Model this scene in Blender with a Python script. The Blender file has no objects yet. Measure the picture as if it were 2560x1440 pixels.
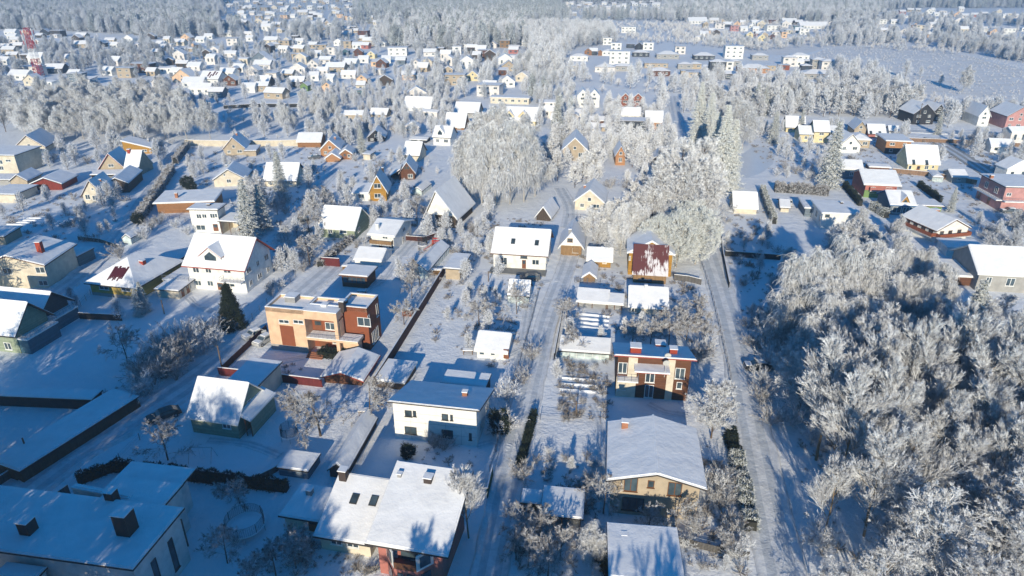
import bpy, math, random
import numpy as np
from mathutils import Vector
R = math.radians
random.seed(7); RNG = np.random.default_rng(7)
sc = bpy.context.scene
COL = sc.collection
# ---------------------------------------------------------------- camera
CH, TILT, FPX = 60.0, 25.0, 1706.7
cam = bpy.data.objects.new('camera', bpy.data.cameras.new('camera')); COL.objects.link(cam)
cam.location = (0, 0, CH); cam.rotation_euler = (R(90-TILT), 0, 0)
cam.data.lens = 24; cam.data.sensor_width = 36; cam.data.clip_start = 1; cam.data.clip_end = 12000
sc.camera = cam
# ---------------------------------------------------------------- sky and sun
SUN_EL, SUN_AZ = 17.5, 8.0          # shadows run away from the camera, SUN_AZ degrees to the right
w = bpy.data.worlds.new('World'); sc.world = w; w.use_nodes = True
nt = w.node_tree; nt.nodes.clear()
sky = nt.nodes.new('ShaderNodeTexSky'); sky.sky_type = 'NISHITA'; sky.sun_disc = False
sky.sun_elevation = R(SUN_EL); sky.sun_rotation = R(180+SUN_AZ)
sky.air_density = 1.0; sky.dust_density = 0.2; sky.ozone_density = 4.0
bg = nt.nodes.new('ShaderNodeBackground'); bg.inputs['Strength'].default_value = 0.07
tint = nt.nodes.new('ShaderNodeMix'); tint.data_type = 'RGBA'; tint.blend_type = 'MULTIPLY'
tint.inputs[0].default_value = 1.0; tint.inputs[7].default_value = (0.05, 1.14, 1.74, 1)
out = nt.nodes.new('ShaderNodeOutputWorld')
nt.links.new(sky.outputs[0], tint.inputs[6]); nt.links.new(tint.outputs[2], bg.inputs[0]); nt.links.new(bg.outputs[0], out.inputs[0])
sl = bpy.data.lights.new('sun', 'SUN'); sl.energy = 5.0; sl.angle = R(0.5); sl.color = (1.0, 0.89, 0.69)
so = bpy.data.objects.new('sun', sl); COL.objects.link(so)
sd = Vector((math.sin(R(SUN_AZ))*math.cos(R(SUN_EL)), math.cos(R(SUN_AZ))*math.cos(R(SUN_EL)), -math.sin(R(SUN_EL))))
so.rotation_euler = sd.to_track_quat('-Z', 'Y').to_euler()
sc.view_settings.view_transform = 'Standard'; sc.view_settings.look = 'None'
sc.view_settings.exposure = 0.26; sc.view_settings.gamma = 1.0
sc.render.engine = 'CYCLES'
cy = sc.cycles; cy.max_bounces = 5; cy.diffuse_bounces = 3; cy.glossy_bounces = 2; cy.transmission_bounces = 2
cy.volume_bounces = 0; cy.use_denoising = True; cy.denoising_input_passes = 'RGB_ALBEDO_NORMAL'; cy.denoising_prefilter = 'ACCURATE'; cy.denoiser = 'OPENIMAGEDENOISE'; cy.caustics_reflective = False; cy.caustics_refractive = False

# ---------------------------------------------------------------- pixel of the photograph (2560 wide) -> ground
S_, C_ = math.sin(R(TILT)), math.cos(R(TILT))
def ray(x, y):
    u = (720-y)/FPX
    return ((x-1280)/FPX, u*S_+C_, u*C_-S_)
def P(x, y, z=0.0):
    d = ray(x, y); t = (z-CH)/d[2]
    return (d[0]*t, d[1]*t, z)
def zrow(Y, y):                      # height at distance Y that is seen on row y
    d = ray(1280, y); return CH + Y*d[2]/d[1]
def proj(X, Y, Z):
    X, Y, Z = np.asarray(X, float), np.asarray(Y, float), np.asarray(Z, float)-CH
    f = Y*C_-Z*S_; u = Y*S_+Z*C_
    return 1280+FPX*X/f, 720-FPX*u/f

def inpoly(x, y, pg):
    c = np.zeros(np.shape(x), bool); n = len(pg)
    for i in range(n):
        (x1, y1), (x2, y2) = pg[i], pg[(i+1) % n]
        c ^= ((y1 > y) != (y2 > y)) & (x < (x2-x1)*(y-y1)/(y2-y1+1e-9)+x1)
    return c

# ---------------------------------------------------------------- materials
MATS = {}
def mat(name, col, rough=0.8, kind='plain', spec=0.3, metal=0.0, bump=0.0, scale=1.0, col2=None):
    if name in MATS: return MATS[name]
    m = bpy.data.materials.new(name); m.use_nodes = True; MATS[name] = m
    n, l = m.node_tree.nodes, m.node_tree.links
    b = n['Principled BSDF']; b.inputs['Roughness'].default_value = rough
    b.inputs['Specular IOR Level'].default_value = spec; b.inputs['Metallic'].default_value = metal
    c = (*col, 1); b.inputs['Base Color'].default_value = c
    def node(t, **k):
        q = n.new(t)
        for a, v in k.items(): setattr(q, a, v)
        return q
    def mixc(f, a, c2, blend='MIX'):
        q = node('ShaderNodeMix', data_type='RGBA', blend_type=blend)
        for i, v in ((0, f), (6, a), (7, c2)):
            if hasattr(v, 'links'): l.new(v, q.inputs[i])
            else: q.inputs[i].default_value = v
        return q.outputs[2]
    def noise(sc_, det=4, vec=None, ro=0.55):
        q = node('ShaderNodeTexNoise'); q.inputs['Scale'].default_value = sc_; q.inputs['Detail'].default_value = det
        q.inputs['Roughness'].default_value = ro
        if vec: l.new(vec, q.inputs['Vector'])
        return q.outputs[0]
    def ramp(fac, a, b2, ca=(0, 0, 0, 1), cb=(1, 1, 1, 1)):
        q = node('ShaderNodeValToRGB'); e = q.color_ramp.elements
        e[0].position, e[0].color, e[1].position, e[1].color = a, ca, b2, cb
        l.new(fac, q.inputs[0]); return q.outputs[0]
    def setbump(h, st, dist=0.1, prev=None):
        q = node('ShaderNodeBump'); q.inputs['Strength'].default_value = st; q.inputs['Distance'].default_value = dist
        l.new(h, q.inputs['Height'])
        if prev: l.new(prev, q.inputs['Normal'])
        l.new(q.outputs[0], b.inputs['Normal']); return q.outputs[0]
    tc = node('ShaderNodeTexCoord').outputs['Object']; geo = node('ShaderNodeNewGeometry')
    pos = geo.outputs['Position']
    dk = tuple(v*0.72 for v in col)+(1,)
    if kind == 'plaster':
        l.new(mixc(ramp(noise(0.9, 5, pos), .35, .75), c, dk), b.inputs['Base Color'])
        setbump(noise(30, 3, pos), .25, .02)
    elif kind in ('planks', 'planks_v'):
        mp = node('ShaderNodeMapping'); l.new(pos, mp.inputs[0])
        mp.inputs['Scale'].default_value = (1, 1, 1)
        sp = node('ShaderNodeSeparateXYZ'); l.new(pos, sp.inputs[0])
        if kind == 'planks': src = sp.outputs[2]
        else:
            ad = node('ShaderNodeMath', operation='ADD'); l.new(sp.outputs[0], ad.inputs[0])
            mu = node('ShaderNodeMath', operation='MULTIPLY'); l.new(sp.outputs[1], mu.inputs[0]); mu.inputs[1].default_value = .9
            l.new(mu.outputs[0], ad.inputs[1]); src = ad.outputs[0]
        mm = node('ShaderNodeMath', operation='MULTIPLY'); l.new(src, mm.inputs[0]); mm.inputs[1].default_value = 5.0*scale
        fr = node('ShaderNodeMath', operation='FRACT'); l.new(mm.outputs[0], fr.inputs[0])
        fl = node('ShaderNodeMath', operation='FLOOR'); l.new(mm.outputs[0], fl.inputs[0])
        wn = node('ShaderNodeTexWhiteNoise', noise_dimensions='1D'); l.new(fl.outputs[0], wn.inputs['W'])
        base = mixc(wn.outputs[0], c, tuple(v*0.7 for v in col)+(1,))
        base = mixc(ramp(noise(2.0, 5, pos), .3, .8), base, tuple(v*0.6 for v in col)+(1,))
        gap = ramp(fr.outputs[0], .04, .14)
        l.new(mixc(gap, tuple(v*0.3 for v in col)+(1,), base), b.inputs['Base Color'])
        setbump(gap, .5, .03)
    elif kind == 'brick':
        q = node('ShaderNodeTexBrick'); mp = node('ShaderNodeMapping'); mp.inputs['Rotation'].default_value = (R(90), 0, R(11))
        l.new(pos, mp.inputs[0]); l.new(mp.outputs[0], q.inputs['Vector']); q.inputs['Scale'].default_value = 3.0
        q.inputs['Color1'].default_value = c; q.inputs['Color2'].default_value = dk; q.inputs['Mortar'].default_value = (.35, .32, .3, 1)
        l.new(q.outputs[0], b.inputs['Base Color'])
    elif kind == 'snow':
        a = noise(0.30*scale, 7, pos, .66); f = noise(2.6*scale, 5, pos, .68); g = noise(20, 2, pos)
        l.new(mixc(ramp(a, .3, .7), c, tuple(v*0.93 for v in col)+(1,)), b.inputs['Base Color'])
        n1 = setbump(a, .7*bump, .55); n2 = setbump(f, .6*bump, .14, n1); setbump(g, .12*bump, .012, n2)
    elif kind == 'ribsnow':             # thin snow over ribbed metal sheets
        a = noise(0.5, 5, pos, .6); f = noise(5.0, 4, pos)
        l.new(mixc(ramp(a, .35, .75), c, tuple(v*0.88 for v in col)+(1,)), b.inputs['Base Color'])
        n1 = setbump(a, .45, .3); n2 = setbump(f, .35, .06, n1)
    elif kind == 'trod':                # driven snow: bright lumps, grey ruts
        a = noise(0.6, 6, pos, .7); f = noise(3.2, 5, pos, .7)
        d0 = mixc(ramp(f, .38, .62), c, tuple(v*0.90 for v in col)+(1,))
        l.new(mixc(ramp(a, .40, .66), d0, tuple(v*0.72 for v in col)+(1,)), b.inputs['Base Color'])
        n1 = setbump(a, .7, .22); setbump(f, .6, .08, n1)
    elif kind == 'marsh':               # frosted reed and grass between snow
        mp = node('ShaderNodeMapping'); mp.inputs['Scale'].default_value = (.5, 1.5, 1); l.new(pos, mp.inputs[0])
        a = noise(0.10, 8, mp.outputs[0], .72); f = noise(1.2, 5, mp.outputs[0], .7)
        x = mixc(ramp(a, .42, .66), (.90, .90, .91, 1), (.66, .62, .58, 1))
        l.new(mixc(ramp(f, .40, .62), x, (.74, .74, .75, 1)), b.inputs['Base Color'])
        n1 = setbump(a, .4, .6); setbump(f, .5, .3, n1)
    elif kind == 'frost':               # hoar frost on twigs
        oi = node('ShaderNodeObjectInfo')
        f = noise(1.3, 3, tc); r_ = ramp(f, .34, .60)
        l.new(mixc(r_, (*col2, 1), c), b.inputs['Base Color'])
        b.inputs['Specular IOR Level'].default_value = .1
    elif kind == 'needle':              # dark needles, frost on the upper sides
        f = noise(1.8, 4, tc); sp = node('ShaderNodeSeparateXYZ'); l.new(geo.outputs['Normal'], sp.inputs[0])
        ab = node('ShaderNodeMath', operation='ABSOLUTE'); l.new(sp.outputs[2], ab.inputs[0])
        ad = node('ShaderNodeMath', operation='ADD'); l.new(ab.outputs[0], ad.inputs[0]); l.new(f, ad.inputs[1])
        l.new(mixc(ramp(ad.outputs[0], scale, scale+.35), c, (*col2, 1)), b.inputs['Base Color'])
        b.inputs['Specular IOR Level'].default_value = .1
    elif kind == 'bark':
        f = noise(6, 4, tc); sp = node('ShaderNodeSeparateXYZ'); l.new(geo.outputs['Normal'], sp.inputs[0])
        ad = node('ShaderNodeMath', operation='ADD'); l.new(sp.outputs[2], ad.inputs[0]); l.new(f, ad.inputs[1])
        cc = mixc(ramp(noise(3, 5, tc), .35, .7), c, dk)
        l.new(mixc(ramp(ad.outputs[0], .75, 1.1), cc, (.75, .77, .8, 1)), b.inputs['Base Color'])
    elif kind == 'rust':                # red sheet roof under a torn thin snow layer
        mp = node('ShaderNodeMapping'); mp.inputs['Rotation'].default_value = (0, 0, R(8)); l.new(pos, mp.inputs[0])
        m2 = node('ShaderNodeMapping'); m2.inputs['Scale'].default_value = (5.5, .7, .5); l.new(mp.outputs[0], m2.inputs[0])
        a = noise(.8, 6, m2.outputs[0], .7); g = noise(.33, 2, pos); sp = node('ShaderNodeSeparateXYZ'); l.new(pos, sp.inputs[0])
        hh = ramp(sp.outputs[2], 0, 1); mr = node('ShaderNodeMapRange'); l.new(sp.outputs[2], mr.inputs[0])
        for i, v in ((1, 1.6), (2, 4.6), (3, .15), (4, -.17)): mr.inputs[i].default_value = v
        ad = node('ShaderNodeMath', operation='ADD'); l.new(a, ad.inputs[0]); l.new(g, ad.inputs[1]); a2 = node('ShaderNodeMath', operation='ADD'); l.new(ad.outputs[0], a2.inputs[0]); l.new(mr.outputs[0], a2.inputs[1])
        l.new(mixc(ramp(a2.outputs[0], .96, 1.16), c, (.62, .60, .62, 1)), b.inputs['Base Color'])
    elif kind == 'glass':
        f = noise(.6, 2, pos); l.new(mixc(ramp(f, .35, .7), c, tuple(min(1, v*2.2+.01) for v in col)+(1,)), b.inputs['Base Color'])
    else:
        l.new(mixc(ramp(noise(1.5, 4, pos), .35, .75), c, tuple(v*0.85 for v in col)+(1,)), b.inputs['Base Color'])
    return m
W3 = {'cream': ((.66, .59, .47), 'plaster'), 'white': ((.80, .79, .75), 'plaster'), 'panel': ((.78, .77, .74), 'plain'), 'pale': ((.74, .70, .66), 'plaster'), 'yellow': ((.60, .44, .12), 'planks'),
      'lemon': ((.70, .60, .36), 'plaster'), 'ochre': ((.50, .27, .05), 'planks'), 'peach': ((.72, .50, .33), 'plaster'), 'brown': ((.17, .075, .04), 'planks'),
      'umber': ((.24, .075, .035), 'plain'), 'barn': ((.10, .075, .055), 'planks_v'), 'log': ((.36, .18, .08), 'planks'), 'brick': ((.30, .09, .05), 'brick'), 'grey': ((.36, .35, .33), 'plaster'),
      'dark': ((.045, .045, .05), 'planks_v'), 'slate': ((.075, .085, .10), 'planks'), 'pink': ((.50, .26, .24), 'plaster'), 'green': ((.17, .27, .10), 'plaster'),
      'sage': ((.36, .42, .30), 'planks'), 'wood': ((.34, .21, .10), 'planks_v'), 'orange': ((.52, .27, .13), 'planks'), 'red': ((.27, .05, .03), 'planks_v'),
      'tan': ((.45, .37, .27), 'plaster'), 'bluegrey': ((.20, .25, .30), 'planks'), 'rose': ((.42, .16, .13), 'plaster'), 'teal': ((.10, .2, .25), 'planks')}
def wallmat(c):
    k = W3[c]; return mat('wall_'+c, k[0], .85, k[1])
SNOW = mat('snow', (.86, .88, .91), .65, 'snow', .2, bump=1.0)
RSNOW = mat('roof_snow', (.87, .88, .90), .6, 'ribsnow', .2)
THIN = mat('thin_snow', (.80, .82, .86), .6, 'ribsnow', .2)
TRIM = {'dark': mat('trim_dark', (.05, .045, .045)), 'red': mat('trim_red', (.32, .06, .04)), 'white': mat('trim_white', (.75, .75, .73)),
        'brown': mat('trim_brown', (.14, .07, .04)), 'blue': mat('trim_blue', (.03, .13, .30))}
GLASS = mat('window_glass', (.03, .045, .055), .12, 'glass', .8)
GLASSH = mat('greenhouse_glass', (.30, .36, .36), .3, 'glass', .6)
FRW, FRB, FRD = mat('frame_white', (.78, .78, .76), .5), mat('frame_brown', (.16, .07, .03), .5), mat('frame_dark', (.05, .05, .05), .5)
DOORM = mat('door_brown', (.20, .08, .04), .5); METAL = mat('metal_grey', (.35, .36, .38), .4, metal=.6)
CHIM = {'red': mat('chimney_red', (.34, .055, .03), .8, 'plaster'), 'brick': mat('chimney_brick', (.36, .16, .09), .8, 'plaster'), 'dark': mat('chimney_dark', (.06, .045, .04)),
        'white': mat('chimney_white', (.7, .7, .68), .8, 'plaster'), 'grey': mat('chimney_grey', (.3, .3, .3), .8, 'plaster')}
RUST = mat('rusty_roof', (.10, .025, .025), .6, 'rust'); DRED = mat('bare_roof', (.09, .018, .025), .6)
BARK = mat('bark', (.13, .095, .07), .9, 'bark'); BARKB = mat('birch_bark', (.42, .40, .37), .9, 'bark'); BARKY = mat('ash_bark', (.24, .18, .11), .9, 'bark')
FROST = mat('frosted_twigs', (.85, .87, .90), .8, 'frost', col2=(.46, .46, .47))
FROST2 = mat('grey_frosted_twigs', (.85, .87, .90), .8, 'frost', col2=(.33, .33, .35))
FROST3 = mat('brown_frosted_twigs', (.62, .63, .65), .8, 'frost', col2=(.17, .14, .12))
NEED = mat('frosted_needles', (.07, .085, .06), .8, 'needle', scale=.62, col2=(.72, .74, .74))
NEEDP = mat('white_frosted_needles', (.17, .19, .15), .8, 'needle', scale=.42, col2=(.76, .78, .77))
NEEDD = mat('dark_needles', (.03, .04, .028), .8, 'needle', scale=1.08, col2=(.62, .64, .64))

# ---------------------------------------------------------------- objects
def tag(o, label=None, cat=None, group=None, kind=None):
    if label: o['label'] = label
    if cat: o['category'] = cat
    if group: o['group'] = group
    if kind: o['kind'] = kind
    return o
def empty(name, loc):
    o = bpy.data.objects.new(name, None); COL.objects.link(o); o.location = loc; o.empty_display_size = .5; return o
class MB:
    def __init__(s): s.v, s.f, s.m = [], [], []
    def poly(s, pts, mi=0):
        k = len(s.v); s.v += [tuple(p) for p in pts]; s.f.append(tuple(range(k, k+len(pts)))); s.m.append(mi)
    def prism(s, bot, top, mi=0, caps=True):
        k = len(s.v); n = len(bot); s.v += [tuple(p) for p in bot]+[tuple(p) for p in top]
        for i in range(n):
            j = (i+1) % n; s.f.append((k+i, k+j, k+n+j, k+n+i)); s.m.append(mi)
        if caps: s.f += [tuple(range(k+n-1, k-1, -1)), tuple(range(k+n, k+2*n))]; s.m += [mi, mi]
    def bar(s, a, b, w=.05, mi=0, n=4):
        a, b = Vector(a), Vector(b); d = (b-a).normalized(); x = d.orthogonal().normalized(); y = d.cross(x)
        ring = [(math.cos(2*math.pi*(i+.5)/n), math.sin(2*math.pi*(i+.5)/n)) for i in range(n)]
        s.prism([a+x*w*p+y*w*q for p, q in ring], [b+x*w*p+y*w*q for p, q in ring], mi)
    def build(s, name, mats, parent=None, off=(0, 0, 0)):
        me = bpy.data.meshes.new(name)
        ox, oy, oz = off
        me.from_pydata([(a-ox, b-oy, c-oz) for a, b, c in s.v], [], s.f)
        for m in (mats if isinstance(mats, (list, tuple)) else [mats]): me.materials.append(m)
        if any(s.m): me.polygons.foreach_set('material_index', s.m)
        o = bpy.data.objects.new(name, me); COL.objects.link(o)
        if parent: o.parent = parent
        else: o.location = off
        return o
# ---------------------------------------------------------------- houses
FOOT = []            # footprints (centre x, centre y, radius) that trees keep clear of
class Blk:
    """One rectangular volume of a house; u runs along the front, v away from it."""
    def __init__(s, root, x0, yb, x1, ye, yr=None, roof='gx', W=None, c=None, az=-11, wc='cream', rc='dark', o=.45, snow=True, rf=.5,
                 hz=0, h=None, L=None, sm=None, glassy=False, open_=False, ts=.16, back=0, wname='wall', drop=0):
        az = R(az); s.root = root; s.off = tuple(root.location); s.ax = (math.cos(az), math.sin(az)); s.ay = (-math.sin(az), math.cos(az))
        A = P(x0, yb, hz); s.A = A
        q = (x1-1280)/FPX
        def col(t):
            X, Y = A[0]+t*s.ax[0], A[1]+t*s.ax[1]; return X - q*(Y*C_-(hz-CH)*S_)
        if L is None:
            a, b = 0.0, 200.0
            for _ in range(50):
                m = (a+b)/2
                if col(m) < 0: a = m
                else: b = m
            L = a
        s.L = L
        s.h = h if h is not None else max(1.2, zrow(A[1], ye))
        s.h -= drop
        if W is None and c is not None:
            dd = ray(x0, c); Y = (s.h-CH)*dd[1]/dd[2]; W = max(2.0, (Y-A[1])/max(.3, s.ay[1]))
        s.W = W or max(5.0, L*.75)
        if back: s.A = A = (A[0]+s.ay[0]*back, A[1]+s.ay[1]*back, 0)
        s.A = A = (A[0], A[1], 0)
        s.roof = roof; s.rf = rf; r = 0
        if yr is not None and roof not in ('flat', 'par'):
            u, v = {'gx': (L/2, s.W*rf), 'gy': (L*rf, 0), 'hip': (L/2, s.W/2), 'sb': (L/2, s.W), 'sf': (L/2, 0), 'sl': (L, 0), 'sr': (0, 0)}[roof]
            r = zrow(s.p(u, v, 0)[1], yr)-s.h
        s.r = max(.25, r) if roof not in ('flat', 'par') else 0
        if drop: s.r = drop
        s.o = o
        cx, cy_, _ = s.p(s.L/2, s.W/2, 0); FOOT.append((cx, cy_, .5*math.hypot(s.L, s.W)*.8, s))
        s.walls(wc, wname, glassy, open_); s.mkroof(rc, snow, sm, ts)
    def p(s, u, v, z): return (s.A[0]+u*s.ax[0]+v*s.ay[0], s.A[1]+u*s.ax[1]+v*s.ay[1], z)
    def zf(s, u, v):
        t, L, W, h, r, rf = s.roof, s.L, s.W, s.h, s.r, s.rf
        if t == 'gx': return h + r*(v/(W*rf) if v < W*rf else (W-v)/(W*(1-rf)))
        if t == 'gy': return h + r*(u/(L*rf) if u < L*rf else (L-u)/(L*(1-rf)))
        if t == 'hip':
            k = min(L, W)/2; return h + r*min(u, L-u, v, W-v)/k
        if t == 'sb': return h + r*v/W
        if t == 'sf': return h + r*(1-v/W)
        if t == 'sl': return h + r*u/L
        if t == 'sr': return h + r*(1-u/L)
        return h
    def walls(s, wc, wname, glassy, open_):
        m = MB(); L, W, r = s.L, s.W, s.rf; H = s.h+(.0 if s.roof != 'par' else 0)
        base = [(0, 0), (L, 0), (L, W), (0, W)]
        sides = [[(0, 0), (L*r, 0), (L, 0)], [(L, 0), (L, W*r), (L, W)], [(L, W), (L*r, W), (0, W)], [(0, W), (0, W*r), (0, 0)]]
        for i, sd_ in enumerate(sides):
            if open_ and i == 0: continue
            a, b = sd_[0], sd_[2]
            m.poly([s.p(*a, -.2), s.p(*b, -.2)]+[s.p(u, v, s.zf(u, v)-.02) for u, v in reversed(sd_)])
        s.wall = m.build(wname, GLASSH if glassy else wallmat(wc), s.root, s.off)
        if glassy:
            f = MB()
            for (a, b) in ((base[0], base[1]), (base[1], base[2]), (base[3], base[0])):
                n = max(2, int(math.dist(a, b)/1.3))
                for i in range(n+1):
                    t = i/n; u, v = a[0]+(b[0]-a[0])*t, a[1]+(b[1]-a[1])*t
                    f.bar(s.p(u, v, 0), s.p(u, v, s.zf(u, v)), .04)
                for z in (.35, s.h*.55, s.h-.05): f.bar(s.p(*a, z), s.p(*b, z), .035)
            f.build('glazing_bars', FRW, s.root, s.off)
        if open_:
            f = MB(); n = max(2, int(L/2.2))
            for i in range(n+1): f = MB(); f.bar(s.p(L*i/n, .05, 0), s.p(L*i/n, .05, s.h-.05), .07); f.build('post', FRB, s.root, s.off)
    def polys(s, o):
        L, W, h, r, rf = s.L, s.W, s.h, s.r, s.rf; t = s.roof
        ex = lambda u, v: (u, v, s.zlin(u, v))
        if t == 'gx': k = W*rf; return [[(-o, -o), (L+o, -o), (L+o, k), (-o, k)], [(-o, k), (L+o, k), (L+o, W+o), (-o, W+o)]]
        if t == 'gy': k = L*rf; return [[(-o, -o), (k, -o), (k, W+o), (-o, W+o)], [(k, -o), (L+o, -o), (L+o, W+o), (k, W+o)]]
        if t == 'hip':
            k = min(L, W)/2
            if L >= W: a, b = (k, W/2), (L-k+.001, W/2)
            else: a, b = (L/2, k), (L/2, W-k+.001)
            A_, B_, C2, D_ = (-o, -o), (L+o, -o), (L+o, W+o), (-o, W+o)
            if L >= W: return [[A_, B_, b, a], [B_, C2, b], [C2, D_, a, b], [D_, A_, a]]
            return [[A_, B_, a], [B_, C2, b, a], [C2, D_, b], [D_, A_, a, b]]
        return [[(-o, -o), (L+o, -o), (L+o, W+o), (-o, W+o)]]
    def zlin(s, u, v):
        t, L, W, h, r, rf = s.roof, s.L, s.W, s.h, s.r, s.rf
        if t == 'gx': return h + r*(v/(W*rf) if v <= W*rf+1e-6 else (W-v)/(W*(1-rf)))
        if t == 'gy': return h + r*(u/(L*rf) if u <= L*rf+1e-6 else (L-u)/(L*(1-rf)))
        return s.zf(u, v)
    def shell(s, polys, z0, z1, wav=0):
        m = MB(); idx = {}; key = lambda q: (round(q[0], 3), round(q[1], 3))
        top, bot = [], []
        for pl in polys:
            for q in pl:
                if key(q) not in idx:
                    idx[key(q)] = len(top); z = s.zlin(*q); top.append(s.p(*q, z+z1)); bot.append(s.p(*q, z+z0))
        n = len(top); m.v = top+bot; edges = {}
        for pl in polys:
            f = [idx[key(q)] for q in pl]; m.f.append(tuple(f)); m.f.append(tuple(i+n for i in reversed(f)))
            for i in range(len(f)):
                a, b = f[i], f[(i+1) % len(f)]
                if (b, a) in edges: del edges[(b, a)]
                else: edges[(a, b)] = 1
        for a, b in edges: m.f.append((a, a+n, b+n, b))
        m.m = [0]*len(m.f); return m
    def mkroof(s, rc, snow, sm, ts):
        if s.roof == 'par':               # flat roof sunk behind a parapet
            L, W, h = s.L, s.W, s.h; m = MB()
            m.prism([s.p(u, v, h-.75) for u, v in ((.3, .3), (L-.3, .3), (L-.3, W-.3), (.3, W-.3))], [s.p(u, v, h-.55) for u, v in ((.3, .3), (L-.3, .3), (L-.3, W-.3), (.3, W-.3))])
            s.roofo = m.build('roof', TRIM['dark'], s.root, s.off)
            m = MB(); a = .302
            m.prism([s.p(u, v, h-.56) for u, v in ((a, a), (L-a, a), (L-a, W-a), (a, W-a))], [s.p(u, v, h-.42) for u, v in ((a, a), (L-a, a), (L-a, W-a), (a, W-a))])
            m.build('snow_layer', RSNOW, s.roofo, s.off)
            m.v = []; m.f = []; m.m = []
            for (u0, v0, u1, v1) in ((0, 0, L, .3), (0, W-.3, L, W), (0, .3, .3, W-.3), (L-.3, .3, L, W-.3)):
                q = ((u0, v0), (u1, v0), (u1, v1), (u0, v1))
                m.prism([s.p(u, v, h-.8) for u, v in q], [s.p(u, v, h-.001) for u, v in q], 0)
                d = .03; q = ((u0-d*(u0 == 0), v0-d*(v0 == 0)), (u1+d*(u1 == L), v0-d*(v0 == 0)), (u1+d*(u1 == L), v1+d*(v1 == W)), (u0-d*(u0 == 0), v1+d*(v1 == W)))
                m.prism([s.p(u, v, h) for u, v in q], [s.p(u, v, h+.10) for u, v in q], 1)
            m.build('parapet', [wallmat('peach'), RSNOW], s.root, s.off)
            return
        th = .18
        s.roofo = s.shell(s.polys(s.o), -.0, th).build('roof', TRIM[rc] if isinstance(rc, str) else rc, s.root, s.off)
        if snow:
            pl = s.polys(s.o-.05) if s.o > .1 else s.polys(s.o)
            so_ = s.shell(pl, th-.02, th+ts*.55)
            if s.root['category'] and s.L < 400 and s.A[1] < 260:      # rounded lip: a second, smaller layer on top
                so2 = s.shell(s.polys(s.o-.22), th+ts*.55+.002, th+ts*1.15); k_ = len(so_.v); so_.v += so2.v; so_.f += [tuple(i+k_ for i in f) for f in so2.f]; so_.m += so2.m
            sn = so_.build('snow_layer', sm or RSNOW, s.roofo); s.fix(sn)
        s.th = th
    def fix(s, o):                       # mesh was built in world coordinates: bring it to the root's frame
        for v in o.data.vertices: v.co = (v.co[0]-s.off[0], v.co[1]-s.off[1], v.co[2]-s.off[2])
    def onroof(s, x, y):
        z = s.h+s.r/2
        for _ in range(25):
            q = P(x, y, z); dx, dy = q[0]-s.A[0], q[1]-s.A[1]
            u, v = dx*s.ax[0]+dy*s.ax[1], dx*s.ay[0]+dy*s.ay[1]
            u, v = min(max(u, 0), s.L), min(max(v, 0), s.W)
            z = .5*z+.5*s.zf(u, v)
        return u, v, z
    def box(s, m, u0, u1, v0, v1, z0, z1, mi=0):
        q = ((u0, v0), (u1, v0), (u1, v1), (u0, v1)); m.prism([s.p(u, v, z0) for u, v in q], [s.p(u, v, z1) for u, v in q], mi)
    def face(s, f, x, y):                # pixel -> (along, height) on face f
        d = ray(x, y)
        if f == 'f': n = s.ay; c0 = 0
        elif f == 'r': n = s.ax; c0 = s.L
        else: n = s.ax; c0 = 0
        o = -(s.A[0]*n[0]+s.A[1]*n[1])-c0
        t = -o/(d[0]*n[0]+d[1]*n[1])
        X, Y, Z = d[0]*t, d[1]*t, CH+d[2]*t
        dx, dy = X-s.A[0], Y-s.A[1]
        return (dx*s.ax[0]+dy*s.ax[1] if f == 'f' else dx*s.ay[0]+dy*s.ay[1]), Z
    def fp(s, f, a, out, z):
        return s.p(a, -out, z) if f == 'f' else (s.p(s.L+out, a, z) if f == 'r' else s.p(-out, a, z))
    def opening(s, f, a0, z0, a1, z1, st='w'):
        if f == 'l': a0, a1 = a1, a0
        if abs(a1-a0) < .35: a1 = a0+.5
        if z1-z0 < .4: z1 = z0+.6
        frame = {'w': FRW, 'b': FRB, 'k': FRD, 'd': FRW, 'g': FRW, 'n': None}[st]; fw = .09
        def q(m, b0, c0, b1, c1, o0, o1, mi=0):
            r4 = ((b0, c0), (b1, c0), (b1, c1), (b0, c1))
            m.prism([s.fp(f, b, o0, c) for b, c in r4], [s.fp(f, b, o1, c) for b, c in r4], mi)
        lo, hi = min(a0, a1), max(a0, a1)
        nm = 'door' if st in 'dg' else 'window'
        if st == 'd':
            m = MB(); q(m, lo, z0, hi, z1, -.02, .06); w_ = m.build('door', DOORM, s.root, s.off)
            m = MB(); q(m, lo+.15, z1-.9, hi-.15, z1-.15, .02, .07); g = m.build('pane', GLASS, w_); s.fix(g); return
        if st == 'g':
            m = MB(); q(m, lo, z0, hi, z1, -.02, .05); m.build('garage_door', METAL, s.root, s.off); return
        m = MB()
        if frame:
            for r4 in ((lo, z0, hi, z0+fw), (lo, z1-fw, hi, z1), (lo, z0+fw, lo+fw, z1-fw), (hi-fw, z0+fw, hi, z1-fw)): q(m, *r4, -.02, .05)
            if hi-lo > 1.0:
                n = max(2, int(round((hi-lo)/.95)))
                for i in range(1, n):
                    c_ = lo+(hi-lo)*i/n; q(m, c_-.05, z0+fw, c_+.05, z1-fw, -.02, .048)
            q(m, lo-.08, z0-.07, hi+.08, z0-.002, -.02, .14)
            w_ = m.build('window', frame, s.root, s.off); par = w_
            g = MB(); q(g, lo+fw*.5, z0+fw*.5, hi-fw*.5, z1-fw*.5, -.03, .02); g = g.build('pane', GLASS, par); s.fix(g)
        else:
            q(m, lo, z0, hi, z1, -.02, .03); m.build('window', GLASS, s.root, s.off)
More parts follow.
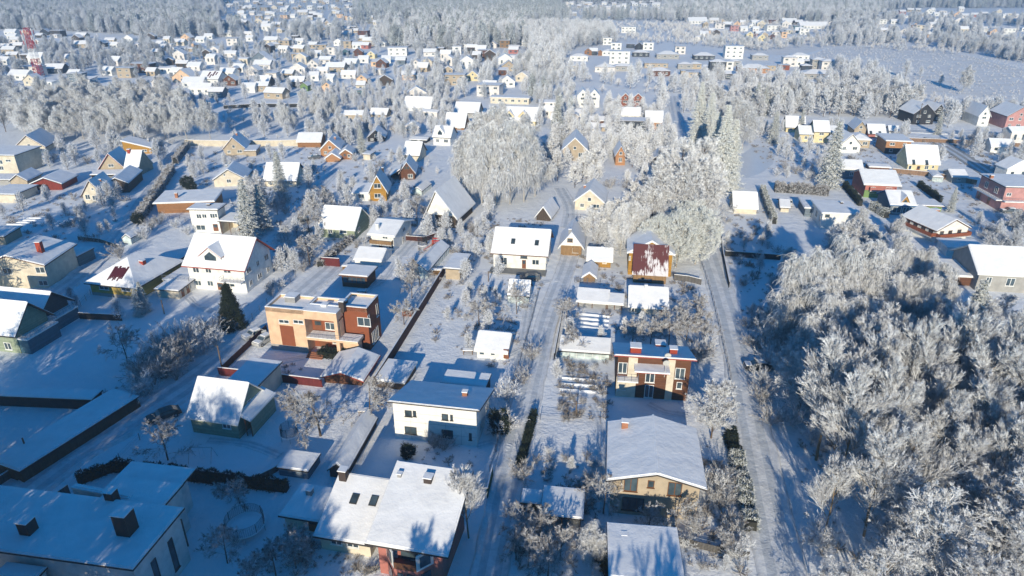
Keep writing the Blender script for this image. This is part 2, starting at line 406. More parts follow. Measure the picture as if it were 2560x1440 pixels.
    def win(s, *boxes, ox=0, oy=0, k=1.0):
        for b in boxes:
            f, x0, y0, x1, y1 = b[:5]; st = b[5] if len(b) > 5 else 'w'
            x0, x1, y0, y1 = ox+x0*k, ox+x1*k, oy+y0*k, oy+y1*k
            a0, z0 = s.face(f, x0, y1); a1, z1 = s.face(f, x1, y0)
            am, _ = s.face(f, (x0+x1)/2, (y0+y1)/2); hw = abs(a1-a0)/2
            _, zb = s.face(f, (x0+x1)/2, y1); _, zt = s.face(f, (x0+x1)/2, y0)
            cap = s.h+s.r-.15 if s.roof == 'sf' and f == 'f' else s.h-.12 if s.roof != 'gy' or f != 'f' else s.h+s.r*.9
            if zt > cap: zb = max(.15, min(zb, cap-max(.7, min(1.2, zt-zb)))); zt = cap
            s.opening(f, am-hw, max(.15, zb), am+hw, zt, st)
    def auto(s, faces='f', st='w', sz=1.1, gap=3.2, skip=0):
        fl = max(1, int(round(s.h/2.8))); fh = s.h/fl
        for f in faces:
            T = s.L if f == 'f' else s.W
            n = max(1, int(T/gap))
            for j in range(fl):
                for i in range(n):
                    if skip and (i*7+j*3) % skip == 0: continue
                    c_ = T*(i+.5)/n; z = j*fh+fh*.34; w_ = sz*(.5+.25*((i+j) % 2))
                    s.opening(f, c_-w_, z, c_+w_, z+fh*.42, st)
            if f == 'f' and s.roof == 'gy' and s.r > 1.6:
                c_ = s.L*s.rf; s.opening(f, c_-.5, s.h+.15, c_+.5, s.h+min(1.2, s.r*.5), st)
    def chim(s, x, y, w_=.7, hh=1.3, c='brick', pos=None):
        u, v, z = s.onroof(x, y) if pos is None else (*pos, s.zf(*pos))
        if s.roof == 'par': z -= .5
        m = MB(); s.box(m, u-w_/2, u+w_/2, v-w_/2, v+w_/2, z-.3, z+hh); o = m.build('chimney', CHIM[c], s.roofo)
        s.fix(o); m = MB(); s.box(m, u-w_/2-.07, u+w_/2+.07, v-w_/2-.07, v+w_/2+.07, z+hh, z+hh+.12); k = m.build('chimney_snow', RSNOW, o); s.fix(k)
    def sky_(s, x, y, w_=.9, hh=1.2):
        u, v, z = s.onroof(x, y); m = MB(); g = MB()
        def zz(a, b): return s.zlin(a, b)
        for mm, a, z0, z1 in ((m, 0, .1, .42), (g, .08, .3, .44)):
            q = ((u-w_/2+a, v-hh/2+a), (u+w_/2-a, v-hh/2+a), (u+w_/2-a, v+hh/2-a), (u-w_/2+a, v+hh/2-a))
            mm.prism([s.p(*t, zz(*t)+z0) for t in q], [s.p(*t, zz(*t)+z1) for t in q])
        o = m.build('skylight', FRD, s.roofo); s.fix(o); k = g.build('pane', GLASS, o); s.fix(k)
    def dormer(s, u, w_, z0, hh, rise, wc='white', rc='red', v0=.6):
        """small gable dormer standing on the front roof plane"""
        m = MB(); zb = s.zf(u, v0); dz = s.r/(s.W*s.rf)
        vt = v0+(zb+hh-s.zf(u, v0))/dz; vr = min(s.W*s.rf, v0+(hh+rise)/dz)
        zt = zb+hh; zr = zb+hh+rise
        a, b = u-w_/2, u+w_/2
        m.poly([s.p(a, v0, zb-.3), s.p(b, v0, zb-.3), s.p(b, v0, zt), s.p(u, v0, zr), s.p(a, v0, zt)])
        m.poly([s.p(b, v0, zb-.3), s.p(b, vt, zt), s.p(b, v0, zt)]); m.poly([s.p(a, v0, zb-.3), s.p(a, v0, zt), s.p(a, vt, zt)])
        d = m.build('dormer', wallmat(wc), s.roofo); s.fix(d)
        m = MB(); e = .3; k = rise/(w_/2)
        for sg in (-1, 1):
            E1, E2 = s.p(u+sg*(w_/2+e), v0-e, zt-k*e), s.p(u+sg*(w_/2+e), vt, zt-k*e)
            R1, R2 = s.p(u, v0-e, zr), s.p(u, vr, zr)
            up = lambda t, z: (t[0], t[1], t[2]+z)
            pts = [E1, E2, R2, R1] if sg < 0 else [E1, R1, R2, E2]
            m.prism([up(t, 0) for t in pts], [up(t, .12) for t in pts], 0); m.prism([up(t, .121) for t in pts], [up(t, .26) for t in pts], 1)
        o = m.build('dormer_roof', [TRIM[rc], RSNOW], d); s.fix(o)
        m = MB()
        g = [(u-w_*.28, zb+.15), (u+w_*.28, zb+.15), (u+w_*.28, zb+hh*.9), (u, zb+hh+rise*.5), (u-w_*.28, zb+hh*.9)]
        m.prism([s.p(a, v0+.02, z) for a, z in g], [s.p(a, v0-.04, z) for a, z in g]); o = m.build('dormer_window', GLASS, d); s.fix(o)
    def balcony(s, f, a0, a1, z, dep=1.5, rail='metal', base=None):
        m = MB(); c = ((a0, 0), (a1, 0), (a1, dep), (a0, dep))
        m.prism([s.fp(f, a, d, z-.18) for a, d in c], [s.fp(f, a, d, z) for a, d in c], 0)
        m.prism([s.fp(f, a, d, z+.002) for a, d in c], [s.fp(f, a, d, z+.08) for a, d in c], 1)
        b = m.build('balcony', [TRIM['white'], RSNOW], s.root, s.off)
        m = MB()
        if rail == 'metal':
            path = [(a0, .03), (a0, dep-.03), (a1, dep-.03), (a1, .03)]
            for i in range(3):
                (p0, d0), (p1, d1) = path[i], path[i+1]
                for zz in (.45, .95): m.bar(s.fp(f, p0, d0, z+zz), s.fp(f, p1, d1, z+zz), .03)
                n = max(2, int(math.hypot(p1-p0, d1-d0)/.8))
                for j in range(n+1): m.bar(s.fp(f, p0+(p1-p0)*j/n, d0+(d1-d0)*j/n, z), s.fp(f, p0+(p1-p0)*j/n, d0+(d1-d0)*j/n, z+.97), .025)
            mt = METAL
        else:
            for (p0, d0, p1, d1) in ((a0, dep-.06, a1, dep), (a0, 0, a0+.06, dep-.07), (a1-.06, 0, a1, dep-.07)):
                q = ((p0, d0), (p1, d0), (p1, d1), (p0, d1)); m.prism([s.fp(f, a, d, z-.1) for a, d in q], [s.fp(f, a, d, z+.95) for a, d in q])
            mt = wallmat(rail)
        o = m.build('railing', mt, b); s.fix(o)

def house(name, label, cat, x, y, group=None):
    X, Y, _ = P(x, y); r = empty(name, (X, Y, 0)); return tag(r, label, cat, group)
def H1(name, label, cat, x0, yb, x1, ye, yr=None, roof='gx', group=None, wins=None, auto=None, ch=None, **k):
    r = house(name, label, cat, (x0+x1)/2, yb, group)
    b = Blk(r, x0, yb, x1, ye, yr, roof, **k)
    if wins: b.win(*wins)
    if auto: b.auto(auto)
    for c in (ch or []): b.chim(*c)
    return b
# ---------------------------------------------------------------- trees
def unit(a): return a/np.maximum(np.linalg.norm(a, axis=-1, keepdims=True), 1e-9)
def perp(d, rng):
    r = rng.normal(size=d.shape); r -= (r*d).sum(-1, keepdims=True)*d; return unit(r)
def strand(p, d, L, n, wob, up, rng):
    """bent polylines: (N,n+1,3)"""
    out_ = [p]; L = L[:, None]/n
    for i in range(n):
        d = unit(d+rng.normal(size=d.shape)*wob+np.array([0, 0, up])); p = p+d*L; out_.append(p)
    return np.stack(out_, 1)
def kids(path, L, m, t0, ang, ratio, rng, taper=.5, jit=.25, dirs=None):
    N, k = path.shape[0], path.shape[1]-1
    t = t0+(1-t0)*(np.arange(m)+rng.random((N, m)))/m
    x = np.clip(t*k, 0, k-1e-4); i = x.astype(int); f = (x-i)[..., None]
    a, b = path[np.arange(N)[:, None], i], path[np.arange(N)[:, None], i+1]
    pos = a+(b-a)*f; pd = unit(b-a)
    pos, pd = pos.reshape(-1, 3), pd.reshape(-1, 3)
    A = np.radians(ang*(1+rng.normal(size=len(pos))*jit))[:, None]
    d = np.cos(A)*pd+np.sin(A)*perp(pd, rng)
    l = (L[:, None]*ratio*(1-taper*(t-t0)/(1-t0+1e-6))).reshape(-1)*(.75+.5*rng.random(len(pos)))
    return pos, unit(d), l
def tubes(paths, r0, r1, sides=3):
    """tapered prisms along polylines -> verts, quads"""
    N, K = paths.shape[0], paths.shape[1]
    T = np.concatenate([paths[:, 1:]-paths[:, :-1], paths[:, -1:]-paths[:, -2:-1]], 1); T = unit(T)
    ref = np.where(np.abs(T[..., 2:3]) > .9, np.array([1., 0, 0]), np.array([0, 0, 1.]))
    X = unit(np.cross(T, ref)); Y = np.cross(T, X)
    rr = (np.asarray(r0).reshape(-1, 1)*(1-np.linspace(0, 1, K))+np.asarray(r1).reshape(-1, 1)*np.linspace(0, 1, K))[..., None, None]
    a = 2*np.pi*np.arange(sides)/sides
    V = paths[:, :, None]+rr*(np.cos(a)[None, None, :, None]*X[:, :, None]+np.sin(a)[None, None, :, None]*Y[:, :, None])
    idx = np.arange(N*K*sides).reshape(N, K, sides)
    q = np.stack([idx[:, :-1], np.roll(idx, -1, 2)[:, :-1], np.roll(idx, -1, 2)[:, 1:], idx[:, 1:]], -1).reshape(-1, 4)
    return V.reshape(-1, 3), q
def blades(p, d, L, w_, rng):
    """thin triangular frost needles/twigs: one narrow triangle pair (cross) each"""
    s = perp(d, rng); s2 = np.cross(d, s); tip = p+d*L[:, None]; w_ = np.asarray(w_).reshape(-1, 1)
    V = np.stack([p-s*w_, p+s*w_, tip, p-s2*w_, p+s2*w_, tip], 1).reshape(-1, 3)
    i = np.arange(len(p))[:, None]*6; F = np.concatenate([i+[0, 1, 2], i+[3, 4, 5]], 0); return V, F
def npmesh(name, parts, mats):
    """parts: list of (verts, faces(n,3|4), material index)"""
    V = np.concatenate([p[0] for p in parts]); off = 0; loops = []; st = []; mi = []; ls = 0
    for v, f, m in parts:
        loops.append((f+off).reshape(-1)); k = f.shape[1]; st.append(ls+np.arange(len(f))*k); ls += f.size; mi.append(np.full(len(f), m)); off += len(v)
    loops = np.concatenate(loops); st = np.concatenate(st); mi = np.concatenate(mi)
    me = bpy.data.meshes.new(name); me.vertices.add(len(V)); me.vertices.foreach_set('co', V.astype(np.float32).ravel())
    me.loops.add(len(loops)); me.loops.foreach_set('vertex_index', loops.astype(np.int32))
    me.polygons.add(len(st)); me.polygons.foreach_set('loop_start', st.astype(np.int32))
    for m in mats: me.materials.append(m)
    me.polygons.foreach_set('material_index', mi.astype(np.int32)); me.update(calc_edges=True); me.validate(); return me

def broadleaf(seed, H, spread, trunk=.28, n1=16, n2=8, n3=7, n4=5, a1=45, a2=38, a3=40, up=.10, l1=.5, mats=(BARK, FROST), droop=None, tr=.012, wob=.10, thin=1.0, tw=.020, spur=0, t3=.02, r4=.60, r3=.48, r2=.50):
    """bare tree: trunk and crown meshes, height H metres"""
    r = np.random.default_rng(seed)
    tp = strand(np.zeros((1, 3)), np.array([[0, 0, 1.]]), np.array([H*.80]), 6, .035, .1, r); tp[0, 0] = (0, 0, -.3)
    L0 = np.array([H*.8])
    p1, d1, L1 = kids(tp, L0, n1, trunk, a1, l1*spread, r, taper=.55)
    b1 = strand(p1, d1, L1, 5, wob, up, r)
    p2, d2, L2 = kids(b1, L1, n2, .18, a2, r2, r); b2 = strand(p2, d2, L2, 3, wob, up*.8, r)
    p3, d3, L3 = kids(b2, L2, n3, .15, a3, r3, r); b3 = strand(p3, d3, L3, 2, wob, up*.5, r)
    tr0 = H*tr
    trunk_parts = [(*tubes(tp, [tr0], [tr0*.35], 7), 0), (*tubes(b1, np.full(len(b1), tr0*.36), np.full(len(b1), tr0*.10), 4), 0)]
    parts = [(*tubes(b2, np.full(len(b2), .040*thin), np.full(len(b2), .018*thin)), 0), (*tubes(b3, np.full(len(b3), t3*thin), np.full(len(b3), .012)), 0)]
    if droop:
        i = r.random(len(b3)) < .9; q = b3[i][:, -1]; n = len(q)*droop
        q = np.repeat(b3[i][:, 1], droop, 0)*(t_ := r.random((n, 1)))+np.repeat(q, droop, 0)*(1-t_)
        d = unit(r.normal(size=(n, 3))*.35+np.array([0, 0, -.35])); LL = .9+1.6*r.random(n)
        s4 = strand(q, d, LL, 3, .05, -.55, r); parts.append((*tubes(s4, np.full(n, .028), np.full(n, .014)), 0))
    p4, d4, L4 = kids(b3, L3, n4, .1, 38, r4, r, taper=.3)
    p4b, d4b, L4b = kids(b2, L2, n4, .4, 45, .22, r, taper=.2)
    p4, d4, L4 = np.concatenate([p4, p4b]), np.concatenate([d4, d4b]), np.maximum(np.concatenate([L4, L4b]), .28)
    d4 = unit(d4+np.array([0, 0, .12 if not droop else -.3]))
    parts.append((*blades(p4, d4, L4, np.full(len(p4), tw*1.25), r), 0))
    if spur:
        n = len(p4)*spur; t_ = r.random((n, 1)); q = np.repeat(p4, spur, 0)+np.repeat(d4*L4[:, None], spur, 0)*t_
        parts.append((*blades(q, unit(r.normal(size=(n, 3))+np.array([0, 0, .2])), .18+.25*r.random(n), np.full(n, tw), r), 0))
    return npmesh('trunk', trunk_parts, [mats[0]]), npmesh('crown', parts, [mats[1]])
def spruce(seed, H, Rm, mat_=NEED, dens=1.0, white=True):
    r = np.random.default_rng(seed); parts = []
    tp = strand(np.zeros((1, 3)), np.array([[0, 0, 1.]]), np.array([H]), 6, .01, .05, r)
    trunk = npmesh('trunk', [(*tubes(tp, [H*.014], [.02], 6), 0)], [BARK])
    zs = np.linspace(H*.05, H*.97, int(H*1.9)); P0, D0, LL = [], [], []
    for z in zs:
        R_ = Rm*(1-z/H)**.8*(.8+.4*r.random())+.15; n = int(7+4*r.random()); a = r.random()*6.28
        for k in range(n):
            aa = a+6.283*k/n+r.normal()*.2; e = .35*(z/H)-.12
            P0.append((0, 0, z)); D0.append((math.cos(aa), math.sin(aa), e)); LL.append(R_*(.75+.35*r.random()))
    P0, D0, LL = map(np.array, (P0, D0, LL)); b = strand(P0.astype(float), unit(D0.astype(float)), LL, 5, .06, -.10, r)
    b[:, -1, 2] += .10*LL; parts.append((*tubes(b, .05+.01*LL, np.full(len(b), .02)), 0))
    m = int(16*dens); p2, d2, L2 = kids(b, LL, m, .12, 55, .34, r, taper=.6); d2[:, 2] = d2[:, 2]*.45-.16; d2 = unit(d2); L2 = np.clip(L2, .25, 1.5)
    s = np.cross(d2, [0, 0, 1.]); s = unit(s); wd = .055+.035*r.random((len(p2), 1)); tip = p2+d2*L2[:, None]; mid = p2+d2*L2[:, None]*.5
    V = np.stack([p2, mid-s*wd*1.6, tip, mid+s*wd*1.6], 1).reshape(-1, 3); parts.append((V, np.arange(len(V)).reshape(-1, 4), 0))
    n = len(p2)*3; q = np.repeat(p2, 3, 0)+np.repeat(d2*L2[:, None], 3, 0)*r.random((n, 1)); dd = unit(r.normal(size=(n, 3))*[1, 1, .5]+[0, 0, -.35])
    parts.append((*blades(q, dd, .18+.28*r.random(n), np.full(n, .045), r), 0))
    return trunk, npmesh('crown', parts, [mat_])
def clumpy(seed, H, Rm, n=500, mat_=NEED, z0=.3, per=26, sz=.45, shape='round', name='crown', bark=BARK, wd=.035):
    """crown of needle clumps spread through the outer volume, on branches"""
    r = np.random.default_rng(seed); u = unit(r.normal(size=(n, 3))); rad = (.45+.55*r.random((n, 1))**.5)
    if shape == 'cone':
        z = r.random(n)**1.2; a = r.random(n)*6.283; rr = Rm*(1-z)**.75*(.55+.45*r.random(n)); c = np.stack([rr*np.cos(a), rr*np.sin(a), H*(z0+(1-z0)*z)], 1)
    else:
        u *= 1+.18*np.sin(u[:, :1]*5+seed)*np.cos(u[:, 1:2]*4+seed*2); c = u*rad*[Rm, Rm, H*(1-z0)/2]+[0, 0, H*(1+z0)/2]
    up = unit(c-[0, 0, H*(z0+.1)]); m = n*per; q = np.repeat(c, per, 0)+r.normal(size=(m, 3))*sz*.45
    d = unit(r.normal(size=(m, 3))+np.repeat(up, per, 0)*.8+[0, 0, .3])
    tp = strand(np.zeros((1, 3)), np.array([[0, 0, 1.]]), np.array([H*.85]), 4, .03, .1, r)
    k = r.permutation(n)[:max(12, n//8)]; st = np.stack([np.zeros(len(k)), np.zeros(len(k)), np.clip(c[k, 2]*.75-.4, H*.1, H*.8)], 1)
    br = np.stack([st, (st+c[k])/2+[0, 0, .1], c[k]], 1)
    return (npmesh('trunk', [(*tubes(tp, [H*.014], [.03], 6), 0), (*tubes(br, np.full(len(k), H*.005), np.full(len(k), .02)), 0)], [bark]),
            npmesh(name, [(*blades(q, d, sz*(.5+.7*r.random(m)), np.full(m, wd), r), 0)], [mat_]))
def bush_mesh(seed, H, Rm, stems=26, n2=7, n3=6, n4=4, mat_=FROST2, ang=32):
    r = np.random.default_rng(seed); a = r.random(stems)*6.283; e = np.radians(ang)*r.random(stems)**.6*1.5
    d = np.stack([np.sin(e)*np.cos(a), np.sin(e)*np.sin(a), np.cos(e)], 1); p = np.stack([np.cos(a), np.sin(a), 0*a], 1)*Rm*.18*r.random((stems, 1))
    L = H*(.7+.35*r.random(stems)); b = strand(p, d, L, 4, .10, -.01, r)
    p2, d2, L2 = kids(b, L, n2, .2, 32, .45, r); b2 = strand(p2, d2, L2, 2, .1, .05, r)
    p3, d3, L3 = kids(b2, L2, n3, .2, 35, .55, r); p3b, d3b, L3b = kids(b2, L2, n4, .0, 50, .3, r)
    return npmesh('shrub', [(*tubes(b, np.full(stems, .03), np.full(stems, .015)), 0), (*tubes(b2, np.full(len(b2), .018), np.full(len(b2), .012)), 0),
        (*blades(p3, d3, L3, np.full(len(p3), .022), r), 0), (*blades(p3b, d3b, L3b, np.full(len(p3b), .02), r), 0)], [mat_])
def far_mesh(seed, H, Rm, n, kind, mats):
    """small distant tree: one mesh of frost tufts over a stem"""
    r = np.random.default_rng(seed); tp = strand(np.zeros((1, 3)), np.array([[0, 0, 1.]]), np.array([H*.75]), 3, .04, .1, r)
    parts = [(*tubes(tp, [H*.013], [.04], 4), 1)]
    if kind == 'cone':
        z = r.random(n)**1.3; a = r.random(n)*6.283; rr = Rm*(1-z)**.85*(.6+.4*r.random(n)); c = np.stack([rr*np.cos(a), rr*np.sin(a), H*(.08+.92*z)], 1)
        d = unit(np.stack([np.cos(a), np.sin(a), -.25+0*a], 1)+r.normal(size=(n, 3))*.4)
    else:
        lob = unit(r.normal(size=(9, 3))*[1, 1, 1.3])*(.35+.35*r.random((9, 1))); u = unit(r.normal(size=(n, 3)))*(r.random((n, 1))**.45)
        i = r.integers(0, 9, n); q = u*(.38+.25*r.random((9, 1)))[i]+lob[i]; c = q*[Rm, Rm, H*.50]+[0, 0, H*.52]; c[:, :2] *= (1.15-.35*c[:, 2:3]/H); c[:, 2] = np.clip(c[:, 2], H*.05, H*1.05)
        d = unit(q*[1, 1, .6]+[0, 0, .75]+r.normal(size=(n, 3))*.45)
        k = n//40; b = np.stack([np.stack([0*c[:k, 0], 0*c[:k, 0], c[:k, 2]*.55], 1), c[:k]], 1); parts.append((*tubes(b, np.full(k, .07), np.full(k, .04)), 1))
    L = H*(.045+.06*r.random(n)); parts.append((*blades(c, d, L, L*.13, r), 0))
    return npmesh('tree', parts, mats)

VAR = {}
def variants(kind):
    if kind in VAR: return VAR[kind]
    g = []
    if kind == 'V':    # tall upright, spiky
        for i in range(3): g.append(broadleaf(100+i, 18, 1.0, trunk=.22, n1=22, n2=12, n3=9, n4=11, a1=34, a2=26, a3=22, up=.13, l1=.50, mats=(BARKY, FROST2), wob=.05, tr=.010, tw=.012, t3=.024, r4=.20, r3=.72, r2=.56))
    if kind == 'W':    # birch, hanging twigs
        for i in range(3): g.append(broadleaf(200+i, 20, .85, trunk=.16, n1=30, n2=12, n3=7, n4=5, a1=48, a2=45, up=.05, l1=.46, mats=(BARKB, FROST), droop=4, wob=.11, tr=.009, tw=.022))
    if kind == 'R':    # round dense
        for i in range(3): g.append(broadleaf(300+i, 14, 1.1, trunk=.08, n1=30, n2=10, n3=8, n4=8, a1=52, a2=42, up=.08, l1=.50, mats=(BARK, (FROST, FROST2, FROST2)[i]), wob=.11, tr=.012, tw=.018, r3=.56, r4=.45))
    if kind == 'F':    # fruit tree
        for i in range(4): g.append(broadleaf(400+i, 6, 1.3, trunk=.20, n1=12, n2=8, n3=7, n4=5, a1=58, a2=48, up=.04, l1=.62, mats=(BARK, FROST3), wob=.20, tr=.018, thin=.7, tw=.015))
    if kind == 'S':
        for i in range(2): g.append(spruce(500+i, 14, 3.4))
    if kind == 'P':    # white loaded spruce
        for i in range(2): g.append(spruce(550+i, 22, 4.4, NEEDP, 1.3))
    if kind == 'N':
        for i in range(2): g.append(clumpy(600+i, 13, 5.2, 620, NEEDP, .12, 26, .55, bark=BARKY))
    if kind == 'T': g.append(clumpy(650, 8.5, 2.5, 420, NEEDD, .02, 26, .45, 'cone', wd=.05))
    if kind == 'D': g.append(clumpy(660, 3, 1.5, 130, NEEDD, .0, 22, .35, wd=.05))
    if kind == 'B':
        for i in range(4): g.append((None, bush_mesh(700+i, 4, 2.0, mat_=(FROST2, FROST3)[i % 2])))
    if kind == 'b':
        for i in range(3): g.append((None, bush_mesh(750+i, 1.6, 1.0, stems=16, n2=4, n3=5, n4=2, mat_=FROST3, ang=42)))
    if kind == 'm':    # mid distance deciduous, lighter meshes
        for i in range(4): g.append(broadleaf(800+i, 11, 1.15, trunk=.04, n1=22, n2=8, n3=6, n4=4, a1=(48, 36, 52, 40)[i], a2=42, up=(.06, .14, .03, .1)[i], l1=.5, mats=(BARK, (FROST, FROST2)[i % 2]), wob=.12, thin=1.3, tw=.04, t3=.03))
    VAR[kind] = g; return g
REFH = {'V': 18, 'W': 20, 'R': 14, 'F': 6, 'S': 14, 'P': 22, 'N': 13, 'T': 8.5, 'D': 3, 'B': 4, 'b': 1.6, 'm': 11}
NAMES = {'V': 'tall_tree', 'W': 'birch_tree', 'R': 'frosted_tree', 'F': 'fruit_tree', 'S': 'spruce_tree', 'P': 'spruce_tree', 'N': 'pine_tree', 'T': 'cypress_tree', 'D': 'evergreen_shrub', 'B': 'shrub', 'b': 'shrub', 'm': 'frosted_tree'}
CATS = {'B': 'shrub', 'b': 'shrub', 'D': 'shrub'}
TREES = []            # (px size, kind, X, Y, H, label, group)
def T(kind, x, y, H, label, group=None, xy=None):
    X, Y = xy if xy else P(x, y)[:2]
    Zd = Y*C_+CH*S_; TREES.append((FPX*H/Zd, kind, X, Y, H, label, group))
def place_tree(kind, X, Y, H, label, group):
    g = variants(kind); t, c = g[random.randrange(len(g))]; s = H/REFH[kind]; sx = s*random.uniform(.9, 1.12); rz = random.uniform(0, 6.28)
    if t is None:
        o = bpy.data.objects.new(NAMES[kind], c); COL.objects.link(o); root = o
    else:
        root = empty(NAMES[kind], (0, 0, 0))
        for nm, me in (('trunk', t), ('crown', c)):
            o = bpy.data.objects.new(nm, me); COL.objects.link(o); o.parent = root
    root.location = (X, Y, 0); root.rotation_euler = (0, 0, rz); root.scale = (sx, sx, s)
    tag(root, label, CATS.get(kind, 'tree'), group)
# ---------------------------------------------------------------- ground, roads, pond
m = MB(); m.poly([(-7000, -600, 0), (7000, -600, 0), (7000, 9000, 0), (-7000, 9000, 0)]); tag(m.build('ground', SNOW), kind='structure')
TROD = mat('driven_snow', (.84, .86, .89), .7, 'trod'); PATH = mat('path_snow', (.83, .85, .88), .7, 'trod')
RUT = mat('packed_rut', (.66, .70, .75), .5, 'trod'); ROADS = []
def road(name, pts, wid, z=.004, mt=TROD, bank=.32, label=None):
    """ribbon along pixel polyline with ruts and low snow banks"""
    W3_ = [Vector((*P(x, y)[:2], 0)) for x, y in pts]; L = []
    for i in range(len(W3_)-1):
        a, b = W3_[i], W3_[i+1]; n = max(1, int((b-a).length/2.0))
        p0, p3 = (W3_[i-1] if i else a*2-b), (W3_[i+2] if i+2 < len(W3_) else b*2-a)
        for j in range(n):
            t = j/n; L.append(.5*((2*a)+(b-p0)*t+(2*p0-5*a+4*b-p3)*t*t+(3*a-p0-3*b+p3)*t**3))
    L.append(W3_[-1]); r = random.Random(len(pts)*31)
    prof = [(-.5, .0), (-.46, bank), (-.40, bank*.55), (-.30, .05), (-.2, .02), (-.1, .07), (0, .08), (.1, .06), (.2, .02), (.3, .05), (.40, bank*.5), (.46, bank), (.5, 0)]
    m = MB(); K = len(prof)
    for i, p in enumerate(L):
        t = (L[min(i+1, len(L)-1)]-L[max(i-1, 0)]).normalized(); s = Vector((t.y, -t.x, 0)); w2 = wid*(1+r.uniform(-.07, .07))
        for a, h in prof: m.v.append(tuple(p+s*(a*(w2+1.0))+Vector((0, 0, z+h*(1+r.uniform(-.45, .45)) if h else z))))
        ROADS.append((p.x, p.y, wid/2+.5))
    for i in range(len(L)-1):
        for j in range(K-1): a = i*K+j; m.f.append((a, a+1, a+K+1, a+K)); m.m.append(1 if j in (3, 4, 7, 8) else 0)
    o = m.build(name, [mt, RUT]); tag(o, label, kind='structure')
    for q in o.data.polygons: q.use_smooth = True
def dens(pts, step=14):
    o = []
    for (x0, y0), (x1, y1) in zip(pts, pts[1:]):
        n = max(1, int(math.hypot(x1-x0, y1-y0)/step/4)); o += [(x0+(x1-x0)*i/n, y0+(y1-y0)*i/n) for i in range(n)]
    return o+[pts[-1]]
road('road', [(-90, 1360), (60, 1235), (200, 1130), (330, 1055), (470, 965), (600, 868), (690, 790), (745, 740), (800, 695), (845, 655)], 5.0)
road('lane', [(-150, 905), (120, 745), (225, 665), (300, 590), (350, 520), (395, 455), (432, 395), (470, 350)], 4.0, .008)
road('lane', [(1200, 1560), (1240, 1350), (1283, 1150), (1325, 970), (1360, 830), (1388, 740), (1412, 680), (1425, 640)], 3.4, .006)
road('road', [(1985, 1600), (1948, 1400), (1902, 1180), (1868, 1010), (1840, 860), (1800, 720), (1765, 610), (1745, 520), (1720, 420), (1700, 340), (1688, 280), (1680, 240)], 4.6, .010)
road('road', [(2900, 362), (2560, 341), (2440, 334), (2330, 330), (2230, 325), (2100, 318), (1900, 310), (1760, 306), (1690, 300)], 7, .012)
road('road', [(2330, 345), (2400, 388), (2480, 440), (2580, 505)], 5, .016, mat('salted_road', (.42, .42, .41), .7, 'trod'))
road('lane', [(700, 590), (760, 520), (800, 470), (850, 420)], 2.6, .014, bank=.1)
road('lane', [(1000, 640), (1070, 560), (1100, 520)], 2.6, .014, bank=.1)
road('lane', [(1420, 570), (1425, 520), (1400, 470)], 3, .014, bank=.12)
road('lane', [(2080, 500), (2180, 590), (2260, 680)], 3, .018, bank=.15)
road('lane', [(2330, 540), (2450, 620), (2600, 700)], 3, .018, bank=.15)
road('path', [(2330, 500), (2470, 560), (2600, 640)], 2.4, .02, bank=.1)
road('footpath', [(1288, 960), (1310, 850), (1325, 760)], 1.2, .02, bank=.05)
for i, q in enumerate(([(640, 930), (700, 905), (780, 890)], [(1190, 1115), (1230, 1105), (1275, 1120)], [(905, 730), (960, 700), (1000, 640)], [(1250, 900), (1290, 880), (1330, 860)], [(1310, 720), (1360, 705), (1395, 700)], [(1480, 1010), (1500, 1060), (1510, 1180), (1516, 1290)], [(470, 745), (500, 770), (560, 780), (620, 760)], [(520, 1100), (620, 1110), (700, 1140)], [(150, 700), (190, 690), (250, 660)], [(1620, 1010), (1660, 1030), (1720, 1040)], [(960, 690), (900, 745), (880, 770)], [(560, 500), (640, 480), (700, 470)], [(2240, 440), (2330, 470), (2430, 500)])): road('footpath', q, .55, .022+.001*i, bank=.06)
def patch(name, pix, mt, z=.02, label=None, kind='structure'):
    m = MB(); m.poly([P(x, y, z) for x, y in pix]); return tag(m.build(name, mt), label, kind=kind)
patch('ice', [(1822, 420), (1850, 390), (1880, 368), (1912, 366), (1938, 385), (1932, 410), (1905, 432), (1868, 445), (1835, 440)], mat('pond_ice', (.70, .73, .77), .35, 'snow', .4, bump=.25))
patch('marsh', [(2010, 190), (1990, 150), (2080, 118), (2300, 116), (2420, 140), (2640, 195), (2640, 262), (2420, 250), (2200, 228), (2080, 212)], mat('marsh_reeds', (.6, .6, .6), .9, 'marsh'), .03)
patch('marsh', [(1860, 132), (1860, 104), (2080, 96), (2200, 112), (2080, 117), (1985, 140)], mat('marsh_reeds', (.6, .6, .6), .9, 'marsh'), .03)
patch('field', [(560, 318), (575, 275), (760, 268), (770, 300), (640, 340)], mat('field_snow', (.82, .84, .88), .7, 'trod', bump=1), .02)
